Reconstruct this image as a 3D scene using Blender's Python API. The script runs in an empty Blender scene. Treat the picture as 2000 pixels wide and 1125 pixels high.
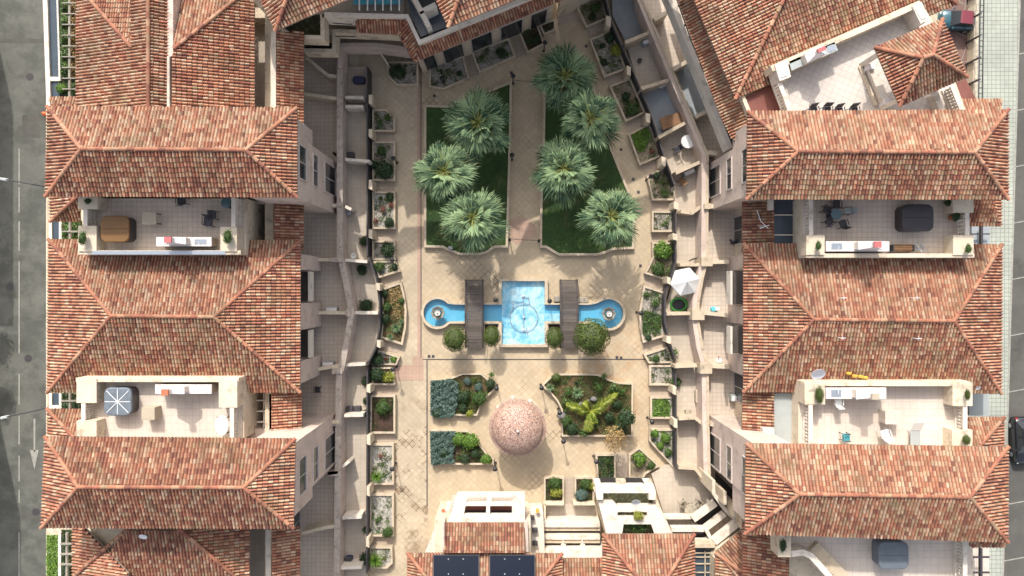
import bpy, math, random
from mathutils import Vector, Matrix
R = math.radians
rnd = random.Random(7)
sc = bpy.context.scene
# ---------------------------------------------------------------- camera, sky, sun
H = 48.0; F = 1333.33
cam = bpy.data.cameras.new('camera'); camo = bpy.data.objects.new('camera', cam)
sc.collection.objects.link(camo); camo.location = (0, 0, H); camo.rotation_euler = (0, 0, 0)
cam.lens = 24.0; cam.sensor_width = 36.0; cam.clip_end = 2000; sc.camera = camo
SUN_EL = R(41); SH = Vector((0.21, -0.98)).normalized()        # direction shadows fall
wd = bpy.data.worlds.new('World'); sc.world = wd; wd.use_nodes = True
nt = wd.node_tree; bg = nt.nodes['Background']
sky = nt.nodes.new('ShaderNodeTexSky'); sky.sky_type = 'NISHITA'; sky.sun_disc = False
sky.sun_elevation = SUN_EL; sky.sun_rotation = math.atan2(-SH.x, -SH.y); sky.air_density = .8; sky.dust_density = 4.0; sky.ozone_density = .4
hs = nt.nodes.new('ShaderNodeHueSaturation'); hs.inputs['Saturation'].default_value = .52; nt.links.new(sky.outputs[0], hs.inputs['Color']); nt.links.new(hs.outputs[0], bg.inputs[0]); bg.inputs[1].default_value = 0.15
sl = bpy.data.lights.new('sun', 'SUN'); sl.energy = 2.15; sl.angle = R(0.5); sl.color = (1.0, 0.94, 0.86)
so = bpy.data.objects.new('sun', sl); sc.collection.objects.link(so)
dirv = Vector((SH.x*math.cos(SUN_EL), SH.y*math.cos(SUN_EL), -math.sin(SUN_EL)))
so.rotation_euler = dirv.to_track_quat('-Z', 'Y').to_euler(); so.location = (0, 0, 60)
sc.view_settings.view_transform = 'Standard'; sc.view_settings.look = 'None'; sc.view_settings.gamma = 1
sc.view_settings.exposure = 1.0
sc.cycles.max_bounces = 6; sc.cycles.diffuse_bounces = 3; sc.cycles.transparent_max_bounces = 8
# ---------------------------------------------------------------- helpers
def P(x, y, z=0.0):
    k = (H - z)/F
    return Vector(((x - 1000)*k, (562.5 - y)*k, z))
def PP(pts, z): return [P(a, b, z) for a, b in pts]
def mpp(z): return (H - z)/F
SPLIT = set('wall facade divider_wall patio_wall parapet planting_bed gallery_floor patio_floor terrace_floor balcony_floor gallery_wall gutter_wall skylight awning_roof chimney_block planter_box planter_pillar pillar_cap bench flat_roof column side_wall wall_light balcony_parapet roof_slab roof_frame fascia pergola railing glazing_bar cornice pier coping roof_edge bolt post'.split())
class MB:
    def __init__(s): s.v = []; s.f = []; s.c = []
    def poly(s, pts, col=None):
        n = len(s.v); s.v += [tuple(p) for p in pts]; s.f.append(tuple(range(n, n+len(pts)))); s.c.append(col)
    def prism(s, pts, zt, zb, col=None):           # pts: plan points (world)
        p = [Vector((a[0], a[1])) for a in pts]
        ar = sum(p[i].x*p[(i+1) % len(p)].y - p[(i+1) % len(p)].x*p[i].y for i in range(len(p)))
        if ar < 0: p.reverse()
        n = len(s.v); k = len(p)
        s.v += [(q.x, q.y, zb) for q in p] + [(q.x, q.y, zt) for q in p]
        s.f.append(tuple(range(n+k, n+2*k))); s.f.append(tuple(range(n+k-1, n-1, -1)))
        for i in range(k):
            j = (i+1) % k; s.f.append((n+i, n+j, n+k+j, n+k+i))
        s.c += [col]*(k+2); return s
    def px(s, pts, zt, zb, col=None): return s.prism(PP(pts, zt), zt, zb, col)
    def rpx(s, x0, y0, x1, y1, zt, zb, col=None): return s.px([(x0, y0), (x1, y0), (x1, y1), (x0, y1)], zt, zb, col)
    def box(s, x0, x1, y0, y1, z0, z1, col=None): return s.prism([(x0, y0), (x1, y0), (x1, y1), (x0, y1)], z1, z0, col)
    def obox(s, c, sx, sy, sz, rot=0, col=None):   # c: base centre
        ca, sa = math.cos(rot), math.sin(rot)
        q = [(c[0]+a*ca-b*sa, c[1]+a*sa+b*ca) for a, b in ((-sx/2, -sy/2), (sx/2, -sy/2), (sx/2, sy/2), (-sx/2, sy/2))]
        return s.prism(q, c[2]+sz, c[2], col)
    def rbox(s, c, sx, sy, sz, r, rot=0, bev=.04, col=None):   # rounded corners, bevelled top
        def ring(dx, z):
            o = []
            a, b, rr = sx/2-dx, sy/2-dx, max(.01, r-dx)
            for qx, qy, t0 in ((1, 1, 0), (-1, 1, 90), (-1, -1, 180), (1, -1, 270)):
                for i in range(5):
                    t = R(t0+i*22.5); X = qx*(a-rr)+rr*math.cos(t); Y = qy*(b-rr)+rr*math.sin(t)
                    o.append((c[0]+X*math.cos(rot)-Y*math.sin(rot), c[1]+X*math.sin(rot)+Y*math.cos(rot), c[2]+z))
            return o
        s.loft([ring(0, 0), ring(0, sz-bev), ring(bev*.4, sz-bev*.3), ring(bev*1.3, sz)], True, True, col); return s
    def loft(s, rings, cap0=True, cap1=True, col=None, closed=True):
        n = len(s.v); k = len(rings[0])
        for r in rings: s.v += [tuple(p) for p in r]
        for i in range(len(rings)-1):
            for j in range(k if closed else k-1):
                a = n+i*k+j; b = n+i*k+(j+1) % k
                s.f.append((a, b, b+k, a+k)); s.c.append(col)
        if cap0: s.f.append(tuple(range(n+k-1, n-1, -1))); s.c.append(col)
        if cap1: s.f.append(tuple(range(n+(len(rings)-1)*k, n+len(rings)*k))); s.c.append(col)
        return s
    def lathe(s, c, prof, n=24, col=None, cap=True):           # prof: (r, z)
        s.loft([[(c[0]+r*math.cos(2*math.pi*i/n), c[1]+r*math.sin(2*math.pi*i/n), c[2]+z) for i in range(n)] for r, z in prof], cap, cap, col); return s
    def bar(s, a, b, w, h=None, col=None):
        a = Vector(a); b = Vector(b); h = h or w; d = (b-a).normalized()
        up = Vector((0, 0, 1)) if abs(d.z) < .95 else Vector((1, 0, 0))
        sd = d.cross(up).normalized(); u2 = sd.cross(d)
        R4 = lambda p: [p-sd*w/2-u2*h/2, p+sd*w/2-u2*h/2, p+sd*w/2+u2*h/2, p-sd*w/2+u2*h/2]
        s.loft([R4(a), R4(b)], True, True, col); return s
    def tube(s, pts, r, n=6, col=None):
        rings = []
        pts = [Vector(p) for p in pts]
        for i, p in enumerate(pts):
            d = (pts[min(i+1, len(pts)-1)] - pts[max(i-1, 0)]).normalized()
            up = Vector((0, 0, 1)) if abs(d.z) < .9 else Vector((1, 0, 0))
            a = d.cross(up).normalized(); b = a.cross(d)
            rr = r[i] if isinstance(r, (list, tuple)) else r
            rings.append([p+a*rr*math.cos(2*math.pi*k/n)+b*rr*math.sin(2*math.pi*k/n) for k in range(n)])
        s.loft(rings, True, True, col); return s
    def ribbon(s, pts, w, zt, zb, col=None, world=False, closed=False):   # wall along a polyline, px at zt
        p = [Vector(q[:2]) for q in (pts if world else PP(pts, zt))]
        n = len(p); L = []; Rr = []
        for i in range(n):
            if closed: d0 = (p[i]-p[i-1]).normalized(); d1 = (p[(i+1) % n]-p[i]).normalized()
            else:
                d0 = (p[i]-p[i-1]).normalized() if i else (p[1]-p[0]).normalized()
                d1 = (p[i+1]-p[i]).normalized() if i < n-1 else d0
            n0 = Vector((-d0.y, d0.x)); n1 = Vector((-d1.y, d1.x)); m = (n0+n1)
            m = m.normalized() if m.length > 1e-4 else n0
            k = w/2/max(.35, m.dot(n0)); L.append(p[i]+m*k); Rr.append(p[i]-m*k)
        for i in range(n if closed else n-1):
            j = (i+1) % n
            s.prism([L[i], Rr[i], Rr[j], L[j]], zt, zb, col)
        return s
    def build(s, name, mat, parent=None, smooth=False):
        if parent is not None and name in SPLIT:
            gs = s.groups()
            if len(gs) > 1:
                o = None
                for q in gs: o = q._build(name, mat, parent, smooth)
                return o
        return s._build(name, mat, parent, smooth)
    def groups(s):                       # pieces that touch stay together, separate ones become parts of their own
        par = list(range(len(s.v)))
        def find(a):
            while par[a] != a: par[a] = par[par[a]]; a = par[a]
            return a
        for f in s.f:
            r0 = find(f[0])
            for i in f[1:]: par[find(i)] = r0
        isl = {}
        for k, f in enumerate(s.f): isl.setdefault(find(f[0]), []).append(k)
        bx = []
        for fs in isl.values():
            vs = [s.v[i] for k in fs for i in s.f[k]]
            bx.append([[min(v[a] for v in vs) for a in range(3)], [max(v[a] for v in vs) for a in range(3)], list(fs)])
        ch = True
        while ch:
            ch = False
            for i in range(len(bx)):
                for j in range(i+1, len(bx)):
                    a, b = bx[i], bx[j]
                    if all(a[0][k] <= b[1][k]+.03 and b[0][k] <= a[1][k]+.03 for k in range(3)):
                        a[0] = [min(a[0][k], b[0][k]) for k in range(3)]; a[1] = [max(a[1][k], b[1][k]) for k in range(3)]; a[2] += b[2]; del bx[j]; ch = True; break
                if ch: break
        out = []
        for _, _, fs in bx:
            q = MB(); mp = {}
            for k in sorted(fs):
                f = []
                for i in s.f[k]:
                    if i not in mp: mp[i] = len(q.v); q.v.append(s.v[i])
                    f.append(mp[i])
                q.f.append(tuple(f)); q.c.append(s.c[k])
            out.append(q)
        return out
    def _build(s, name, mat, parent=None, smooth=False):
        me = bpy.data.meshes.new(name)
        off = wloc(parent) if parent else Vector((0, 0, 0))
        me.from_pydata([(a-off.x, b-off.y, c-off.z) for a, b, c in s.v], [], s.f)
        if any(c is not None for c in s.c):
            at = me.attributes.new('col', 'FLOAT_COLOR', 'FACE'); buf = []
            for c in s.c: buf += [*(c or (.5, .5, .5)), 1.0]
            at.data.foreach_set('color', buf)
        if smooth: me.polygons.foreach_set('use_smooth', [True]*len(me.polygons))
        me.update()
        if mat: me.materials.append(MAT[mat] if isinstance(mat, str) else mat)
        o = bpy.data.objects.new(name, me); sc.collection.objects.link(o)
        if parent: o.parent = parent
        return o
def wloc(o):
    v = Vector(o.location)
    while o.parent: o = o.parent; v += Vector(o.location)
    return v
def tag(o, label=None, cat=None, group=None, kind=None):
    for k, v in (('label', label), ('category', cat), ('group', group), ('kind', kind)):
        if v: o[k] = v
    return o
def thing(name, label, cat, loc, group=None, rz=0):
    o = bpy.data.objects.new(name, None); sc.collection.objects.link(o); o.empty_display_size = .3
    o.location = loc; return tag(o, label, cat, group)
def recenter(o):                       # give a one-mesh thing an origin at its base
    me = o.data; n = len(me.vertices)
    if not n: return o
    xs = [v.co for v in me.vertices]; c = Vector((sum(v.x for v in xs)/n, sum(v.y for v in xs)/n, min(v.z for v in xs)))
    me.transform(Matrix.Translation(-c)); o.location = c; return o
def solo(mb, name, mat, label, cat, group=None, smooth=False):
    return tag(recenter(mb.build(name, mat, smooth=smooth)), label, cat, group)
# ---------------------------------------------------------------- materials
MAT = {}
def _new(name):
    m = bpy.data.materials.new(name); m.use_nodes = True; n = m.node_tree.nodes; l = m.node_tree.links
    MAT[name] = m; return m, n, l, n['Principled BSDF']
def _math(n, l, op, a, b=None, clamp=False):
    x = n.new('ShaderNodeMath'); x.operation = op; x.use_clamp = clamp
    for i, v in enumerate((a, b)):
        if v is None: continue
        if isinstance(v, (int, float)): x.inputs[i].default_value = v
        else: l.new(v, x.inputs[i])
    return x.outputs[0]
def _mix(n, l, f, a, b, mode='MIX'):
    x = n.new('ShaderNodeMix'); x.data_type = 'RGBA'; x.blend_type = mode
    for i, v in ((0, f), (6, a), (7, b)):
        if isinstance(v, (int, float)): x.inputs[i].default_value = v
        elif isinstance(v, tuple): x.inputs[i].default_value = (*v, 1)
        else: l.new(v, x.inputs[i])
    return x.outputs[2]
def _noise(n, l, scale, detail=4, rough=.6, vec=None):
    x = n.new('ShaderNodeTexNoise'); x.inputs['Scale'].default_value = scale; x.inputs['Detail'].default_value = detail
    x.inputs['Roughness'].default_value = rough
    if vec is None: vec = _pos(n, l)
    l.new(vec, x.inputs['Vector']); return x.outputs['Fac']
def _pos(n, l):
    g = n.new('ShaderNodeNewGeometry'); return g.outputs['Position']
def _ramp(n, l, f, a, b):
    x = n.new('ShaderNodeMapRange'); x.inputs[1].default_value = a; x.inputs[2].default_value = b; l.new(f, x.inputs[0]); return x.outputs[0]
def _bump(n, l, b, h, strength, dist=.02):
    x = n.new('ShaderNodeBump'); x.inputs['Strength'].default_value = strength; x.inputs['Distance'].default_value = dist
    l.new(h, x.inputs['Height']); l.new(x.outputs[0], b.inputs['Normal'])
def mat(name, col, rough=.8, var=.25, scale=1.5, col2=None, fine=.15, bump=.2, metal=0, attr=False, stain=None):
    m, n, l, b = _new(name)
    b.inputs['Roughness'].default_value = rough; b.inputs['Metallic'].default_value = metal
    col2 = col2 or tuple(c*(1-var) for c in col)
    f = _ramp(n, l, _noise(n, l, scale, 5, .65), .35, .68)
    if attr:
        a = n.new('ShaderNodeAttribute'); a.attribute_name = 'col'
        c = _mix(n, l, _math(n, l, 'MULTIPLY', f, var), a.outputs['Color'], (.03, .02, .015))
    else: c = _mix(n, l, f, col, col2)
    if fine:
        g = _ramp(n, l, _noise(n, l, 22, 3, .7), .3, .7)
        c = _mix(n, l, _math(n, l, 'MULTIPLY', g, fine), c, (.02, .018, .015))
    if stain:
        s = _ramp(n, l, _noise(n, l, stain[1], 6, .7), stain[2], stain[2]+.12)
        c = _mix(n, l, _math(n, l, 'MULTIPLY', s, stain[3]), c, stain[0])
    l.new(c, b.inputs['Base Color'])
    if bump: _bump(n, l, b, _noise(n, l, 40, 3), bump)
    return m
def plain(name, col, rough=.5, metal=0, coat=0):
    m, n, l, b = _new(name)
    b.inputs['Base Color'].default_value = (*col, 1); b.inputs['Roughness'].default_value = rough; b.inputs['Metallic'].default_value = metal
    b.inputs['Coat Weight'].default_value = coat
    f = _noise(n, l, 9, 3); c = _mix(n, l, _math(n, l, 'MULTIPLY', f, .35), col, tuple(x*.55 for x in col)); l.new(c, b.inputs['Base Color'])
    return m
def leafm(name, a, b_, rough=.55):
    m, n, l, b = _new(name); at = n.new('ShaderNodeAttribute'); at.attribute_name = 'col'
    sep = n.new('ShaderNodeSeparateColor'); l.new(at.outputs['Color'], sep.inputs[0])
    c = _mix(n, l, sep.outputs[0], a, b_); c2 = _mix(n, l, _math(n, l, 'MULTIPLY', sep.outputs[1], .6), c, (.12, .09, .03))
    l.new(c2, b.inputs['Base Color']); b.inputs['Roughness'].default_value = rough
    tr = n.new('ShaderNodeBsdfTranslucent'); l.new(c2, tr.inputs[0]); mx = n.new('ShaderNodeMixShader'); mx.inputs[0].default_value = .25
    l.new(b.outputs[0], mx.inputs[1]); l.new(tr.outputs[0], mx.inputs[2]); l.new(mx.outputs[0], n['Material Output'].inputs[0])
def tiled(name, col, size, joint, jw=.02, rot=0, var=.2, vis=1.0, patch=None, stain=None, rough=.75, sx=1.0):
    m, n, l, b = _new(name); b.inputs['Roughness'].default_value = rough
    mp = n.new('ShaderNodeMapping'); l.new(_pos(n, l), mp.inputs[0]); mp.inputs['Rotation'].default_value = (0, 0, R(rot))
    br = n.new('ShaderNodeTexBrick'); l.new(mp.outputs[0], br.inputs['Vector']); br.offset = 0; br.squash = 1
    br.inputs['Scale'].default_value = 1; br.inputs['Brick Width'].default_value = size*sx; br.inputs['Row Height'].default_value = size
    br.inputs['Mortar Size'].default_value = jw; br.inputs['Mortar Smooth'].default_value = .3; br.inputs['Bias'].default_value = 0
    br.inputs['Color1'].default_value = (*[c*(1+var*.5) for c in col], 1); br.inputs['Color2'].default_value = (*[c*(1-var*.5) for c in col], 1)
    br.inputs['Mortar'].default_value = (*col, 1)
    big = _ramp(n, l, _noise(n, l, .35, 6, .65), .38, .66)
    c = _mix(n, l, _math(n, l, 'MULTIPLY', big, .55), br.outputs['Color'], tuple(x*.62 for x in col))
    fine = _ramp(n, l, _noise(n, l, 6, 5, .7), .35, .7); c = _mix(n, l, _math(n, l, 'MULTIPLY', fine, .22), c, tuple(x*.5 for x in col))
    jf = br.outputs['Fac']
    if patch:       # joints dark only where moss has grown
        pf = _ramp(n, l, _noise(n, l, patch[0], 4, .6), patch[1], patch[1]+.1); pf = _math(n, l, 'MULTIPLY', pf, patch[2])
        for (ctr, rad) in patch[3:]:
            g = n.new('ShaderNodeVectorMath'); g.operation = 'DISTANCE'; l.new(_pos(n, l), g.inputs[0]); g.inputs[1].default_value = (*ctr, 0)
            q = _math(n, l, 'MULTIPLY', _ramp(n, l, g.outputs['Value'], rad, rad*.4), _ramp(n, l, _noise(n, l, .8, 5, .7), .50, .56)); pf = _math(n, l, 'ADD', pf, q)
        v2 = _math(n, l, 'ADD', pf, vis, True)
        jf = _math(n, l, 'MULTIPLY', jf, v2)
    else: jf = _math(n, l, 'MULTIPLY', jf, vis)
    c = _mix(n, l, jf, c, joint)
    if stain:
        s = _ramp(n, l, _noise(n, l, stain[1], 7, .7), stain[2], stain[2]+.15)
        if len(stain) > 4:
            g = n.new('ShaderNodeVectorMath'); g.operation = 'DISTANCE'; l.new(_pos(n, l), g.inputs[0]); g.inputs[1].default_value = (*stain[4], 0)
            d = _ramp(n, l, g.outputs['Value'], stain[5], stain[5]*.3); s = _math(n, l, 'MULTIPLY', s, d)
        c = _mix(n, l, _math(n, l, 'MULTIPLY', s, stain[3]), c, stain[0])
    l.new(c, b.inputs['Base Color'])
    _bump(n, l, b, _noise(n, l, 30, 3), .25)
    return m
mat('tile', (.5, .3, .2), .85, var=.3, scale=1.1, fine=.2, attr=True, bump=.3, stain=((.17, .13, .065), .55, .53, .35))
mat('plaster_pink', (.61, .49, .415), .9, .18, .8, fine=.1, stain=((.26, .20, .165), 1.3, .53, .5))
mat('plaster_cream', (.66, .56, .42), .9, .16, .8, fine=.1, stain=((.24, .19, .14), 1.5, .53, .6))
mat('plaster_white', (.68, .61, .52), .9, .12, .8, fine=.08, stain=((.30, .25, .19), 1.6, .54, .6))
mat('kerb', (.58, .48, .35), .9, .22, 1.5, fine=.2, stain=((.12, .10, .07), 3, .58, .7))
mat('coping', (.52, .44, .37), .9, .25, 2, fine=.25, stain=((.16, .13, .11), 3.2, .52, .7))
mat('gap_shade', (.035, .032, .03), .8, .3, 1)  # near-black floor colour that paints in the shade of gaps and recesses
mat('stone', (.45, .40, .31), .9, .3, 2, fine=.3, stain=((.12, .10, .08), 4, .5, .5))
mat('asphalt', (.155, .16, .14), .9, .35, .5, fine=.3, bump=.5, stain=((.05, .055, .048), .45, .46, .55))
mat('asphalt_light', (.115, .112, .10), .9, .3, .35, fine=.3, bump=.5, stain=((.05, .045, .04), .3, .52, .6))
mat('concrete', (.34, .31, .26), .9, .3, .7, fine=.2, stain=((.14, .12, .1), 1.2, .55, .6))
mat('sheet_grey', (.36, .39, .38), .6, .15, .8, fine=.1)
mat('slate_glass', (.055, .075, .095), .25, .2, 1, fine=0, bump=0)
mat('blue_glass', (.06, .32, .42), .3, .35, 1.5, fine=.1, bump=0)
mat('red_sheet', (.22, .075, .055), .7, .3, 1)
mat('grass', (.045, .105, .018), .9, .6, .8, col2=(.022, .06, .012), fine=.5, bump=.8, stain=((.10, .095, .035), .9, .53, .6))
mat('hedge_ground', (.03, .05, .012), .9, .6, 2)
mat('balcony_shade', (.10, .085, .075), .8, .3, 1)  # dark floor colour carrying the shade inside the loggia balconies
mat('soil', (.10, .055, .035), 1, .6, 2.5, fine=.5, bump=1, stain=((.03, .02, .015), 3, .5, .6))
mat('soil_orange', (.19, .105, .05), 1, .6, 1.6, col2=(.075, .06, .022), fine=.4, bump=1, stain=((.05, .055, .02), 2.2, .45, .7))
mat('soil_green', (.07, .075, .03), 1, .6, 3, fine=.5, bump=1, stain=((.16, .14, .09), 4, .52, .7))
mat('white_paint', (.36, .355, .31), .8, .3, 3, fine=.2, stain=((.1, .1, .09), 5, .55, .6))
mat('wood_deck', (.11, .085, .075), .85, .4, 3, fine=.3, bump=.3)
mat('wood_warm', (.28, .15, .07), .7, .4, 3, fine=.2)
mat('marble', (.72, .66, .62), .6, .2, 3, fine=.1)
mat('cover_brown', (.20, .095, .025), .55, .25, 1.5, fine=.15)
mat('cover_grey', (.16, .19, .22), .4, .3, 2, fine=.1, bump=.4)
mat('cover_dark', (.045, .038, .042), .35, .3, 2, fine=.1)
mat('cover_slate', (.13, .155, .18), .6, .2, 2, fine=.1)
mat('box_beige', (.46, .39, .29), .85, .15, 2)
mat('boulder', (.22, .21, .20), .9, .4, 4, fine=.3, bump=.8)
mat('bark', (.12, .09, .06), .9, .5, 5, bump=1)
mat('tile_wood', (.2, .17, .15), .85, var=.3, scale=3, fine=.3, attr=True, bump=.3)
plain('black_metal', (.02, .02, .022), .5); plain('white_metal', (.75, .75, .74), .4); plain('chair_dark', (.045, .045, .055), .6)
plain('frame_white', (.5, .43, .39), .6); plain('glass_dark', (.03, .035, .04), .15); plain('hood_white', (.78, .74, .72), .5)
plain('hood_red', (.42, .12, .12), .6); plain('steel', (.45, .5, .55), .3, .6); plain('solar', (.004, .008, .020), .35); MAT['solar'].node_tree.nodes['Principled BSDF'].inputs['Specular IOR Level'].default_value = .06
plain('car_teal', (.02, .09, .12), .25, .2, .8); plain('car_red', (.20, .03, .045), .3, .1, .8); plain('car_black', (.015, .016, .02), .2, .2, .8)
plain('rubber', (.02, .02, .02), .9); plain('orange', (.75, .14, .04), .6); plain('teal', (.05, .28, .33), .6); plain('cyan', (.10, .50, .62), .5)
plain('navy', (.02, .025, .09), .5); plain('lime', (.06, .30, .05), .6); plain('canvas_white', (.70, .70, .68), .8); plain('terracotta', (.42, .14, .07), .8)
plain('tail_red', (.35, .01, .01), .3); plain('lamp_glass', (.7, .7, .65), .2); plain('yellow_cloth', (.55, .33, .05), .7); plain('table_glass', (.07, .12, .13), .15)
plain('white_plastic', (.78, .78, .75), .5); plain('railing', (.05, .045, .05), .6)
tiled('paving', (.50, .40, .27), .34, (.13, .095, .055), .022, 45, .14, .16, (.28, .56, .6, ((-1.6, .9), 1.8), ((3.0, -9.6), 1.5), ((-3.2, -.2), 1.2)), stain=((.38, .21, .08), .9, .46, .5, (6.5, -6.5), 6))
tiled('paving_promenade', (.50, .41, .29), .33, (.12, .09, .06), .022, 45, .16, .14, (.22, .56, .6, ((-6.6, -14.6), 4.6), ((-6.8, -10.5), 2.2)), stain=((.17, .10, .05), .8, .52, .8, (-6.6, -14), 9))
tiled('paving_pink', (.46, .31, .23), .5, (.2, .14, .1), .015, 0, .1, .5)
tiled('paving_entry', (.43, .35, .27), .30, (.17, .13, .11), .012, 0, .1, .3)
tiled('floor_terrace', (.60, .51, .42), .30, (.24, .19, .16), .014, 0, .08, .6)
tiled('floor_light', (.62, .54, .46), .42, (.38, .32, .26), .016, 0, .06, .6)
tiled('floor_light_ne', (.62, .56, .50), .36, (.38, .33, .30), .018, 23.5, .06, .8)
tiled('floor_patio', (.50, .43, .345), .33, (.26, .22, .19), .014, 0, .1, .4)
tiled('floor_blue', (.33, .36, .38), .33, (.24, .26, .28), .014, 23, .1, .3)
tiled('pavement', (.38, .40, .34), .36, (.10, .12, .10), .018, 0, .14, .95)
tiled('drive', (.20, .12, .10), .25, (.12, .08, .07), .01, 20, .2, .6)
def mosaic():
    m, n, l, b = _new('mosaic'); v = n.new('ShaderNodeTexVoronoi'); v.inputs['Scale'].default_value = 15; l.new(_pos(n, l), v.inputs['Vector'])
    sep = n.new('ShaderNodeSeparateColor'); l.new(v.outputs['Color'], sep.inputs[0])
    c = _mix(n, l, _ramp(n, l, sep.outputs[0], .45, .6), (.49, .365, .275), (.35, .21, .15)); c = _mix(n, l, _ramp(n, l, sep.outputs[1], .82, .84), c, (.16, .09, .08))
    e = n.new('ShaderNodeTexVoronoi'); e.feature = 'DISTANCE_TO_EDGE'; e.inputs['Scale'].default_value = 15; l.new(_pos(n, l), e.inputs['Vector'])
    c = _mix(n, l, _ramp(n, l, e.outputs['Distance'], .09, .02), c, (.24, .14, .12)); g = n.new('ShaderNodeNewGeometry'); dv = n.new('ShaderNodeVectorMath'); dv.operation = 'SUBTRACT'; l.new(g.outputs['Position'], dv.inputs[0]); dv.inputs[1].default_value = (*P(1011, 836, 2.7)[:2], 0)
    ml = n.new('ShaderNodeVectorMath'); ml.operation = 'MULTIPLY'; l.new(dv.outputs[0], ml.inputs[0]); ml.inputs[1].default_value = (1, 1, 0); ln = n.new('ShaderNodeVectorMath'); ln.operation = 'LENGTH'; l.new(ml.outputs[0], ln.inputs[0])
    fr = _math(n, l, 'FRACT', _math(n, l, 'MULTIPLY', ln.outputs['Value'], 6.5)); c = _mix(n, l, _math(n, l, 'MULTIPLY', _ramp(n, l, fr, .22, .06), .55), c, (.22, .13, .11))
    l.new(c, b.inputs['Base Color']); b.inputs['Roughness'].default_value = .6
mosaic()
def gravel(name, a, b2, sc_=22):
    m, n, l, b = _new(name); v = n.new('ShaderNodeTexVoronoi'); v.inputs['Scale'].default_value = sc_; l.new(_pos(n, l), v.inputs['Vector'])
    sep = n.new('ShaderNodeSeparateColor'); l.new(v.outputs['Color'], sep.inputs[0]); c = _mix(n, l, sep.outputs[0], a, b2)
    c = _mix(n, l, _ramp(n, l, _noise(n, l, 2.0, 6, .7), .55, .7), c, tuple(x*.35 for x in b2)); l.new(c, b.inputs['Base Color']); _bump(n, l, b, v.outputs['Distance'], .8, .03)
    b.inputs['Roughness'].default_value = .9
gravel('gravel', (.44, .40, .34), (.22, .19, .155)); gravel('gravel_white', (.48, .45, .39), (.26, .24, .20), 16); gravel('gravel_brown', (.36, .29, .2), (.15, .12, .08))
def pool_mat():
    m, n, l, b = _new('pool_paint')
    f = _ramp(n, l, _noise(n, l, .9, 7, .72), .42, .6); g = _ramp(n, l, _noise(n, l, 4.5, 8, .8), .40, .62)
    at = n.new('ShaderNodeAttribute'); at.attribute_name = 'col'; sep = n.new('ShaderNodeSeparateColor'); l.new(at.outputs['Color'], sep.inputs[0])
    w = _math(n, l, 'MULTIPLY', _math(n, l, 'ADD', _math(n, l, 'MULTIPLY', f, .7), _math(n, l, 'MULTIPLY', g, .45)), sep.outputs[0], True)
    c = _mix(n, l, w, (.08, .37, .56), (.60, .74, .76)); c = _mix(n, l, _ramp(n, l, _noise(n, l, 12, 4, .8), .62, .68), c, (.05, .16, .22)); l.new(c, b.inputs['Base Color']); b.inputs['Roughness'].default_value = .6
pool_mat()
def water_mat():
    m, n, l, b = _new('shallow_water'); b.inputs['Base Color'].default_value = (.75, .93, .97, 1); b.inputs['Roughness'].default_value = .03
    b.inputs['Transmission Weight'].default_value = 1; b.inputs['IOR'].default_value = 1.33
    _bump(n, l, b, _noise(n, l, 5, 3), .08)
    tr = n.new('ShaderNodeBsdfTransparent'); tr.inputs[0].default_value = (.90, .98, 1, 1); gl = n.new('ShaderNodeBsdfGlossy'); gl.inputs['Roughness'].default_value = .05
    mx = n.new('ShaderNodeMixShader'); mx.inputs[0].default_value = .05; l.new(tr.outputs[0], mx.inputs[1]); l.new(gl.outputs[0], mx.inputs[2]); l.new(mx.outputs[0], n['Material Output'].inputs[0])
water_mat()
leafm('palm_leaf', (.010, .048, .020), (.29, .40, .20), .8); leafm('palm_stalk', (.12, .18, .03), (.42, .46, .16), .7); leafm('leaf_ball', (.022, .045, .008), (.12, .165, .025)); leafm('leaf_green', (.02, .055, .012), (.10, .19, .03)); leafm('leaf_dark', (.012, .035, .012), (.04, .09, .025))
leafm('leaf_bright', (.05, .13, .015), (.20, .33, .04)); leafm('leaf_blue', (.04, .085, .07), (.15, .23, .19)); leafm('leaf_yellow', (.12, .17, .02), (.42, .42, .06))
leafm('leaf_dry', (.20, .13, .05), (.52, .36, .15)); leafm('leaf_red', (.12, .03, .02), (.3, .10, .05)); leafm('agave', (.06, .13, .07), (.25, .36, .16)); leafm('frond_yellow', (.05, .13, .015), (.42, .44, .06))
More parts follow.
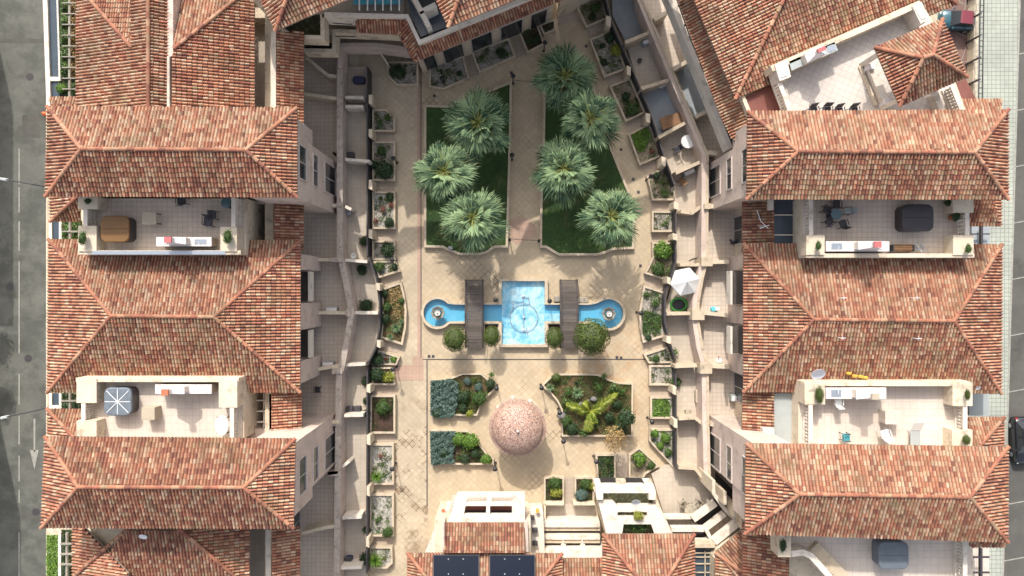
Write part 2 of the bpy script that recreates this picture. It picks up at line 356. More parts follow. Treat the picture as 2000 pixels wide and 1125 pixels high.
# ---------------------------------------------------------------- roof tiles
PAL = [(.60, .40, .265), (.56, .315, .195), (.51, .245, .145), (.45, .185, .105), (.36, .132, .08), (.27, .105, .068), (.46, .295, .17)]
WTS = {'peach': (20, 24, 22, 16, 10, 4, 4), 'brown': (10, 14, 18, 20, 18, 12, 8), 'red': (10, 16, 26, 24, 14, 8, 2), 'ochre': (12, 17, 15, 15, 14, 10, 20), 'orange': (18, 24, 28, 18, 6, 3, 3)}
def tile_face(mb, pts, kind='red', pitch=.186, course=.28):
    w = WTS[kind]; pts = [Vector(p) for p in pts]
    nrm = Vector((0, 0, 0))
    for i in range(len(pts)):
        a, b = pts[i], pts[(i+1) % len(pts)]; nrm += Vector(((a.y-b.y)*(a.z+b.z), (a.z-b.z)*(a.x+b.x), (a.x-b.x)*(a.y+b.y)))
    nrm.normalize()
    if nrm.z < 0: nrm = -nrm
    u = (pts[1]-pts[0]).normalized(); v = nrm.cross(u).normalized()
    if v.z < 0: v = -v; u = -u
    if u.cross(v).z < 0: u = -u
    o = pts[0]; q = [((p-o).dot(u), (p-o).dot(v)) for p in pts]
    a0 = min(t[0] for t in q); a1 = max(t[0] for t in q); bm = min(t[1] for t in q)
    mb.poly([p-nrm*.02 for p in pts], (.12, .055, .04))
    for i in range(len(pts)):
        a, b = pts[i]-nrm*.02, pts[(i+1) % len(pts)]-nrm*.02; mb.poly([a, b, b-Vector((0, 0, .10)), a-Vector((0, 0, .10))], (.5, .42, .33))
    tint = rnd.uniform(.93, 1.05); cbs = [rnd.uniform(.88, 1.08) for _ in range(400)]; CB = lambda k: cbs[k % 400]
    K = max(1, round((a1-a0)/pitch)); pt = (a1-a0)/K
    prof = [(0, 0), (.16, 0), (.28, .05), (.5, .078), (.72, .05), (.84, 0), (1, 0)]
    for k in range(K):
        ac = a0+(k+.5)*pt; xs = []
        for i in range(len(q)):
            (x0, y0), (x1, y1) = q[i], q[(i+1) % len(q)]
            if (x0 <= ac < x1) or (x1 <= ac < x0): xs.append(y0+(y1-y0)*(ac-x0)/(x1-x0))
        xs.sort()
        jit = rnd.uniform(-.03, .03)
        for b0, b1 in zip(xs[::2], xs[1::2]):
            j = math.floor((b0-bm)/course)
            while bm+j*course < b1:
                s0 = max(b0, bm+j*course+jit if j else bm-.03); s1 = min(b1, bm+(j+1)*course+jit); j += 1
                if s1-s0 < .05: continue
                pc = o+u*ac+v*s0
                colb = CB(k)
                t = .5+.5*math.sin(pc.x*.9+pc.y*.31+2*math.sin(pc.y*.6))*math.sin(pc.y*1.1-pc.x*.23)
                c = rnd.choices(PAL, w)[0]; br = rnd.uniform(.86, 1.12)*(1-.14*t)*colb*tint; c = tuple(x*br for x in c); pan = tuple(x*.38 for x in c)  # pan colour: dirt plus painted shade of the gaps between covers
                hj = rnd.uniform(-.006, .008); n0 = len(mb.v); sk = rnd.uniform(-.012, .012)
                for e, (sv, hh) in enumerate(((s0, .03+hj), (s1, .0))):
                    for (tt, h) in prof:
                        hz = (h*(1.0 if e == 0 else .86)+hh) if h else hh*.7
                        p = o+u*(a0+(k+tt)*pt+(sk if h and e == 0 else 0))+v*sv+nrm*hz; mb.v.append((p.x, p.y, p.z))
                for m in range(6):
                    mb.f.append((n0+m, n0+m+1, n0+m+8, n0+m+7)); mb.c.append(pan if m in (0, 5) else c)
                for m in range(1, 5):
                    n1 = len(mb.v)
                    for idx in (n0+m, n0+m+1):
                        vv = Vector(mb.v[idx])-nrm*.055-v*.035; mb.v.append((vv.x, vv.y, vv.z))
                    mb.f.append((n1, n1+1, n0+m+1, n0+m)); mb.c.append(tuple(x*.32 for x in c))  # lip slants outward, coloured dark as the shade under each tile end
def ridge(mb, a, b, r=.105):
    a = Vector(a); b = Vector(b); d = b-a; L = d.length; n = max(1, round(L/.42)); d.normalize()
    s = d.cross(Vector((0, 0, 1))).normalized(); up = s.cross(d)
    for i in range(n):
        c = rnd.choices(PAL, (0, 8, 26, 30, 20, 4, 2))[0]; br = rnd.uniform(.7, .98); c = tuple(x*br for x in c)
        p0 = a+d*(L*i/n-.03); p1 = a+d*(L*(i+1)/n+.02); rg = []
        for p, rr, lift in ((p0, r*1.12, .05), (p1, r*.92, .02)):
            rg.append([p+s*rr*math.cos(t)+up*(rr*math.sin(t)*.8+lift) for t in [math.pi*k/6 for k in range(7)]])
        mb.loft(rg, False, False, c, closed=False); mb.poly(rg[0], tuple(x*.6 for x in c))
def roof(parent, faces, ridges, name='roof'):
    m = MB()
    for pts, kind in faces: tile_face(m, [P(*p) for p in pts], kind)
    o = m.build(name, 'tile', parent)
    if ridges:
        for a, b in ridges:
            m = MB(); ridge(m, P(*a), P(*b)); m.build('ridge_tiles', 'tile', o)
    return o
def hip(parent, nw, ne, se, sw, rw, re, ze, zr, kn='peach', ks='brown', kw='red', ke='red'):
    E = lambda p: (*p, ze); Z = lambda p: (*p, zr)
    return roof(parent, [([E(ne), E(nw), Z(rw), Z(re)], kn), ([E(sw), E(se), Z(re), Z(rw)], ks), ([E(nw), E(sw), Z(rw)], kw), ([E(se), E(ne), Z(re)], ke)],
         [(Z(rw), Z(re)), (E(nw), Z(rw)), (E(sw), Z(rw)), (E(ne), Z(re)), (E(se), Z(re))])
# ---------------------------------------------------------------- foliage meshes (unit size, shared)
CACHE = {}
def leafcloud(n, leaf, flat=.8, core=True, spread=.28, seed=1, bumpy=.16, fill=1.0, up=.3):
    r = random.Random(seed); m = MB()
    lobes = [Vector((r.gauss(0, 1), r.gauss(0, 1), r.uniform(-.3, 1))).normalized() for _ in range(9)]
    def rad(d): return 1-bumpy*2+bumpy*2*max(0, max(d.dot(q) for q in lobes))**3 + .04*math.sin(9*d.x+4*d.y)
    if core:
        rings = []
        for i in range(1, 8):
            ph = math.pi*i/8; rg = []
            for j in range(12):
                d = Vector((math.sin(ph)*math.cos(j*math.pi/6), math.sin(ph)*math.sin(j*math.pi/6), -math.cos(ph))); q = d*rad(d)*.78; rg.append((q.x, q.y, q.z*flat))
            rings.append(rg)
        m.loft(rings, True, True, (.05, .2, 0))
    for i in range(n):
        d = Vector((r.gauss(0, 1), r.gauss(0, 1), r.gauss(.15, 1))).normalized()
        if d.z < -.55: d.z = -d.z
        k = rad(d)*(1-spread*r.random()**1.6); p = Vector((d.x*k, d.y*k, d.z*k*flat))
        nn = (d*fill+Vector((r.gauss(0, .55), r.gauss(0, .55), r.gauss(up, .5)))).normalized()
        a = nn.orthogonal().normalized(); a = (Matrix.Rotation(r.uniform(0, 6.28), 3, nn) @ a); b = nn.cross(a); s = leaf*r.uniform(.6, 1.3)
        col = (min(1, max(0, r.gauss(.5, .27))), 1.0 if r.random() < .05 else 0, 0)
        m.poly([p-a*s, p-b*s*.5, p+a*s, p+b*s*.5], col)
    return m
def rosette(n, L=1.0, w=.09, seed=1, tilt0=10, tilt1=80, droop=.25, seg=3):
    r = random.Random(seed); m = MB()
    for i in range(n):
        az = i*2.399+r.uniform(-.2, .2); el = R(tilt1-(tilt1-tilt0)*(i/n)**.8+r.uniform(-6, 6)); l = L*r.uniform(.8, 1.05)*(.55+.45*(i/n)**.4)
        h = Vector((math.cos(az), math.sin(az), 0)); s = Vector((-h.y, h.x, 0)); pts = []
        for k in range(seg+1):
            t = k/seg; pts.append((h*(l*t*math.cos(el))+Vector((0, 0, l*t*math.sin(el)-droop*l*t*t*math.cos(el))), w*(1-t**1.7)*(.6+t*.8)+.004))
        c = (min(1, max(0, r.gauss(.5, .22))), 1.0 if r.random() < .04 else 0, 0)
        for (p0, w0), (p1, w1) in zip(pts, pts[1:]): m.poly([p0-s*w0, p0+s*w0, p1+s*w1, p1-s*w1], c)
    return m
def palmcrown(seed):
    r = random.Random(seed); m = MB(); pm = MB()
    NL = 34
    for i in range(NL):
        az = i*2.399+r.uniform(-.3, .3); t = i/NL; el = R(66-84*t**.85+r.uniform(-7, 7)); pl = (.22+.42*t**.8)*r.uniform(.85, 1.12)
        h = Vector((math.cos(az), math.sin(az), 0)); s = Vector((-h.y, h.x, 0)); d = h*math.cos(el)+Vector((0, 0, math.sin(el)))
        e = d*pl; u2 = s.cross(d)
        pm.tube([Vector((0, 0, .03)), d*pl*.55+Vector((0, 0, .06)), e+d*.2+Vector((0, 0, .03))], [.024, .017, .006], 4, (r.uniform(.6, 1), .5 if r.random() < .4 else 0, 0))
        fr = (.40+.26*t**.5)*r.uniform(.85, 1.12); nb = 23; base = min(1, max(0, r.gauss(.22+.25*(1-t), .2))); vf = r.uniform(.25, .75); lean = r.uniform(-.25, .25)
        for k in range(nb):
            a = R(-70+140*k/(nb-1))+r.uniform(-.05, .05); l = fr*(1-.30*(abs(a)/1.36)**2)*r.uniform(.82, 1.1)
            dd = (d*math.cos(a)+s*math.sin(a)+u2*(vf*abs(math.sin(a))+lean*math.sin(a))).normalized()
            side = dd.cross(u2).normalized(); dr = Vector((0, 0, -1))*.22*l
            p1 = e+dd*l*.45; p2 = e+dd*l*.76+dr*.3; p3 = e+dd*l+dr*(1+r.uniform(-.6, .8)); c = (min(1, max(0, base+r.gauss(0, .2))), 1.0 if (t > .9 and r.random() < .6) else 0, 0); w = .0175
            m.poly([e, p1-side*w, p1+side*w], c); m.poly([p1-side*w, p2-side*w*.8, p2+side*w*.8, p1+side*w], c); m.poly([p2-side*w*.8, p3, p2+side*w*.8], (min(1, c[0]+.35), c[1], 0))
    return m, pm
KIND = {
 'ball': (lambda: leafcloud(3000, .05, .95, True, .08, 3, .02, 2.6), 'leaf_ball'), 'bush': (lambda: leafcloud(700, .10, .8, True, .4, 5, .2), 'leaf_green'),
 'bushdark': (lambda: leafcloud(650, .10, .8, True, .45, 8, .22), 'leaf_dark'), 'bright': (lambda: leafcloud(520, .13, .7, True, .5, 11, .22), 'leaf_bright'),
 'blue': (lambda: leafcloud(700, .10, .6, True, .35, 13, .2), 'leaf_blue'), 'yellow': (lambda: leafcloud(420, .14, .6, False, .6, 17, .25), 'leaf_yellow'),
 'dry': (lambda: leafcloud(900, .075, .8, False, .45, 19, .14), 'leaf_dry'), 'red': (lambda: leafcloud(200, .14, .6, False, .7, 23, .25), 'leaf_red'),
 'loose': (lambda: leafcloud(230, .13, .7, False, .8, 29, .3), 'leaf_green'), 'agave': (lambda: rosette(46, 1, .07, 31), 'agave'), 'yucca': (lambda: rosette(90, 1, .035, 37, -5, 85, .4, 3), 'leaf_dark'),
 'yuccag': (lambda: rosette(80, 1, .045, 41, 0, 85, .3, 3), 'leaf_bright')}
def plant(kind, label, x, y, r_px, z0=.45, h=None, sx=1, sy=1, name='shrub', cat='shrub', group=None, rot=None):
    """foliage centred at pixel (x, y); r_px radius in photograph pixels; h = height of the foliage centre over z0"""
    key = 'K'+kind
    if key not in CACHE:
        o = KIND[kind][0]().build(name, KIND[kind][1]); CACHE[key] = o.data; bpy.data.objects.remove(o)
    hc = h if h is not None else r_px*mpp(z0)*.45
    c = P(x, y, z0+hc); r = r_px*mpp(z0+hc)
    o = bpy.data.objects.new(name, CACHE[key]); sc.collection.objects.link(o)
    o.location = c; o.scale = (r*sx, r*sy, r); o.rotation_euler = (0, 0, rnd.uniform(0, 6.28) if rot is None else rot)
    return tag(o, label, cat, group)
# ================================================================ THE SETTING
def struct(mb, name, m): return tag(recenter(mb.build(name, m)), kind='structure')
g = MB(); g.poly([(-400, -400, -10.06), (400, -400, -10.06), (400, 400, -10.06), (-400, 400, -10.06)]); struct(g, 'ground', 'asphalt_light')
g = MB(); g.box(-60, -38.4, -60, 60, -10.4, -10.0); struct(g, 'road', 'asphalt')
g = MB(); g.box(-38.4, -30, -60, 60, -10.3, -9.93); struct(g, 'pavement', 'concrete')
g = MB(); g.prism([P(1845, -400, -10)[:2], P(1992, -400, -10)[:2], P(1990, 0, -10)[:2], P(1957, 1125, -10)[:2], P(1945, 1700, -10)[:2], P(1500, 1700, -10)[:2], P(1500, -400, -10)[:2]], -9.88, -10.3); struct(g, 'pavement', 'pavement')
g = MB(); g.ribbon([(1994, -400), (1992, 0), (1959, 1125), (1947, 1500)], .14, -9.86, -10.3); struct(g, 'kerb', 'white_paint')
g = MB(); g.px([(1846, -60), (1894, -60), (1896, 217), (1846, 217)], -9.86, -9.9); struct(g, 'driveway', 'drive')
g = MB()
for a, b in ((-60, -20), (290, 330+30), (365, 415), (432, 490), (510, 690), (730, 790), (812, 868), (890, 940), (957, 982), (1040, 1190)):
    g.rpx(36, a, 38.5, b, -9.985, -9.995)
g.rpx(65.5, 818, 69, 882, -9.985, -9.995); g.px([(58.5, 879), (75.5, 879), (67, 917)], -9.985, -9.995)
struct(g, 'road_marking', 'white_paint')
g = MB()
for x, y in ((58, 150), (20, 560), (55, 700), (70, 1000)): c = P(x, y, -9.99); g.prism([(c.x+.33*math.cos(a*.3927), c.y+.33*math.sin(a*.3927)) for a in range(16)], -9.988, -9.996)
struct(g, 'manhole_cover', 'railing')
g = MB()
for q in ([(44, 225), (78, 225), (78, 270), (44, 268)], [(0, 76), (90, 76), (90, 83), (0, 83)], [(42, 1006), (88, 1004), (88, 1012), (42, 1015)]): g.px(q, -9.991, -9.998)
struct(g, 'road_patch', 'asphalt_light')
g = MB()
for i in range(12):
    y = 36+i*110-40; g.px([(1985-i*3, y), (2060-i*3, y-14), (2060-i*3, y-12), (1985-i*3, y+2)], -10.045, -10.055)
struct(g, 'road_marking', 'white_paint')
g = MB(); g.box(-26, 27.2, -27, 30, -10.2, -.02); struct(g, 'podium', 'plaster_cream')
g = MB(); g.px([(700, -160), (1330, -160), (1330, 1300), (700, 1300)], 0, -.015); struct(g, 'courtyard_paving', 'paving')
g = MB(); g.px([(716, 100), (817, 100), (817, 700), (836, 700), (836, 1125), (850, 1250), (716, 1250)], .012, -.01); struct(g, 'promenade', 'paving_promenade')
g = MB(); g.px([(815, 90), (821.5, 90), (821.5, 698), (815, 698)], .024, -.005); g.px([(770, 713), (827, 713), (827, 743), (770, 743)], .026, -.005); g.px([(806, 695), (827, 695), (827, 713), (806, 713)], .026, -.005); g.px([(995, 430), (1018, 420), (1045, 440), (1050, 460), (1010, 478), (998, 470)], .01, -.005); struct(g, 'paving_band', 'paving_pink')
g = MB()
g.rpx(821.5, 90, 823, 700, .028, 0); g.rpx(833, 703, 835, 990, .028, 0); g.rpx(825, 701.2, 1262, 702.6, .028, 0)
for x, y in ((838, 696), (846, 696), (1205, 698), (1213, 699), (1213, 292), (1237, 350), (1251, 519), (848, 187), (999, 142), (1145, 90), (1247, 375)): g.rpx(x-2.6, y-2.6, x+2.6, y+2.6, .03, 0)
struct(g, 'drain_cover', 'railing')
# entry slabs between planters
g = MB()
for q in ([(722, 256), (771, 256), (771, 276), (722, 276)], [(722, 352), (771, 352), (771, 373), (722, 373)], [(722, 447), (771, 447), (771, 470), (722, 470)], [(735, 543), (780, 530), (783, 548), (743, 563)],
          [(742, 664), (786, 678), (778, 690), (736, 682)], [(722, 752), (771, 752), (771, 772), (722, 772)], [(722, 846), (771, 846), (771, 866), (722, 866)], [(722, 947), (771, 947), (771, 965), (722, 965)], [(722, 1048), (771, 1048), (771, 1067), (722, 1067)],
          [(1145, 56), (1187, 40), (1194, 58), (1150, 76)], [(1182, 152), (1226, 136), (1232, 150), (1190, 168)], [(1222, 240), (1262, 222), (1269, 238), (1226, 262)], [(1250, 324), (1296, 306), (1300, 324), (1262, 344)], [(1272, 392), (1318, 392), (1318, 412), (1272, 412)], [(1271, 453), (1318, 453), (1318, 473), (1274, 473)],
          [(1259, 535), (1306, 549), (1297, 569), (1262, 560)], [(1255, 669), (1301, 657), (1303, 676), (1255, 692)], [(1269, 754), (1317, 754), (1317, 774), (1269, 774)], [(1271, 818), (1317, 818), (1317, 838), (1269, 838)], [(1203, 887), (1226, 887), (1226, 938), (1203, 938)], [(1102, 932), (1122, 932), (1122, 990), (1102, 990)],
          [(905, 100), (919, 94), (938, 143), (925, 150)], [(1000, 72), (1010, 66), (1028, 104), (1012, 112)], [(1088, 15), (1130, 0), (1140, 40), (1090, 48)]):
    g.px(q, .02, -.01)
struct(g, 'entry_path', 'paving_entry')
# ---------------------------------------------------------------- buildings: shared helpers
def wallpart(parent, m, *prisms, name='wall'):
    g = MB()
    for p in prisms: g.box(*p)
    return g.build(name, m, parent)
def window_x(parent, xf, s, y0, y1, z0, z1, sill=True):       # on a wall facing +x (s=1) or -x (s=-1)
    f = MB(); d = .07; w = .08
    lo, hi = (xf, xf+d) if s > 0 else (xf-d, xf)
    f.box(lo, hi, y0-w, y0, z0-w, z1+w); f.box(lo, hi, y1, y1+w, z0-w, z1+w); f.box(lo, hi, y0, y1, z1, z1+w); f.box(lo, hi+.05*(s > 0), y0, y1, z0-w, z0)
    o = f.build('window', 'frame_white', parent); p = MB(); a = xf+s*.03; p.box(min(a, xf-s*.0), max(a, xf), y0, y1, z0, z1); p.build('pane', 'glass_dark', o)
    m = MB(); c = (y0+y1)/2; m.box(min(xf+s*.03, xf+s*.05), max(xf+s*.03, xf+s*.05), c-.025, c+.025, z0, z1); m.build('mullion', 'frame_white', o)
def balustrade(parent, a, b, z0, n, h=.85):                  # a, b: world xy
    a = Vector((*a, 0)); b = Vector((*b, 0)); g = MB(); d = (b-a)
    s = Vector((-d.y, d.x, 0)).normalized(); ang = math.atan2(d.y, d.x); mid = (a+b)/2
    g.obox((mid.x, mid.y, z0), d.length, .26, .12, ang); g.obox((mid.x, mid.y, z0+h-.10), d.length, .24, .10, ang)
    for i in range(n):
        p = a+d*((i+.5)/n); g.lathe((p.x, p.y, z0+.12), [(.07, 0), (.05, .06), (.09, .2), (.10, .28), (.045, .48), (.07, h-.22)], 8)
    return g.build('balustrade', 'plaster_white', parent)
def roofterrace(parent, x0, y0, x1, y1, zf, open_side, floor='floor_light', par='plaster_cream', pillars=(), zb=2.9):
    """terrace block, px at parapet top; open_side: +1 parapet on the south side, -1 on the north"""
    g = MB(); zp = zf+.82; k = zf
    A, B = P(x0, y0, zp), P(x1, y1, zp); xa, xb = A.x, B.x; ya, yb = B.y, A.y
    g.box(xa, xb, ya, yb, zb, zf); g.build('wall', par, parent)
    f = MB(); f.box(xa+.1, xb-.1, ya+.1, yb-.1, zf+.0, zf+.02); f.build('terrace_floor', floor, parent)
    p = MB()
    if open_side > 0: p.box(xa, xb, ya, ya+.24, zf, zp)
    else: p.box(xa, xb, yb-.24, yb, zf, zp)
    p.build('parapet', par, parent)
    for (a, b, c, d) in pillars:
        q = MB(); u, v = P(a, b, zp+.1), P(c, d, zp+.1); q.box(u.x, v.x, v.y, u.y, zf, zp+.08); q.build('planter_pillar', par, parent)
    return xa, xb, ya, yb
# ================================================================ WEST WING
LW = thing('apartment_building', 'terraced apartment building along the two lane road, left of the courtyard', 'building', (-20, -1, -10))
wallpart(LW, 'plaster_cream', (-30.78, -14.6, -26, 26, -10, 2.9))
wallpart(LW, 'plaster_cream', (-25.2, -17.0, 10.2, 26, 2.9, 7.3), (-25.2, -17, -26, -13.6, 2.9, 7.2), (-27.2, -14.5, -6.1, 2.8, 2.9, 6.9), (-15.2, -14.7, -26, 26, 2.9, 6.0))
wallpart(LW, 'plaster_pink', (-25.4, -12.3, 5.45, 9.7, 5.9, 10.05), (-14.7, -12.06, 5.1, 8.6, .9, 10.0), (-25.4, -12.3, -12.9, -9.35, 5.9, 10.05), (-14.7, -12.06, -12.0, -8.6, .9, 10.0),
         (-25.4, -14.7, 5.2, 9.8, 2.9, 5.9), (-25.4, -14.7, -13.1, -8.7, 2.9, 5.9), (-14.5, -13.05, 1.15, 2.1, .9, 6.9), (-14.5, -13.05, -2.6, -.95, .9, 6.9), (-14.5, -13.05, -5.9, -4.55, .9, 6.9), name='facade')
wallpart(LW, 'plaster_cream', (-14.9, -14.61, -26, 26, .9, 2.9))
for sgn in (1, -1):
    a, b = (6.25, 8.1) if sgn > 0 else (-11.75, -9.75)
    window_x(LW, -12.06, 1, a, b, 8.2, 9.4); window_x(LW, -12.06, 1, a, b, 5.75, 6.65); window_x(LW, -12.06, 1, a, b, 1.5, 4.1)
for a, b in ((-.85, 1.05), (-4.45, -2.7)):
    g = MB(); g.box(-14.5, -13.01, a, b, 3.75, 3.9); g.build('balcony_floor', 'balcony_shade', LW)
    g = MB(); g.box(-13.0, -12.87, a, b, 3.7, 4.5); g.build('parapet', 'plaster_white', LW)
    window_x(LW, -14.5, 1, a+.1, b-.1, 3.9, 6.1); window_x(LW, -14.5, 1, a+.1, b-.1, 1.2, 3.3)
for y0, y1 in ((9.2, 13), (2.6, 4.6), (-8.3, -6.5), (-17, -12.6)):
    for k in range(max(1, int((y1-y0)/2.4))):
        window_x(LW, -14.6, 1, y0+.3+k*2.4, y0+min(y1-y0-.2, 1.9)+k*2.4, 1.15, 3.3)
for i in range(18): window_x(LW, -30.78, -1, -24+i*2.8, -22.6+i*2.8, -2, -.4); window_x(LW, -30.78, -1, -24+i*2.8, -22.6+i*2.8, -6, -4.4)
for i in range(6):
    for yy in ((5.6, 9.4), (-12.7, -8.9)):
        if i < 2: window_x(LW, -25.6, -1, yy[0]+i*2, yy[0]+1.2+i*2, 7.4, 8.8)
# terrace floors and the long garden parapet
PARL = [(664, -70), (664, 500), (668, 512), (678, 560), (687, 611), (678, 664), (668, 715), (662, 735), (660, 930), (657, 1190)]
g = MB(); g.px([(560, -60), (664, -60)]+PARL[1:]+[(560, 1190)], 1.0, -.01); g.build('terrace_floor', 'floor_terrace', LW)
g = MB(); g.ribbon(PARL, .30, 2.0, -.01); g.build('parapet', 'plaster_pink', LW)
g = MB(); g.ribbon([(a-.5, b) for a, b in PARL], .40, 2.06, 1.98); g.build('coping', 'coping', LW)
g = MB(); g.px([(660, 130), (716, 130), (717, 500), (742, 560), (746, 640), (722, 700), (718, 760), (718, 1200), (650, 1200), (655, 760), (676, 611), (660, 480)], .4, -.01); g.build('patio_floor', 'floor_patio', LW)
g = MB()
for pts, zt in ([[(598, 112), (640, 147), (664, 150)], 2.0], [[(592, 183), (662, 193)], 2.0], [[(612, 403), (664, 401)], 2.1], [[(620, 507), (666, 507)], 2.1], [[(622, 611), (684, 611)], 2.0], [[(618, 722), (650, 716), (666, 716)], 2.0],
                [[(598, 850), (640, 826), (662, 824)], 2.3], [[(640, 925), (660, 922)], 2.2], [[(590, 1042), (640, 1030), (660, 1028)], 2.0]): g.ribbon(pts, .22, zt, .9)
g.build('divider_wall', 'plaster_cream', LW)
g = MB()
for pts in ([(674, 190), (710, 190)], [(674, 208), (709, 208)], [(674, 311), (722, 315)], [(674, 403), (686, 409)], [(674, 508), (717, 511)], [(690, 611), (738, 611)], [(675, 713), (714, 711)], [(672, 812), (709, 811)], [(668, 912), (682, 901)], [(668, 1012), (706, 1010)], [(665, 1110), (706, 1108)]): g.ribbon(pts, .2, 1.7, .3)
g.build('patio_wall', 'plaster_white', LW)
for pts in ([(650, 295), (650, 301)], [(655, 397), (667, 403)], [(648, 503), (668, 512)], [(676, 603), (684, 618)], [(648, 720), (668, 730)], [(642, 824), (662, 832)], [(640, 920), (661, 930)]):
    g = MB(); (a, b), (c, d) = pts; g.rpx(min(a, c), min(b, d), max(a, c), max(b, d), 2.2, .9); g.build('pier', 'coping', LW)
# roofs
hip(LW, (93, 209), (580, 211), (580, 385), (90, 383), (159, 291), (480, 293), 10.2, 11.2)
hip(LW, (96, 468), (587, 470), (586, 766), (93, 766), (217, 617), (418, 619), 7.0, 8.5, 'orange', 'ochre')
hip(LW, (89, 853), (577, 857), (573, 1031), (82, 1030), (153, 951), (476, 952), 10.2, 11.2, 'red', 'brown')
roof(LW, [([(150, 209, 7.6), (150, -26, 7.6), (257, 93, 8.9), (257, -60, 8.9), (290, -60, 9.3), (290, 209, 9.3)], 'peach'), ([(257, -55, 8.9), (130, -55, 7.4), (257, 93, 8.9)], 'peach'),
          ([(331, -60, 8.8), (331, 209, 8.8), (290, 209, 9.3), (290, -60, 9.3)], 'peach'),
          ([(497, 209, 7.5), (497, -30, 7.5), (340, 95, 9.0), (336, 110, 9.05), (336, 209, 9.05)], 'red'), ([(497, -32, 7.5), (330, -32, 7.5), (340, 95, 9.0)], 'orange')],
     [((290, -60, 9.33), (290, 209, 9.33)), ((145, -36, 7.55), (257, 93, 8.95)), ((497, -30, 7.55), (340, 95, 9.05))])
g = MB(); g.rpx(327, -60, 338, 110, 8.9, 7.6); g.rpx(326, 110, 331, 209, 9.0, 8.4); g.build('gutter_wall', 'plaster_pink', LW)
roof(LW, [([(593, 265, 6.15), (593, 62, 6.15), (540, 62, 6.75), (540, 265, 6.75)], 'red')], [])
roof(LW, [([(593, 488, 6.1), (593, 385, 6.1), (535, 385, 6.8), (535, 488, 6.8)], 'red')], [])
roof(LW, [([(589, 856, 6.1), (589, 760, 6.1), (530, 760, 6.8), (530, 856, 6.8)], 'red')], [])
roof(LW, [([(586, 1190, 6.1), (586, 1028, 6.1), (531, 1028, 6.8), (531, 1190, 6.8)], 'red')], [])
roof(LW, [([(97, 384, 6.3), (99, 432, 6.3), (152, 384, 7.1)], 'peach'), ([(99, 432, 6.3), (156, 432, 6.3), (156, 384, 7.1), (152, 384, 7.1)], 'peach')], [((99, 432, 6.33), (152, 384, 7.13))])
roof(LW, [([(93, 799, 6.3), (93, 860, 6.3), (150, 860, 7.1)], 'peach'), ([(160, 799, 6.3), (93, 799, 6.3), (150, 860, 7.1), (160, 860, 7.1)], 'peach')], [((93, 799, 6.33), (150, 860, 7.13))])
roof(LW, [([(172, 190, 6.3), (97, 190, 6.3), (97, 212, 6.6), (172, 212, 6.6)], 'peach')], [])
# south-west lower roof with hips
roof(LW, [([(142, 1030, 7.4), (142, 1190, 7.4), (250, 1190, 8.7), (250, 1120, 8.7), (165, 1030, 7.6)], 'red'), ([(487, 1190, 7.4), (487, 1030, 7.4), (350, 1030, 8.6), (480, 1150, 7.5)], 'brown'), ([(150, 1170, 7.4), (500, 1170, 7.4), (355, 1035, 8.7), (245, 1035, 8.7)], 'brown')],
     [((350, 1032, 8.7), (488, 1150, 7.5)), ((250, 1032, 8.7), (142, 1128, 7.5))])
# gap floors, side strips, pergolas
g = MB(); g.rpx(496, -40, 534, 212, 4.2, 3.9); g.rpx(486, 1030, 532, 1190, 4.2, 3.9); g.build('gallery_floor', 'floor_patio', LW)
g = MB(); g.rpx(476, 388, 537, 472, 4.0, 3.8); g.rpx(470, 766, 532, 858, 4.0, 3.8); g.build('balcony_floor', 'gap_shade', LW)
g = MB(); g.rpx(529, 60, 539, 212, 6.4, 3.9); g.rpx(519, 1035, 529, 1190, 6.2, 3.9); g.rpx(526, 770, 532, 856, 6.0, 4); g.build('gallery_wall', 'plaster_white', LW)
g = MB(); g.rpx(486, 15, 540, 35, 5.2, 4.2); g.build('gallery_wall', 'plaster_cream', LW)
for y0, y1, x0, x1, ys, m_ in ((388, 470, 477, 533, (412, 452), 'railing'), (768, 856, 471, 530, (782, 803, 824, 846), 'plaster_white')):
    g = MB()
    for yy in ys: g.bar(P(x0, yy, 5.6), P(x1, yy, 5.6), .09, .12)
    g.bar(P(x0+16, y0, 5.5), P(x0+16, y1, 5.5), .09, .12); g.bar(P(x1-14, y0, 5.5), P(x1-14, y1, 5.5), .1, .12)
    g.build('pergola', m_, LW)
g = MB()
for y in [6+21*i for i in range(9)]: g.bar(P(122, y, 3.9), P(153, y, 3.9), .06, .10)
g.bar(P(136, -30, 3.8), P(136, 192, 3.8), .11, .12)
for y in (452, 783): g.bar(P(121, y, 3.9), P(153, y, 3.9), .09, .12); g.bar(P(137, y-20, 3.8), P(137, y+20, 3.8), .12, .14)
for y in (1062, 1082, 1102): g.bar(P(118, y, 3.9), P(143, y, 3.9), .10, .12)
g.bar(P(131, 1040, 3.8), P(131, 1190, 3.8), .12, .14)
g.build('pergola', 'concrete', LW)
g = MB()
g.px([(82, -40), (91, -40), (99, 212), (91, 212)], 3.2, 2.4); g.rpx(97, 150, 118, 158, 3.18, 2.9); g.px([(109, -40), (112, -40), (118, 150), (114.5, 150)], 3.15, 2.9)
for a, b in ((430, 470), (768, 798)): g.rpx(96, a, 101, b, 3.15, 2.9); g.rpx(115, a, 120, b, 3.15, 2.9)
g.rpx(96, 792, 120, 798, 3.17, 2.9); g.rpx(113.5, 1040, 119, 1190, 3.15, 2.9); g.build('parapet', 'plaster_white', LW)
g = MB(); g.px([(91, -40), (110, -40), (117, 212), (98, 212)], 3.05, 2.4); g.rpx(101, 430, 115, 470, 3.05, 2.92); g.rpx(101, 768, 115, 792, 3.05, 2.92); g.build('skylight', 'slate_glass', LW)
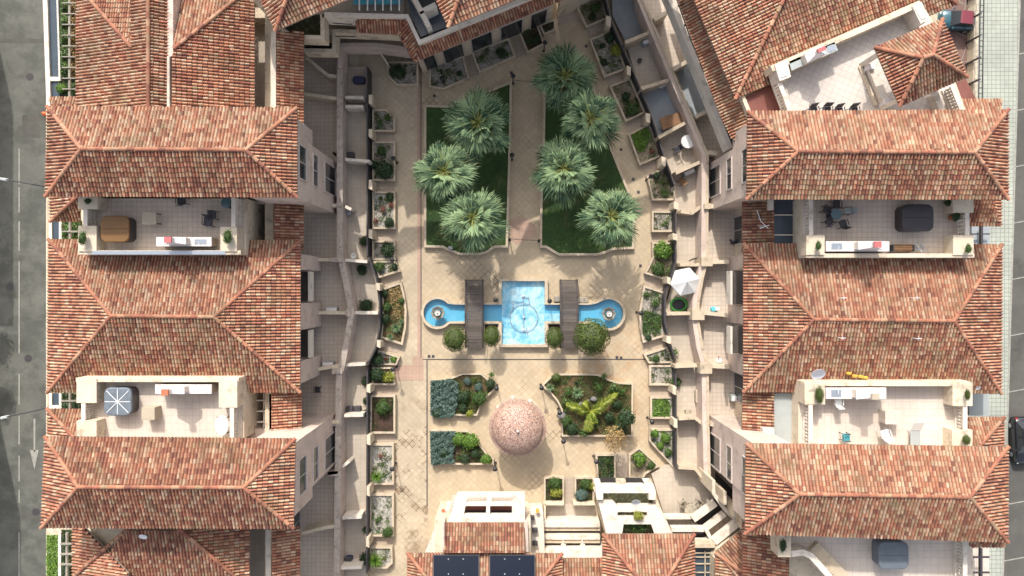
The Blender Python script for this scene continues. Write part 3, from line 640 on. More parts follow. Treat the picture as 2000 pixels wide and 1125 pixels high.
g = MB(); g.px([(111, -40), (155, -40), (155, 212), (118, 212)], 3.0, 2.92); g.rpx(120, 430, 158, 472, 3.0, 2.92); g.rpx(120, 768, 158, 800, 3.0, 2.92); g.rpx(119, 1035, 146, 1190, 3.0, 2.92); g.build('planting_bed', 'hedge_ground', LW)
g = MB(); g.rpx(91, 384, 93.5, 470, 2.93, 2.5); g.rpx(91.5, 470, 94, 860, 2.93, 2.5); g.build('cornice', 'kerb', LW)
# roof terraces
t1 = roofterrace(LW, 152, 384, 470, 497, 7.6, 1, 'floor_terrace', 'plaster_cream', [(152, 441, 188, 491), (430, 443, 462, 491), (152, 384, 190, 408)])
t2 = roofterrace(LW, 148, 738, 466, 862, 7.6, -1, 'floor_light', 'plaster_cream', [(149, 740, 188, 787), (149, 822, 188, 862), (427, 742, 463, 796)])
a = P(167, 408, 8.45); b = P(167, 441, 8.45); balustrade(LW, a[:2], b[:2], 7.62, 7)
a = P(456, 385, 8.45); b = P(456, 443, 8.45); balustrade(LW, a[:2], b[:2], 7.62, 12)
a = P(163, 787, 8.45); b = P(163, 822, 8.45); balustrade(LW, a[:2], b[:2], 7.62, 7)
a = P(453, 796, 8.45); b = P(453, 862, 8.45); balustrade(LW, a[:2], b[:2], 7.62, 12)
g = MB(); g.rpx(180, 490, 440, 497, 8.62, 8.6); g.build('coping', 'steel', LW)
# ================================================================ EAST WING
RW = thing('apartment_building', 'terraced apartment building beside the pale tiled pavement, right of the courtyard', 'building', (20, -4, -10))
wallpart(RW, 'plaster_cream', (15.6, 27.2, -26, 12, -10, 2.9))
wallpart(RW, 'plaster_pink', (13.6, 26.4, 5.45, 9.5, 5.9, 10.05), (13.5, 15.6, 5.3, 8.5, .9, 10.0), (13.6, 26.4, -13.6, -9.4, 5.9, 10.05), (13.5, 15.6, -12.0, -8.7, .9, 10.0), (15.6, 26.4, 5.1, 9.6, 2.9, 5.9), (15.6, 26.4, -13.7, -8.8, 2.9, 5.9),
         (14.85, 15.7, 1.2, 2.15, .9, 6.9), (14.85, 15.7, -2.35, -1.15, .9, 6.9), (14.85, 15.7, -5.6, -4.3, .9, 6.9), name='facade')
wallpart(RW, 'plaster_cream', (15.5, 28, -6.1, 2.6, 2.9, 6.9), (15.8, 15.6+.6, -26, 12, 2.9, 6.0), (15.3, 15.59, -26, 12, .9, 2.9), (16.8, 25.8, -26, -13.9, 2.9, 6.6))
for sgn in (1, -1):
    a, b = (6.15, 8.0) if sgn > 0 else (-11.9, -9.85)
    window_x(RW, 13.5, -1, a, b, 8.1, 9.3); window_x(RW, 13.5, -1, a, b, 5.25, 6.1); window_x(RW, 13.5, -1, a, b, 1.4, 3.8)
for a, b in ((-1.05, 1.1), (-4.2, -2.45)):
    g = MB(); g.box(14.06, 15.5, a, b, 3.75, 3.9); g.build('balcony_floor', 'balcony_shade', RW)
    g = MB(); g.box(13.92, 14.05, a, b, 3.7, 4.5); g.build('parapet', 'plaster_white', RW)
    window_x(RW, 15.5, -1, a+.1, b-.1, 3.9, 6.1); window_x(RW, 15.3, -1, a+.1, b-.1, 1.2, 3.3)
for y0 in (3.0, -7.6): window_x(RW, 15.3, -1, y0, y0+1.8, 1.15, 3.3)
PARR = [(1250, -60), (1250, 0), (1376, 302), (1375, 510), (1366, 545), (1358, 590), (1358, 630), (1366, 680), (1376, 715), (1377, 820), (1378, 850), (1380, 935)]
g = MB(); g.px([(1250, -60), (1250, 0), (1376, 302), (1375, 510), (1358, 590), (1358, 630), (1376, 715), (1378, 840), (1380, 935), (1480, 1010), (1500, 1010), (1500, -60)], 1.0, -.01); g.build('terrace_floor', 'floor_terrace', RW)
g = MB(); g.ribbon(PARR, .36, 2.0, -.01); g.build('parapet', 'plaster_pink', RW)
g = MB(); g.ribbon([(a+6, b) for a, b in PARR], .16, 2.06, .9); g.build('coping', 'kerb', RW)
g = MB(); g.px([(1188, -40), (1250, -40), (1256, 20), (1366, 302), (1366, 510), (1350, 590), (1352, 640), (1368, 715), (1370, 930), (1322, 918), (1316, 850), (1318, 700), (1300, 640), (1300, 600), (1316, 540), (1318, 400), (1296, 310), (1230, 110)], .4, -.01); g.build('patio_floor', 'floor_patio', RW)
g = MB(); g.px([(1194, -40), (1240, -40), (1275, 45), (1262, 62), (1220, 78), (1196, 30)], .42, .3); g.px([(1252, 188), (1304, 163), (1332, 240), (1282, 266)], .42, .3); g.build('patio_floor', 'floor_blue', RW)
g = MB(); g.px([(1317, 128), (1348, 118), (1380, 215), (1352, 228)], 1.01, .9); g.build('terrace_floor', 'floor_blue', RW)
g = MB()
for pts, zt in ([[(1278, 38), (1302, 24)], 2.2], [[(1314, 135), (1342, 120)], 2.2], [[(1358, 228), (1390, 212)], 2.2], [[(1384, 297), (1402, 300)], 2.2], [[(1384, 404), (1418, 399)], 2.2], [[(1384, 512), (1424, 511)], 2.1], [[(1375, 611), (1423, 616)], 2.0], [[(1388, 715), (1425, 717)], 2.0], [[(1388, 828), (1450, 842)], 2.2]): g.ribbon(pts, .26, zt, .9)
g.build('divider_wall', 'plaster_cream', RW)
g = MB()
for pts in ([(1221, 83), (1266, 64), (1270, 50)], [(1252, 173), (1306, 156)], [(1286, 268), (1338, 240)], [(1320, 338), (1368, 316)], [(1330, 413), (1352, 416), (1368, 404)], [(1328, 517), (1368, 517)], [(1303, 613), (1350, 612)], [(1318, 716), (1362, 714)], [(1326, 818), (1358, 816), (1374, 830)], [(1326, 913), (1358, 915), (1374, 935)]): g.ribbon(pts, .22, 1.7, .3)
g.build('patio_wall', 'kerb', RW)
for a, b, c, d in ((1376, 397, 1389, 408), (1370, 502, 1392, 520), (1352, 604, 1376, 625), (1368, 710, 1391, 730)):
    g = MB(); g.rpx(a, b, c, d, 2.25, .9); g.build('pier', 'kerb', RW)
hip(RW, (1460, 218), (1968, 215), (1968, 389), (1458, 389), (1559, 296), (1903, 298), 10.2, 11.2, 'orange', 'ochre')
hip(RW, (1452, 476), (1956, 478), (1955, 768), (1452, 765), (1590, 624), (1863, 627), 7.0, 8.5, 'orange', 'ochre')
hip(RW, (1457, 866), (1968, 873), (1967, 1058), (1455, 1042), (1561, 965), (1894, 971), 10.2, 11.2, 'orange', 'ochre')
roof(RW, [([(1450, 386, 6.1), (1450, 490, 6.1), (1512, 490, 6.8), (1512, 386, 6.8)], 'brown')], [])
roof(RW, [([(1450, 760, 6.1), (1450, 858, 6.1), (1512, 858, 6.8), (1512, 760, 6.8)], 'brown')], [])
roof(RW, [([(1955, 441, 6.3), (1955, 386, 6.3), (1940, 386, 6.5), (1940, 426, 6.5)], 'orange'), ([(1890, 441, 6.3), (1955, 441, 6.3), (1940, 386, 7.0), (1890, 386, 7.0)], 'brown')], [])
roof(RW, [([(1960, 815, 6.3), (1890, 815, 6.3), (1890, 872, 7.1), (1910, 872, 7.1)], 'orange'), ([(1960, 872, 6.3), (1960, 815, 6.3), (1915, 872, 6.9)], 'red')], [((1960, 815, 6.35), (1912, 872, 7.0))])
roof(RW, [([(1957, 194, 6.8), (1872, 194, 6.8), (1872, 220, 7.2), (1957, 220, 7.2)], 'orange')], [])
roof(RW, [([(1895, 1068, 9.4), (1960, 1068, 9.4), (1968, 1055, 9.6), (1895, 1050, 9.6)], 'brown')], [])
roof(RW, [([(1450, 1020, 6.2), (1450, 1190, 6.2), (1540, 1190, 7.2), (1540, 1020, 7.2)], 'brown'), ([(1540, 1088, 6.4), (1610, 1060, 6.4), (1640, 1190, 6.4), (1540, 1190, 6.4)], 'brown')], [])
t3 = roofterrace(RW, 1575, 384, 1903, 503, 7.6, 1, 'floor_terrace', 'plaster_cream', [(1575, 459, 1611, 498), (1862, 459, 1902, 498), (1862, 384, 1902, 415)])
t4 = roofterrace(RW, 1571, 746, 1900, 880, 7.6, -1, 'floor_light', 'plaster_cream', [(1572, 749, 1612, 790), (1861, 750, 1900, 793), (1860, 840, 1900, 880)])
t5 = roofterrace(RW, 1640, 1030, 1900, 1190, 7.6, 0, 'floor_terrace', 'plaster_cream', []) if False else None
g = MB(); g.px([(1522, 1030), (1900, 1030), (1900, 1200), (1680, 1200), (1572, 1086), (1522, 1086)], 7.6, 2.9); g.build('wall', 'plaster_cream', RW)
g = MB(); g.px([(1524, 1030), (1897, 1030), (1897, 1200), (1684, 1200), (1574, 1083), (1524, 1083)], 7.62, 7.5); g.build('terrace_floor', 'floor_light', RW)
g = MB(); g.ribbon([(1546, 1082), (1568, 1079), (1585, 1086), (1700, 1215)], .34, 8.6, 7.5); g.build('parapet', 'plaster_white', RW)
g = MB(); g.ribbon([(1590, 1068), (1650, 1130)], .7, 8.0, 7.6); g.build('bench', 'kerb', RW)
g = MB(); g.rpx(1520, 1045, 1545, 1088, 8.7, 7.5); g.build('planter_pillar', 'plaster_cream', RW)
for x, y0, y1 in ((1584, 384, 459), (1889, 415, 459), (1583, 790, 880), (1885, 793, 840), (1885, 1050, 1190)):
    a = P(x, y0, 8.45); b = P(x, y1, 8.45); balustrade(RW, a[:2], b[:2], 7.62, max(4, int(abs(y1-y0)/6.5)))
g = MB(); g.rpx(1511, 768, 1571, 872, 6.6, 6.4); g.rpx(1893, 768, 1932, 812, 4.5, 4.3); g.build('awning_roof', 'sheet_grey', RW)
g = MB(); g.rpx(1509, 386, 1571, 476, 6.5, 6.3); g.build('glass_roof', 'slate_glass', RW)
g = MB()
for y in (420, 459): g.bar(P(1509, y, 6.6), P(1571, y, 6.6), .07)
g.bar(P(1507, 386, 6.6), P(1507, 476, 6.6), .14, .2); g.build('glazing_bar', 'plaster_white', RW)
g = MB(); g.rpx(1502, 386, 1511, 410, 7.0, 6.0); g.rpx(1490, 836, 1512, 868, 7.0, 6.0); g.rpx(1452, 856, 1515, 870, 7.1, 6.0); g.build('chimney_block', 'plaster_white', RW)
g = MB(); g.px([(1525, 1030), (1525, 1034), (1900, 1034), (1900, 1030)], 7.8, 7.62); 
g = MB(); g.px([(1898, 441), (1933, 441), (1933, 476), (1898, 476)], 3.2, 2.9); g.build('balcony_floor', 'floor_blue', RW)
g = MB(); g.bar(P(1916, 441, 3.6), P(1916, 478, 3.6), .14, .2); g.bar(P(1898, 457, 3.6), P(1933, 457, 3.6), .08, .1); g.bar(P(1915, 1070, 4), P(1915, 1190, 4), .14, .2)
for y in (1088, 1118): g.bar(P(1898, y, 4), P(1932, y, 4), .1, .1)
g.build('pergola', 'railing', RW)
g = MB(); g.rpx(1898, 1070, 1932, 1190, 2.95, 2.9); g.build('balcony_floor', 'floor_light', RW)
for i in range(12): window_x(RW, 27.2, 1, -24+i*2.8, -22.6+i*2.8, -2, -.4); window_x(RW, 27.2, 1, -24+i*2.8, -22.6+i*2.8, -6, -4.4)
# ================================================================ NORTH-EAST BUILDING
NE = thing('apartment_building', 'angled apartment building with pyramid roofed terrace in the upper right corner', 'building', (18, 16, -10))
g = MB(); g.px([(1385, -70), (1480, 225), (1878, 225), (1862, 160), (1832, 45), (1815, -70)], 5.8, -10); g.build('wall', 'plaster_cream', NE)
g = MB(); g.px([(1310, -60), (1330, -60), (1455, 280), (1430, 292)], 4.0, 3.7); g.build('balcony_floor', 'gap_shade', NE)
g = MB(); g.ribbon([(1285, -60), (1311, 0), (1427, 290)], .32, 4.7, 3.6); g.build('parapet', 'plaster_white', NE)
g = MB()
for (x, y) in ((1322, 30), (1340, 72), (1362, 125), (1384, 175), (1404, 218)): g.px([(x, y), (x+7, y-3), (x+15, y+28), (x+8, y+32)], 4.3, 3.9)
g.build('planter_box', 'concrete', NE)
g = MB(); g.bar(P(1322, 0, 5.0), P(1352, 85, 5.0), .06); g.bar(P(1352, 85, 5.0), P(1432, 275, 5.0), .06)
for (x, y) in ((1325, 12), (1336, 50), (1369, 122), (1387, 163), (1402, 200), (1420, 245)): g.bar(P(x, y, 4.5), P(x+9, y-4, 5.2), .1, .1)
g.build('railing', 'railing', NE)
roof(NE, [([(1303, -60, 6.1), (1357, 90, 6.1), (1408, 226, 6.1), (1432, 273, 6.1), (1472, 273, 7.1), (1445, 175, 7.1), (1357, -60, 7.1)], 'orange')], [])
roof(NE, [([(1330, -60, 7.6), (1436, 193, 7.6), (1530, 0, 8.55), (1559, -60, 8.85)], 'peach'), ([(1436, 193, 7.6), (1868, 8, 7.6), (1900, -60, 7.8), (1559, -60, 8.85), (1530, 0, 8.55)], 'ochre')],
     [((1436, 193, 7.65), (1532, -4, 8.62)), ((1532, -4, 8.62), (1560, -60, 8.9)), ((1868, 8, 7.65), (1836, -20, 7.95))])
g = MB(); g.px([(1503, 133), (1798, 3), (1822, 42), (1890, 225), (1545, 225)], 8.0, 2.9); g.build('wall', 'plaster_cream', NE)
g = MB(); g.px([(1508, 136), (1797, 9), (1818, 45), (1885, 225), (1547, 225)], 8.02, 7.9); g.build('terrace_floor', 'floor_light_ne', NE)
g = MB(); g.ribbon([(1507, 134), (1798, 6)], .34, 9.0, 7.9); g.ribbon([(1509, 150), (1540, 225)], .2, 8.2, 7.9); g.ribbon([(1712, 205), (1697, 170), (1680, 128)], .2, 8.15, 8.0); g.build('parapet', 'plaster_cream', NE)
g = MB(); g.px([(1513, 126), (1537, 116), (1545, 150), (1523, 158)], 9.1, 7.9); g.px([(1782, 12), (1800, 4), (1817, 38), (1798, 46)], 9.1, 7.9); g.build('planter_pillar', 'plaster_white', NE)
g = MB(); g.px([(1518, 128), (1532, 123), (1538, 147), (1526, 151)], 9.14, 9.1); g.px([(1788, 15), (1798, 10), (1809, 34), (1800, 38)], 9.14, 9.1); g.build('pillar_cap', 'hood_white', NE)
a = P(1522, 162, 8.8); b = P(1543, 218, 8.8); balustrade(NE, a[:2], b[:2], 8.02, 9)
a = P(1858, 168, 8.8); b = P(1880, 222, 8.8); balustrade(NE, a[:2], b[:2], 8.02, 9)
g = MB(); g.ribbon([(1702, 130), (1733, 203)], .42, 8.5, 8.0); g.build('bench', 'plaster_white', NE); g = MB(); g.rpx(1697, 124, 1709, 134, 8.7, 8); g.rpx(1728, 192, 1740, 203, 8.7, 8); g.build('planter_pillar', 'hood_white', NE)
g = MB(); g.px([(1822, 185), (1833, 180), (1848, 222), (1838, 222)], 8.6, 8.0); g.build('bench', 'plaster_white', NE)
g = MB(); g.px([(1456, 189), (1505, 165), (1528, 222), (1466, 222)], 7.3, 7.1); g.px([(1862, 165), (1886, 154), (1908, 196), (1880, 196)], 5.4, 5.2); g.build('flat_roof', 'red_sheet', NE)
g = MB(); g.ribbon([(1448, 180), (1466, 225)], .22, 7.5, 6.5); g.build('roof_edge', 'plaster_cream', NE)
# pavilion on posts
PV = thing('pavilion', 'small pyramid roofed pavilion on the bright terrace of the angled building', 'pavilion', P(1798, 122, 8.02))
roof(PV, [([(1840, 38, 10.3), (1708, 93, 10.3), (1803, 113, 11.3), (1822, 107, 11.3)], 'orange'), ([(1708, 93, 10.3), (1757, 207, 10.3), (1803, 113, 11.3)], 'red'), ([(1757, 207, 10.3), (1888, 150, 10.3), (1822, 107, 11.3), (1803, 113, 11.3)], 'ochre'), ([(1888, 150, 10.3), (1840, 38, 10.3), (1822, 107, 11.3)], 'red')],
     [((1708, 93, 10.34), (1803, 113, 11.34)), ((1757, 207, 10.34), (1803, 113, 11.34)), ((1888, 150, 10.34), (1822, 107, 11.34)), ((1840, 38, 10.34), (1822, 107, 11.34)), ((1803, 113, 11.34), (1822, 107, 11.34))])
for x, y in ((1722, 102), (1838, 53), (1873, 147), (1762, 192)):
    g = MB(); c = P(x, y, 10.2); g.obox((c.x, c.y, 8.02), .25, .25, 2.15, R(23)); g.build('post', 'plaster_white', PV)
# ================================================================ NORTH BUILDING
NB = thing('apartment_building', 'zigzag apartment building with lean-to tiled band at the top of the photo', 'building', (-3, 17, -10))
g = MB(); g.px([(690, 36), (782, 36), (806, 92), (1085, -20), (1085, -120), (400, -120), (540, 20), (620, 26)], 5.3, -.02); g.build('wall', 'plaster_cream', NB)
roof(NB, [([(503, -15, 11.2), (538, 60, 11.2), (566, -20, 11.9)], 'peach'), ([(538, 60, 11.2), (695, -8, 11.2), (720, -90, 11.9), (600, -120, 12.5), (566, -20, 11.9)], 'peach')], [((538, 60, 11.25), (566, -20, 11.95))])
roof(NB, [([(850, -4, 11.4), (876, 53, 11.4), (900, -14, 11.95)], 'orange'), ([(876, 53, 11.4), (1300, -121, 11.4), (1330, -200, 12.1), (930, -160, 12.9), (900, -14, 11.95)], 'orange')], [((876, 53, 11.45), (900, -14, 12.0))])
g = MB(); g.prism(PP([(858, -6), (880, 46), (1250, -106), (1240, -160), (840, -160)], 5.3), 11.3, 5.3); g.prism(PP([(510, -25), (542, 54), (680, -10), (690, -90), (500, -90)], 5.3), 11.1, 5.3); g.prism(PP([(680, -8), (690, -20), (860, -20), (860, -120), (690, -120)], 5.3), 12.0, 5.3); g.build('wall', 'plaster_cream', NB)
g = MB(); g.prism([(3.2, 19.0), (8.6, 21.4), (8.6, 27), (3.2, 27)], 11.3, -.02); g.build('wall', 'plaster_cream', NB)
roof(NB, [([(697, 63, 5.5), (778, 67, 5.5), (797, 34, 6.2), (697, 32, 6.2)], 'red'), ([(778, 67, 5.5), (811, 121, 5.5), (819, 82, 6.2), (797, 34, 6.2)], 'red'), ([(811, 121, 5.5), (1150, -22, 5.5), (1140, -50, 6.2), (819, 82, 6.2)], 'red')],
     [])
g = MB(); g.ribbon([(633, 27), (697, 29), (795, 31), (819, 82), (1100, -34)], .22, 6.45, 5.0); g.build('parapet', 'plaster_white', NB)
g = MB(); g.px([(785, -80), (800, 25), (822, 72), (900, 42), (1040, -20), (1040, -80)], 6.0, 5.2); g.build('terrace_floor', 'slate_glass', NB)
g = MB(); g.ribbon([(800, -20), (823, 22), (851, 8)], .28, 7.2, 6.0); g.ribbon([(823, 22), (838, 52)], .28, 7.2, 6.0); g.build('divider_wall', 'plaster_white', NB)
g = MB(); g.px([(545, 40), (632, 24), (632, 74), (575, 74)], 5.0, 4.7); g.build('balcony_floor', 'soil_green', NB)
g = MB(); g.ribbon([(549, 58), (575, 71), (630, 73), (629, 27)], .24, 6.0, 4.9); g.ribbon([(629, 30), (697, 34)], .24, 6.0, 5); g.build('parapet', 'plaster_cream', NB)
g = MB(); g.px([(594, 84), (650, 84), (650, 38), (790, 46), (790, 64), (653, 64), (652, 97), (594, 97)], 3.0, 2.8); g.build('balcony_floor', 'gap_shade', NB)
g = MB(); g.ribbon([(594, 98), (652, 99), (653, 60), (700, 62), (790, 66)], .24, 4.2, 3.2); g.build('parapet', 'plaster_cream', NB)
g = MB(); g.px([(640, 66), (797, 70), (797, 98), (640, 92)], 1.6, 1.0); g.build('balcony_floor', 'floor_terrace', NB)
g = MB(); g.ribbon([(664, 130), (665, 88), (735, 88), (797, 96)], .3, 2.4, 1.0); g.build('parapet', 'plaster_pink', NB)
g = MB(); g.ribbon([(734, 90), (758, 126)], .08, 1.2, .2); g.build('patio_wall', 'plaster_white', NB)
g = MB(); g.bar(P(650, 45, 6.3), P(688, 48, 6.3), .05); g.bar(P(655, 71, 4.9), P(695, 71, 4.9), .05); g.build('railing', 'railing', NB)
g = MB(); g.px([(690, -60), (783, -60), (783, 8), (690, 8)], 6.5, 6.45); g.build('glass_roof', 'blue_glass', NB)
g = MB()
for x in (702, 718, 733, 748, 764, 780): g.bar(P(x, -60, 6.8), P(x, 20, 6.8), .07, .12)
g.build('pergola', 'white_metal', NB)
g = MB(); g.px([(686, -60), (790, -60), (790, 26), (640, 26), (640, -60)], 5.6, 5.3); g.build('terrace_floor', 'floor_patio', NB)
# ground floor openings facing the court
def opening(parent, a, b, z0, z1, m_='glass_dark'):     # a, b: world xy of a vertical face
    a = Vector((*a, 0)); b = Vector((*b, 0)); d = b-a; mid = (a+b)/2; ang = math.atan2(d.y, d.x); nr = Vector((d.y, -d.x, 0)).normalized()
    g = MB()
    for s, e in ((0, .06), (.94, 1.0)): p = a+d*((s+e)/2)+nr*.04; g.obox((p.x, p.y, z0), d.length*.06, .08, z1-z0, ang)
    p = mid+nr*.04; g.obox((p.x, p.y, z1), d.length, .08, .08, ang)
    o = g.build('window', 'frame_white', parent); g = MB(); p = mid+nr*.015; g.obox((p.x, p.y, z0), d.length*.9, .03, z1-z0, ang); g.build('pane', m_, o)
A_ = P(806, 92, 5.3); B_ = P(1085, -20, 5.3)
for s, e in ((.03, .12), (.17, .33), (.38, .55), (.60, .78), (.83, .96)):
    p = A_.lerp(B_, s); q = A_.lerp(B_, e); opening(NB, p[:2], q[:2], .3, 2.9)
# ================================================================ SOUTH BUILDING
SB = thing('apartment_building', 'white walled building with open frames and solar roof at the bottom of the photo', 'building', (2, -19, -10))
g = MB(); g.box(-5, 1.2, -25, -15.0, -.02, 3.9); g.box(5.2, 11.2, -25, -18.6, -.02, 6.0); g.box(1.2, 5.2, -25, -18.2, -.02, 3.5); g.box(-6.6, -5, -25, -18.7, -.02, 3.9); g.build('wall', 'plaster_cream', SB)
g = MB(); zt = 4.0
g.px([(893, 963), (1025, 963), (1025, 971), (890, 971)], zt, zt-.35); g.px([(887, 981), (1025, 981), (1025, 988), (885, 988)], zt, zt-.35); g.px([(880, 1005), (1025, 1005), (1025, 1020), (874, 1020)], zt, zt-.35)
g.px([(890.5, 971), (913, 971), (911, 981), (887.5, 981)], zt, zt-.35); g.px([(885, 988), (909, 988), (906, 1005), (880, 1005)], zt, zt-.35); g.px([(951, 971), (960, 971), (960, 981), (951, 981)], zt, zt-.35); g.px([(950, 988), (957, 988), (957, 1005), (949, 1005)], zt, zt-.35); g.px([(1001, 971), (1025, 971), (1025, 981), (1001, 981)], zt, zt-.35); g.px([(1000, 988), (1025, 988), (1025, 1005), (1000, 1005)], zt, zt-.35)
g.build('roof_frame', 'plaster_white', SB)
g = MB(); g.px([(884, 968), (1022, 968), (1022, 988), (880, 988)], 2.4, 2.2); g.build('balcony_floor', 'floor_terrace', SB)
g = MB(); g.px([(884, 988), (1022, 988), (1022, 1021), (876, 1021)], 2.38, 2.2); g.build('balcony_floor', 'gap_shade', SB)
g = MB(); g.rpx(900, 990, 1006, 997, 2.75, 2.4); g.build('bench', 'red_sheet', SB)
g = MB()
for y in (983, 1000):
    g.bar(P(905, y, 2.9), P(1002, y, 2.9), .05)
for i in range(24): c = P(905+i*4.2, 1000, 2.4); g.bar(c, (c.x, c.y, 2.9), .03)
g.build('railing', 'railing', SB)
g = MB(); g.px([(862, 1000), (878, 998), (874, 1080), (830, 1080)], 2.2, -.02); g.px([(1025, 1003), (1061, 1003), (1064, 1080), (1025, 1080)], 2.2, -.02); g.build('side_wall', 'plaster_white', SB)
roof(SB, [([(1025, 1021, 4.25), (868, 1021, 4.25), (868, 1080, 5.0), (1025, 1080, 5.0)], 'brown')], [])
g = MB(); g.ribbon([(866, 1021), (866, 1078)], .12, 4.9, 3.6); g.ribbon([(1027, 1021), (1029, 1078)], .22, 4.4, 2); g.build('fascia', 'plaster_pink', SB)
g = MB()
for x, y in ((1034, 1010), (1040, 1034), (1040, 1060)): g.rpx(x, y, x+10, y+6, 2.6, 2.2)
for x, y in ((858, 1036), (857, 1061)): g.rpx(x, y, x+8, y+2, 2.6, 2.2)
g.build('wall_light', 'railing', SB)
g = MB(); g.rpx(1062, 1020, 1172, 1030, 1.4, -.02); g.build('gallery_wall', 'plaster_white', SB)
g = MB(); g.rpx(1062, 1030, 1172, 1037, 1.25, -.02); g.build('ledge', 'kerb', SB)
g = MB(); g.rpx(1062, 1045, 1172, 1054, 1.42, -.02); g.build('gallery_wall', 'plaster_white', SB)
g = MB(); g.rpx(1062, 1054, 1172, 1061, 1.3, -.02); g.build('ledge', 'kerb', SB)
g = MB()
for x in (1096, 1134): g.rpx(x, 1064, x+9, 1072, 1.44, 1.0); g.rpx(x+2, 1057, x+5, 1064, 1.5, 1.25)
g.build('post', 'plaster_white', SB)
g = MB(); g.rpx(1058, 1073, 1180, 1092, 1.8, -.02); g.build('side_wall', 'plaster_white', SB)
g = MB(); g.rpx(1062, 1030, 1172, 1076, .95, .4); g.build('gallery_floor', 'gap_shade', SB)  # floor painted dark for the shaded slots between the ledges
g = MB(); g.rpx(1064, 985, 1165, 1024, .03, 0); g.build('patio_floor', 'floor_patio', SB)
g = MB(); g.rpx(1062, 985, 1066, 1022, 1.0, 0); g.rpx(1064, 983, 1102, 987, 1.0, 0); g.rpx(1120, 983, 1162, 987, 1.0, 0); g.build('patio_wall', 'plaster_cream', SB)
zf = 4.2; g = MB()
g.px([(1162, 947), (1277, 947), (1281, 960), (1281, 976), (1267, 976), (1267, 963), (1178, 963), (1178, 976), (1166, 976)], zf, zf-.5); g.px([(1160, 938), (1172, 938), (1174, 947), (1162, 947)], zf, zf-.5); g.px([(1256, 938), (1270, 938), (1277, 947), (1260, 947)], zf, zf-.5); g.build('roof_frame', 'plaster_white', SB)
g = MB(); g.px([(1204, 937), (1222, 937), (1222, 946.5), (1204, 946.5)], zf-.1, zf-.5); g.build('roof_block', 'kerb', SB)
g = MB(); g.px([(1170, 935), (1262, 935), (1268, 950), (1172, 950)], 1.3, 1.0); g.build('gallery_floor', 'gap_shade', SB)
g = MB()
g.px([(1168, 978), (1197, 978), (1206, 988), (1206, 1009), (1229, 1009), (1218, 1024), (1214, 1050), (1187, 1050)], zf-.3, zf-.7); g.px([(1206, 986), (1281, 986), (1291, 1000), (1206, 1000)], zf-.31, zf-.7)
g.px([(1264, 1000), (1291, 1000), (1318, 1050), (1281, 1050), (1272, 1024), (1264, 1009)], zf-.32, zf-.7); g.px([(1229, 1009), (1264, 1009), (1272, 1024), (1218, 1024)], zf-.33, zf-.7); g.build('roof_slab', 'plaster_white', SB)
g = MB(); g.px([(1176, 955), (1275, 955), (1290, 1000), (1310, 1060), (1190, 1060)], 1.2, 1.0); g.build('gallery_floor', 'soil_green', SB)
g = MB(); g.ribbon([(1171, 976), (1188, 1050)], .2, 3.6, -.02); g.ribbon([(1281, 978), (1314, 1050)], .2, 3.6, -.02); g.build('side_wall', 'plaster_cream', SB)
g = MB(); g.px([(1272, 925), (1310, 905), (1322, 915), (1360, 920), (1392, 940), (1400, 990), (1360, 1012), (1300, 1015)], .35, 0); g.build('patio_floor', 'floor_patio', SB)
g = MB()
for pts, zt, w in ([[(1298, 1011), (1356, 1011)], 1.6, .22], [[(1355, 1016), (1399, 984)], 2.2, .34], [[(1312, 1035), (1378, 1035), (1417, 1005)], 2.6, .26], [[(1380, 1035), (1396, 1066)], 3.0, .22], [[(1396, 1060), (1446, 1020)], 3.4, .4], [[(1355, 1060), (1394, 1060)], 3.2, .24], [[(1397, 968), (1420, 1000), (1446, 1024)], 3.0, .22]): g.ribbon(pts, w, zt, zt-.6)
g.build('balcony_parapet', 'plaster_white', SB)
g = MB(); g.px([(1300, 1015), (1356, 1018), (1380, 1033), (1312, 1033)], .9, .3); g.px([(1384, 1036), (1420, 1008), (1440, 1024), (1396, 1060)], 1.6, .3); g.build('balcony_floor', 'floor_terrace', SB)
g = MB(); g.px([(1350, 1015), (1402, 980), (1420, 1004), (1378, 1034)], 1.0, .3); g.px([(1318, 1038), (1378, 1038), (1392, 1064), (1330, 1064)], 1.2, .3); g.build('balcony_floor', 'gap_shade', SB)  # floors coloured near black as the shade behind the parapets
g = MB()
for x, y in ((1391, 938), (1413, 960), (1433, 985), (1448, 1008)): g.rpx(x, y, x+6, y+26, 4.2, 1.0)
g.build('column', 'plaster_cream', SB)
g = MB(); g.px([(1400, 925), (1458, 985), (1458, 1015), (1440, 1015), (1400, 968)], 1.6, 1.2); g.build('loggia_floor', 'gap_shade', SB)
roof(SB, [([(1098, 1081, 4.6), (796, 1080, 4.6), (858, 1160, 5.7), (1040, 1160, 5.7)], 'orange'), ([(796, 1080, 4.6), (796, 1220, 4.6), (858, 1160, 5.7)], 'red'), ([(1098, 1240, 4.6), (1098, 1081, 4.6), (1038, 1160, 5.7)], 'red')], [((1098, 1081, 4.65), (1036, 1160, 5.75)), ((796, 1080, 4.65), (858, 1160, 5.75))])
roof(SB, [([(1182, 1090, 4.0), (1096, 1090, 4.0), (1096, 1180, 4.9), (1182, 1180, 4.9)], 'orange')], [])
roof(SB, [([(1356, 1043, 6.2), (1177, 1043, 6.2), (1255, 1140, 7.4), (1296, 1140, 7.4)], 'orange'), ([(1177, 1043, 6.2), (1177, 1220, 6.2), (1255, 1140, 7.4)], 'red'), ([(1356, 1220, 6.2), (1356, 1043, 6.2), (1296, 1140, 7.4)], 'red')], [((1356, 1043, 6.25), (1296, 1140, 7.45)), ((1177, 1043, 6.25), (1255, 1140, 7.45))])
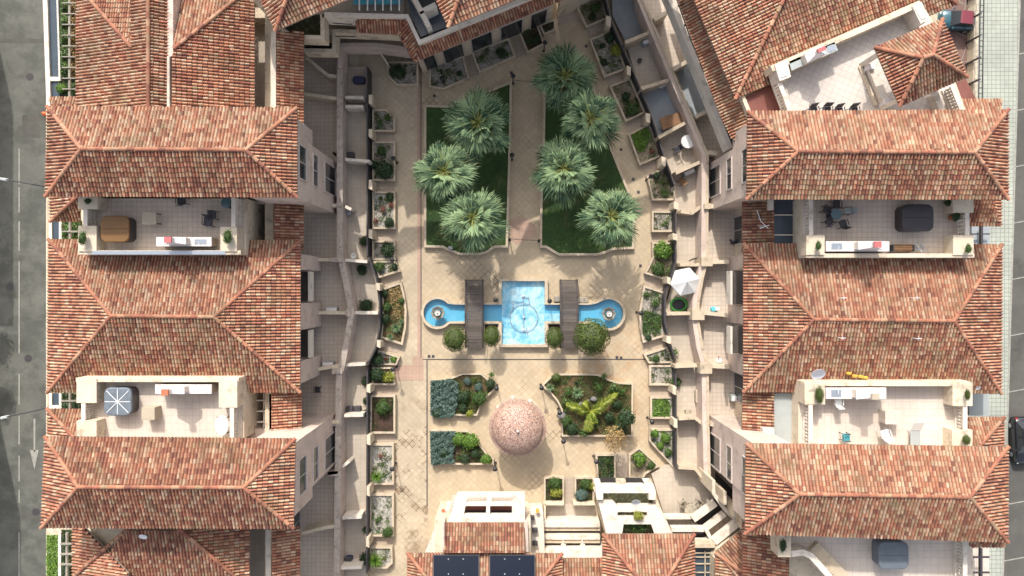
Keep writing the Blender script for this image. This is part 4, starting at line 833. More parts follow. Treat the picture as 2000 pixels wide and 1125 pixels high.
roof(SB, [([(1397, 1078, 5.4), (1458, 1026, 5.4), (1530, 1120, 6.4), (1440, 1130, 6.0)], 'orange'), ([(1397, 1082, 5.3), (1397, 1200, 5.3), (1470, 1200, 6.2), (1450, 1120, 6.0)], 'orange')], [((1397, 1080, 5.4), (1460, 1124, 6.15)), ((1460, 1124, 6.15), (1520, 1118, 6.3))])
g = MB(); g.px([(1402, 1100), (1462, 1060), (1520, 1190), (1402, 1190)], 5.2, 1.0); g.build('wall', 'plaster_cream', SB)
g = MB(); g.rpx(1356, 1070, 1398, 1200, 3.4, 3.2); g.build('glass_roof', 'slate_glass', SB)
g = MB(); g.bar(P(1377, 1076, 3.5), P(1377, 1200, 3.5), .06)
for y in (1080, 1088, 1101, 1118): g.bar(P(1357, y, 3.5), P(1397, y, 3.5), .06)
g.rpx(1355, 1063, 1397, 1070, 3.9, 3.0); g.build('glazing_bar', 'kerb', SB)
# neighbouring blocks across the road, wholly outside the frame: they throw the shade on the road
for i, (xa, ya, xb, yb, zt) in enumerate(((-75, 12, -45.6, 30, 3), (-75, -13, -45.2, -3.5, 4), (-80, -40, -46, -24, 2))):
    b_ = thing('apartment_building', ('flat roofed block across the road, northern one', 'flat roofed block across the road, middle one', 'flat roofed block across the road, southern one')[i], 'building', ((xa+xb)/2, (ya+yb)/2, -10), 'blocks across the road')
    g = MB(); g.box(xa, xb, ya, yb, -10, zt); g.build('wall', 'plaster_cream', b_); g = MB(); g.ribbon([(xa+.2, ya+.2), (xb-.2, ya+.2), (xb-.2, yb-.2), (xa+.2, yb-.2)], .3, zt+.6, zt, world=True, closed=True); g.build('parapet', 'plaster_white', b_)
    for k in range(5):
        y = ya+1+k*(yb-ya-2)/5; window_x(b_, xb, 1, y, y+1.2, -4, -2.4); window_x(b_, xb, 1, y, y+1.2, -1, .6)
# ================================================================ COURTYARD GARDEN
def inset(pts, d):                       # px polygon moved inwards by d px
    n = len(pts); ar = sum(pts[i][0]*pts[(i+1) % n][1]-pts[(i+1) % n][0]*pts[i][1] for i in range(n)); s = 1 if ar > 0 else -1; out = []
    for i in range(n):
        a, b, c = Vector(pts[i-1]), Vector(pts[i]), Vector(pts[(i+1) % n]); d0 = (b-a).normalized(); d1 = (c-b).normalized()
        n0 = Vector((-d0.y, d0.x))*s; n1 = Vector((-d1.y, d1.x))*s; m = (n0+n1); m = m.normalized() if m.length > 1e-4 else n0
        q = b+m*(d/max(.4, m.dot(n0))); out.append((q.x, q.y))
    return out
def ringwall(mb, pts, w, zt, zb):
    inn = inset(pts, w); n = len(pts)
    for i in range(n):
        j = (i+1) % n; mb.px([pts[i], pts[j], inn[j], inn[i]], zt, zb)
    return inn
def planter(label, pts, fill='gravel', zt=.5, w=4.2, group='kerbed planters along the patios', cat='planter', name='planter', low=.12, km='kerb'):
    cx = sum(p[0] for p in pts)/len(pts); cy = sum(p[1] for p in pts)/len(pts)
    t = thing(name, label, cat, P(cx, cy, 0), group)
    g = MB(); inn = ringwall(g, pts, w, zt, 0); g.build('kerb_wall', km, t)
    g = MB(); g.px(inset(inn, -.5), zt-low, 0); g.build('gravel_bed' if 'gravel' in fill else 'soil', fill, t)
    if fill != 'grass' and len(pts) > 3 and zt > .3: weeds(inn, zt-low, t)
    return t
def weeds(pts, z, t):
    r = random.Random(int(pts[0][0]*7+pts[0][1])); g = MB(); xs = [p[0] for p in pts]; ys = [p[1] for p in pts]; A_ = (max(xs)-min(xs))*(max(ys)-min(ys)); big = A_ > 6000
    def ins(x, y):
        c = False
        for i in range(len(pts)):
            (x0, y0), (x1, y1) = pts[i-1], pts[i]
            if (y0 > y) != (y1 > y) and x < (x1-x0)*(y-y0)/(y1-y0)+x0: c = not c
        return c
    for k in range(int(A_/170)+4 if not big else int(A_/75)):
        cx, cy = r.uniform(min(xs), max(xs)), r.uniform(min(ys), max(ys)); sp = r.uniform(1.5, 6); tone = r.gauss(.4, .3); dry = r.random() < .4; hh = r.uniform(.04, .22)
        for m in range(r.randint(14, 60)):
            x, y = r.gauss(cx, sp), r.gauss(cy, sp)
            if not ins(x, y): continue
            c = P(x, y, z+r.uniform(.01, hh)); nn = Vector((r.gauss(0, .7), r.gauss(0, .7), 1)).normalized(); a = nn.orthogonal().normalized(); a = Matrix.Rotation(r.uniform(0, 6.28), 3, nn) @ a; b = nn.cross(a); s = r.uniform(.03, .075)
            g.poly([c-a*s, c-b*s*.4, c+a*s, c+b*s*.4], (min(1, max(0, tone+r.gauss(0, .15))), 1 if dry or r.random() < .15 else 0, 0))
    if g.f: o = g.build('weeds', 'leaf_green', t); o['kind'] = 'stuff'
def pebbles(pts_c, n, label, group=None, m_='boulder', s=(.05, .13)):
    pass
lawnL = [(828, 204), (880, 206), (1000, 157), (999, 240), (996, 350), (992, 484), (966, 484), (952, 494), (938, 498), (898, 498), (880, 492), (864, 484), (828, 483)]
lawnR = [(1062, 160), (1095, 118), (1150, 130), (1195, 288), (1232, 380), (1240, 420), (1239, 486), (1198, 488), (1182, 495), (1166, 499), (1091, 499), (1076, 490), (1066, 484), (1054, 484), (1055, 400), (1060, 260)]
for pts, lab in ((lawnL, 'left kerbed lawn bed with three fan palms and a scalloped lower edge'), (lawnR, 'right kerbed lawn bed with four fan palms and a slanted outer edge')):
    t = planter(lab, pts, 'grass', .34, 4.6, 'palm lawns', 'lawn bed', 'lawn_bed', .1)
    # short blades over the turf
    g = MB(); inn = inset(pts, 5.5); r = random.Random(5)
    xs = [p[0] for p in inn]; ys = [p[1] for p in inn]
    def inside(x, y):
        c = False
        for i in range(len(inn)):
            (x0, y0), (x1, y1) = inn[i-1], inn[i]
            if (y0 > y) != (y1 > y) and x < (x1-x0)*(y-y0)/(y1-y0)+x0: c = not c
        return c
    for _ in range(9000):
        x, y = r.uniform(min(xs), max(xs)), r.uniform(min(ys), max(ys))
        if not inside(x, y): continue
        c = P(x, y, .24); a = r.uniform(0, 6.28); s = Vector((math.cos(a), math.sin(a), 0))*.022; l = Vector((r.gauss(0, .05), r.gauss(0, .05), r.uniform(.05, .10)))
        g.poly([c-s, c+s, c+l], (min(1, max(0, r.gauss(.4, .3))), 1 if r.random() < .04 else 0, 0))
    o = g.build('grass', 'leaf_green'); tag(o, kind='stuff')
CR = []
for k in (1, 2, 3):
    a, b = palmcrown(k*13); oa = a.build('crown', 'palm_leaf'); ob = b.build('crown', 'palm_stalk'); CR.append((oa.data, ob.data)); bpy.data.objects.remove(oa); bpy.data.objects.remove(ob)
PALMS = [(934, 241, 66, 'darker fan palm at the top of the left lawn'), (866, 336, 66, 'fan palm overhanging the left edge of the left lawn'), (922, 426, 65, 'fan palm nearest the scalloped bottom edge of the left lawn'),
         (1103, 150, 60, 'dark shaded fan palm at the top tip of the right lawn'), (1153, 231, 66, 'pale fan palm second from the top of the right lawn'), (1101, 329, 64, 'fan palm overhanging the left kerb of the right lawn'), (1193, 423, 62, 'fan palm in the lower right corner of the right lawn')]
for i, (x, y, r, lab) in enumerate(PALMS):
    zc = 4.4 if i != 3 else 3.9; c = P(x, y, zc); t = thing('palm_tree', lab, 'palm tree', (c.x, c.y, .24), 'blue fan palms on the lawns')
    R_ = r*mpp(zc)/1.14*(1.10, 1.04, 1.08, 1.12, 1.02, 1.09, 1.04)[i]
    for d, nm, m_ in ((CR[i % 3][0], 'crown', 'palm_leaf'), (CR[i % 3][1], 'leaf_stalks', 'palm_stalk')):
        o = bpy.data.objects.new(nm, d); sc.collection.objects.link(o); o.parent = t; o.location = (0, 0, zc-.24); o.scale = (R_, R_, R_*.95); o.rotation_euler = ((.05, -.04, .06, -.05, .03, -.06, .04)[i], (-.04, .06, .03, .05, -.06, .02, -.05)[i], i*1.7)
    g = MB(); g.lathe((c.x, c.y, .2), [(.36, 0), (.27, .25), (.22, 1.0), (.21, 2.2), (.25, zc-.5), (.2, zc-.15)], 12); g.build('trunk', 'bark', t)
    g = MB(); rr = random.Random(i)
    for k in range(26):
        a = rr.uniform(0, 6.28); e = R(rr.uniform(45, 85)); L_ = R_*rr.uniform(.10, .3); d = Vector((math.cos(a)*math.cos(e), math.sin(a)*math.cos(e), math.sin(e))); b = Vector((c.x, c.y, zc-.1))+d*.1; g.tube([b, b+d*L_], [.02, .008], 4, (.8, .5, 0))
    g.build('young_spears', 'leaf_yellow', t)
# ---------------------------------------------------------------- pool
pool = thing('fountain_pool', 'long blue painted pool with a square middle basin and two round ends', 'pool', P(1022, 612, 0))
ZK = .42; PI = math.pi
def arc(cx, cy, r, a0, a1, n): return [(cx+r*math.cos(R(a0+(a1-a0)*i/n)), cy+r*math.sin(R(a0+(a1-a0)*i/n))) for i in range(n+1)]
outer = [(974, 544), (1070, 544), (1070, 592), (1128, 592), (1150, 592), (1163, 588)]+arc(1189, 613, 33, -128, 128, 22)+[(1163, 636), (1150, 632), (1128, 632), (1070, 632), (1070, 678), (974, 678), (974, 632), (880, 632)]+arc(854, 611, 32, 42, 318, 24)+[(882, 590), (892, 591), (974, 591)]
inner = [(980, 549), (1064, 549), (1064, 595), (1150, 595.5), (1164, 593)]+arc(1189, 613, 28.5, -126, 126, 22)+[(1164, 631), (1150, 627.5), (1064, 627.5), (1064, 673), (980, 673), (980, 627.5), (880, 628)]+arc(854, 611, 27, 42, 318, 24)+[(880, 594), (892, 595), (980, 595)]
g = MB()
def band(a, b, zt, zb):
    A_, B_ = PP(a, zt), PP(b, zt); n = len(A_)
    # nearest-point strip between two closed outlines of the same winding
    pts_o = [(p.x, p.y) for p in A_]; pts_i = [(p.x, p.y) for p in B_]
    from mathutils.geometry import tessellate_polygon
    import bmesh
    bm = bmesh.new(); vo = [bm.verts.new((x, y, zt)) for x, y in pts_o]; vi = [bm.verts.new((x, y, zt)) for x, y in pts_i]
    es = [bm.edges.new((v[i], v[(i+1) % len(v)])) for v in (vo, vi) for i in range(len(v))]
    bmesh.ops.triangle_fill(bm, use_beauty=True, use_dissolve=False, edges=es)
    bm.verts.index_update(); n0 = len(g.v); vs = list(bm.verts); g.v.extend([tuple(v.co) for v in vs])
    for f in bm.faces:
        q = [v.index for v in f.verts]
        if f.normal.z < 0: q.reverse()
        g.f.append(tuple(n0+k for k in q)); g.c.append(None)
    bm.free()
    for P_, rev in ((A_, False), (B_, True)):
        for i in range(len(P_)):
            p, q = P_[i], P_[(i+1) % len(P_)]; g.poly([(p.x, p.y, zb), (q.x, q.y, zb), (q.x, q.y, zt), (p.x, p.y, zt)])
band(outer, inner, ZK, -.02); g.build('rim', 'kerb', pool)
g = MB(); ip = PP(inner, .06); 
def flat(mb, pts, z, col):
    import bmesh
    bm = bmesh.new(); v = [bm.verts.new((p.x, p.y, z)) for p in pts]; es = [bm.edges.new((v[i], v[(i+1) % len(v)])) for i in range(len(v))]
    bmesh.ops.triangle_fill(bm, use_beauty=True, use_dissolve=False, edges=es); bm.verts.index_update(); n0 = len(mb.v); mb.v.extend([tuple(x.co) for x in bm.verts])
    for f in bm.faces:
        q = [x.index for x in f.verts]
        if f.normal.z < 0: q.reverse()
        mb.f.append(tuple(n0+k for k in q)); mb.c.append(col)
    bm.free()
flat(g, ip, .03, (.12, 0, 0)); g.rpx(980.5, 549.5, 1063.5, 672.5, .05, .03, (1.0, 0, 0)); g.rpx(1064, 612, 1096, 627, .045, .03, (.7, 0, 0))
for i in range(len(ip)):
    p, q = ip[i], ip[(i+1) % len(ip)]; e = .004; g.poly([(p.x, p.y, .03), (q.x, q.y, .03), (q.x, q.y, ZK-.07), (p.x, p.y, ZK-.07)], (.05, 0, 0))
g.build('basin', 'pool_paint', pool)
g = MB()
rg = [P(1023, 620, .16)+Vector((math.cos(a)*.98, math.sin(a)*.98, 0)) for a in [2*PI*k/40 for k in range(41)]]
g.tube(rg, .024, 6); g.tube([P(1022, 579, .16), P(1023, 648, .16)], .02); g.tube([P(1002, 588, .16), P(1002, 606, .16)], .025); g.tube([P(1033, 580, .16), P(1033, 592, .16)], .025); g.tube([P(1023, 580, .16), P(1033, 580, .16)], .025); g.tube([P(1028, 640, .16), P(1030, 652, .16)], .03)
for x, y in ((1022, 579), (1023, 620), (1023, 645)): c = P(x, y, .06); g.lathe(c, [(.09, 0), (.09, .12), (.03, .14)], 8)
g.build('fountain_pipe', 'steel', pool)
g = MB(); flat(g, PP(inset(inner, -.3), .12), .12, None); g.build('water', 'shallow_water', pool)
for x, y, lab in ((855, 611, 'tiered stone fountain in the left round end of the pool'), (1189, 613, 'tiered stone fountain in the right round end of the pool')):
    c = P(x, y, .8); t = thing('fountain', lab, 'fountain', (c.x, c.y, .04), 'tiered stone fountains')
    g = MB(); g.lathe((c.x, c.y, .04), [(.26, 0), (.22, .2), (.12, .35), (.10, .55)], 16); g.build('pedestal', 'stone', t)
    g = MB(); n = 32
    def sc_(r, z): return [(c.x+r*(1+.05*math.cos(8*a))*math.cos(a), c.y+r*(1+.05*math.cos(8*a))*math.sin(a), z) for a in [2*PI*k/n for k in range(n)]]
    g.loft([sc_(.1, .5), sc_(.34, .62), sc_(.46, .80), sc_(.44, .84), sc_(.30, .72), sc_(.12, .68)]); g.build('bowl', 'stone', t)
    g = MB(); g.lathe((c.x, c.y, .66), [(.09, 0), (.06, .2), (.05, .32)], 10); g.loft([[(a-c.x)*.5+c.x for a in ()]] if False else [sc_(.05, .95), sc_(.20, 1.06), sc_(.19, 1.09), sc_(.10, 1.02)]); g.build('upper_bowl', 'marble', t)
    g = MB(); g.lathe((c.x, c.y, 1.02), [(.05, 0), (.07, .06), (.03, .14), (.045, .18), (.01, .24)], 10); g.build('finial', 'marble', t)
    g = MB(); g.lathe((c.x, c.y, .735), [(.0, 0), (.33, .0), (.33, .01), (0, .01)], 20); g.build('water', 'table_glass', t)
for x0, x1, lab in ((911, 941, 'weathered grey plank footbridge over the left arm of the pool'), (1096.5, 1126, 'weathered grey plank footbridge over the right arm of the pool')):
    t = thing('footbridge', lab, 'footbridge', P((x0+x1)/2, 612, 0), 'plank footbridges over the pool'); r = random.Random(x0)
    A_, B_ = P(x0, 546, .7), P(x1, 680, .7); N = 44; L_ = A_.y-B_.y; m = MB()
    for i in range(N):
        t0 = (i+.5)/N; y = A_.y-L_*t0; z = .42+.38*math.sin(PI*t0); s = .38*PI*math.cos(PI*t0)/L_
        c = (rnd.uniform(.75, 1.25)); m.box(A_.x, B_.x, y-L_/N*.43, y+L_/N*.43, z, z+.05, (.13*c, .11*c, .095*c))
    m.build('deck', 'tile_wood', t)
    for x in (A_.x-.05, B_.x+.05):
        g = MB(); g.tube([(x, A_.y-L_*k/20, .40+.38*math.sin(PI*k/20)) for k in range(21)], .07, 6); g.build('side_beam', 'wood_deck', t)
        g = MB(); g.tube([(x, A_.y-L_*k/20, 1.05+.38*math.sin(PI*k/20)) for k in range(21)], .022, 6)
        for k in (0, 5, 10, 15, 20): g.bar((x, A_.y-L_*k/20, .4+.38*math.sin(PI*k/20)), (x, A_.y-L_*k/20, 1.05+.38*math.sin(PI*k/20)), .035)
        g.build('handrail', 'railing', t)
def tree(kind, label, x, y, r_px, hz, trunk=.07, group=None, name='tree', cat='tree', sx=1, sy=1, z0=0, sz=1):
    c = P(x, y, hz); t = thing(name, label, cat, (c.x, c.y, z0), group); key = 'K'+kind
    if key not in CACHE:
        o = KIND[kind][0]().build('crown', KIND[kind][1]); CACHE[key] = o.data; bpy.data.objects.remove(o)
    r = r_px*mpp(hz); o = bpy.data.objects.new('crown', CACHE[key]); sc.collection.objects.link(o); o.parent = t; o.location = (0, 0, hz-z0); o.scale = (r*sx, r*sy, r*sz); o.rotation_euler = (0, 0, rnd.uniform(0, 6.28) if sx == sy else 0)
    g = MB(); g.tube([(c.x, c.y, z0), (c.x+.03, c.y, z0+(hz-z0)*.5), (c.x, c.y+.02, hz)], [trunk*1.3, trunk, trunk*.7], 8)
    for k in range(4):
        a = k*1.6+x; e = Vector((math.cos(a), math.sin(a), .7)); g.tube([(c.x, c.y, z0+(hz-z0)*.6), Vector((c.x, c.y, z0+(hz-z0)*.6))+e*r*.5], [trunk*.6, trunk*.25], 5)
    g.build('trunk', 'bark', t); return t
GT = 'clipped round trees beside the pool'
for x, y, r, sx, sy, lab, hz in ((888, 662, 25, 1, 1.06, 'clipped round tree left of the left footbridge', 1.9), (960, 657, 18, 1, 1.2, 'darker clipped round tree between left footbridge and middle basin', 1.7), (1082, 660, 18.5, 1, 1.2, 'yellow flecked clipped round tree between middle basin and right footbridge', 1.7), (1155, 658, 37, 1, 1.02, 'largest clipped round tree overlapping the right footbridge and pool', 2.2)):
    tree('ball', lab, x, y, r, hz, .08, GT, 'topiary_tree', 'tree', sx, sy)
for x0, x1, y0, y1, lab in ((945, 974, 632, 662, 'tree pit beside the left footbridge'), (1070, 1096, 632, 662, 'tree pit beside the right footbridge')):
    planter('low square soil pit tucked into the pool corner, '+('left one' if x0 < 1000 else 'right one'), [(x0, y0), (x1, y0), (x1, y1), (x0, y1)], 'soil', .2, 2, 'tree pits beside the pool')
for x, y, lab in ((1091, 584, 'stone block beside the right footbridge, left one'), (1138, 586, 'pale stone block beside the right footbridge, right one')):
    g = MB(); c = P(x, y, .45); g.rbox((c.x, c.y, 0), .62 if x < 1100 else .75, .4, .42, .04); solo(g, 'bench_block', 'stone' if x > 1100 else 'concrete', lab, 'bench')
# ---------------------------------------------------------------- garden beds
bed1 = [(842, 742), (870, 741), (882, 737), (903, 729), (940, 729), (951, 738), (969, 753), (966, 762), (952, 775), (940, 792), (932, 812), (842, 812)]
bed2 = [(842, 841), (915, 841), (926, 850), (938, 868), (950, 884), (965, 896), (964, 908), (842, 908)]
bed3 = [(1059, 751), (1074, 737), (1086, 730), (1125, 730), (1150, 730), (1168, 731), (1190, 741), (1208, 747), (1237, 748), (1236, 853), (1097, 853), (1096, 800), (1088, 784), (1074, 767), (1062, 758)]
planter('left garden bed with clipped blue ground cover and round bushes, upper one', bed1, 'soil_orange', .4, 3.2, 'planted beds around the dome', 'garden bed', 'garden_bed')
planter('left garden bed with blue ground cover and green bushes, lower one', bed2, 'soil', .4, 3.2, 'planted beds around the dome', 'garden bed', 'garden_bed')
planter('wide right garden bed with yellow feather palm and boulders', bed3, 'soil_orange', .4, 3.2, 'planted beds around the dome', 'garden bed', 'garden_bed')
def cover(pts, h, n, seed, label, m_='leaf_blue'):
    g = MB(); r = random.Random(seed); xs = [p[0] for p in pts]; ys = [p[1] for p in pts]
    for _ in range(n):
        x, y = r.uniform(min(xs), max(xs)), r.uniform(min(ys), max(ys)); ok = False
        for i in range(len(pts)):
            (x0, y0), (x1, y1) = pts[i-1], pts[i]
            if (y0 > y) != (y1 > y) and x < (x1-x0)*(y-y0)/(y1-y0)+x0: ok = not ok
        if not ok: continue
        hh = h*(.72+.16*math.sin(x*.31+seed+1.7*math.sin(y*.23))+.14*math.sin(y*.47+x*.19)+.15*r.random()); c = P(x, y, .3+hh*r.uniform(.45, 1)); nn = Vector((r.gauss(0, .6), r.gauss(0, .6), 1)).normalized(); a = nn.orthogonal().normalized(); a = Matrix.Rotation(r.uniform(0, 6.28), 3, nn) @ a; b = nn.cross(a); s = r.uniform(.045, .09)
        g.poly([c-a*s, c-b*s*.45, c+a*s, c+b*s*.45], (min(1, max(0, r.gauss(.45, .28))), 1 if r.random() < .03 else 0, 0))
    o = recenter(g.build('ground_cover', m_)); tag(o, label, 'ground cover', kind='stuff')
cover([(841, 744), (880, 740), (893, 746), (897, 768), (893, 790), (885, 815), (860, 817), (841, 812)], .45, 5200, 1, 'blue grey ground cover')
cover([(840, 843), (889, 842), (888, 870), (884, 888), (888, 905), (842, 908)], .45, 5000, 2, 'blue grey ground cover')
SB_ = 'bushes in the beds around the dome'
for k, x, y, r, lab in (('bushdark', 905, 775, 15, 'dark bush beside the upper blue ground cover'), ('bush', 936, 778, 18, 'large rounded green bush in the upper left bed'), ('blue', 913, 744, 9, 'small blue grey bush by the top kerb of the upper left bed'), ('blue', 934, 756, 10, 'small blue grey bush behind the large rounded bush'),
     ('bushdark', 958, 749, 12, 'dark bush spilling over the right tip of the upper left bed'), ('loose', 960, 732, 10, 'pale flowering sprig beyond the right tip of the upper left bed'), ('yellow', 917, 808, 9, 'low yellow green shrub on the lower kerb of the upper left bed'), ('bushdark', 903, 796, 11, 'dark green bush above the yellow green shrub'), ('bushdark', 853, 807, 11, 'green bush in the lower left corner of the upper left bed'),
     ('bright', 897, 857, 15, 'bright green bush beside the lower blue ground cover'), ('bright', 920, 861, 19, 'largest yellow green bush in the lower left bed'), ('bushdark', 907, 896, 12, 'dark blue green bush on the lower kerb of the lower left bed'), ('bushdark', 868, 885, 11, 'dark tuft within the lower blue ground cover'), ('bright', 950, 897, 12, 'yellow green bush in the right corner of the lower left bed'), ('blue', 850, 901, 9, 'grey bush in the lower left corner of the lower bed'), ('bushdark', 928, 885, 11, 'shaded bush in the middle of the lower left bed'),
     ('ball', 1086, 738, 10, 'small clipped ball at the top left of the wide right bed'), ('agave', 1074, 757, 12, 'dark spiky plant below the small clipped ball'), ('bushdark', 1212, 838, 15, 'dark bush behind the dry yellow tree'), ('loose', 1200, 758, 16, 'pale spiky shrub at the top right of the wide bed'), ('loose', 1214, 765, 14, 'thin leaved shrub right of the pale spiky shrub'),
     ('bushdark', 1118, 838, 15, 'dark low shrub at the lower left of the wide right bed'), ('bush', 1105, 823, 12, 'shrub on the left kerb of the wide right bed'), ('loose', 1180, 735, 9, 'small weeds by the top kerb of the wide right bed'), ('loose', 1140, 846, 12, 'low weeds on the lower kerb of the wide right bed'), ('bushdark', 1190, 815, 13, 'dark tuft in the shade right of the feather palm'), ('bushdark', 1205, 790, 12, 'dark grassy clump near the right kerb of the wide bed'), ('loose', 1110, 765, 12, 'thin weeds left of the agave'), ('loose', 1170, 755, 14, 'brown green weeds above the boulders'), ('loose', 1105, 785, 12, 'thin weeds near the curved left kerb')):
    plant(k, lab, x, y, r, .35, group=SB_)
plant('agave', 'bright green agave rosette left of the boulders', 1127, 767, 18, .4, h=.15, name='agave', cat='agave', group=None)
for x, y, s, lab in ((1136, 791, .26, 'larger round grey boulder in the wide right bed'), (1160, 780, .24, 'round grey boulder above the feather palm'), (1150, 783, .10, 'small pale stone between the two boulders'), (1097, 812, .33, 'grey boulder by the left kerb of the wide bed')):
    g = MB(); c = P(x, y, .5); rr = random.Random(x)
    g.loft([[(c.x+s*k*(1+.12*math.sin(3*a+x))*math.cos(a), c.y+s*k*.85*(1+.1*math.cos(2*a+y))*math.sin(a), .28+z*s) for a in [2*PI*i/12 for i in range(12)]] for k, z in ((.7, 0), (1, .35), (.95, .8), (.7, 1.15), (.3, 1.3))]); solo(g, 'boulder', 'boulder', lab, 'boulder', 'boulders in the wide bed', smooth=True)
# feather palm with three drooping fronds
t = thing('feather_palm', 'sprawling yellow green palm with three long feather fronds', 'palm', P(1152, 800, .3)); r = random.Random(3)
for fi, (x1, y1) in enumerate(((1106, 790), (1205, 770), (1147, 843), (1183, 790), (1130, 800), (1158, 828), (1140, 786), (1165, 812))):
    a = P(1153, 802, .75); b = P(x1, y1, .85); g = MB(); n = 30; md = (a+b)/2+Vector((0, 0, .55)); pts = [(a*(1-s)**2+md*2*s*(1-s)+b*s*s) for s in [k/n for k in range(n+1)]]
    g.tube(pts, [.035*(1-k/n)+.008 for k in range(n+1)], 5, (.9, 0, 0))
    for k in range(3, n+1):
        d = (pts[k]-pts[k-1]).normalized(); s = d.cross(Vector((0, 0, 1))).normalized(); tt = k/n; L_ = .50*math.sin(PI*min(1, .12+tt*.85))**.6
        for sd in (-1, 1):
            for rep in range(3):
                v = (s*sd*r.uniform(.7, 1)+d*r.uniform(.5, .9)+Vector((0, 0, r.uniform(-.1, .5)))).normalized(); e = pts[k]+v*L_*r.uniform(.8, 1.1)+Vector((0, 0, -.05)); q = d*.026
                g.poly([pts[k]-q, pts[k]+q, (pts[k]+e)/2+q*1.1+Vector((0, 0, .03)), e], (min(1, max(0, r.gauss(.2+.5*tt, .3))), 1 if r.random() < .05 else 0, 0))
    g.build('frond', 'frond_yellow', t)
tree('bushdark', 'dark leafy tree at the right side of the wide right bed', 1222, 816, 21, 1.9, .05)
tree('dry', 'round dry golden tree standing below the wide right bed', 1200, 857, 27, 2.4, .05, sz=.9)
# ---------------------------------------------------------------- mosaic dome
c = P(1011, 836, 2.7); D = thing('domed_pavilion', 'round pavilion with pink and white mosaic dome', 'pavilion', (c.x, c.y, 0))
rr = 56*mpp(2.7)
g = MB(); g.lathe((c.x, c.y, 2.55), [(rr*.90, .1), (rr*.89, .22), (rr*.84, .38), (rr*.73, .60), (rr*.58, .80), (rr*.40, .95), (rr*.2, 1.04), (.02, 1.07)], 56); g.build('dome', 'mosaic', D, smooth=True)
g = MB()
for k in range(84):
    a0, a1 = 2*PI*k/84, 2*PI*(k+.82)/84; cc = rnd.uniform(.8, 1.15); q = lambda r_, a, z: (c.x+r_*math.cos(a), c.y+r_*math.sin(a), 2.55+z)
    g.loft([[q(rr*.88, a0, .06), q(rr, a0, 0), q(rr, a1, 0), q(rr*.88, a1, .06)], [q(rr*.88, a0, .16), q(rr, a0, .08), q(rr, a1, .08), q(rr*.88, a1, .16)]], col=(.43*cc, .28*cc, .22*cc))
g.build('eave_ring', 'tile_wood', D)
g = MB(); g.lathe((c.x, c.y, 3.6), [(.07, 0), (.05, .08), (.09, .16), (.03, .24), (.05, .30), (.01, .42)], 10); g.build('finial', 'plaster_white', D)
for k in range(8):
    a = 2*PI*k/8+.2; g = MB(); g.lathe((c.x+rr*.85*math.cos(a), c.y+rr*.85*math.sin(a), 0), [(.14, 0), (.14, .1), (.09, .14), (.08, 2.4), (.13, 2.5), (.13, 2.56)], 10); g.build('column', 'plaster_white', D)
g = MB(); g.lathe((c.x, c.y, 0), [(rr*.95, 0), (rr*.95, .04), (0, .04)], 40); g.build('base', 'kerb', D)
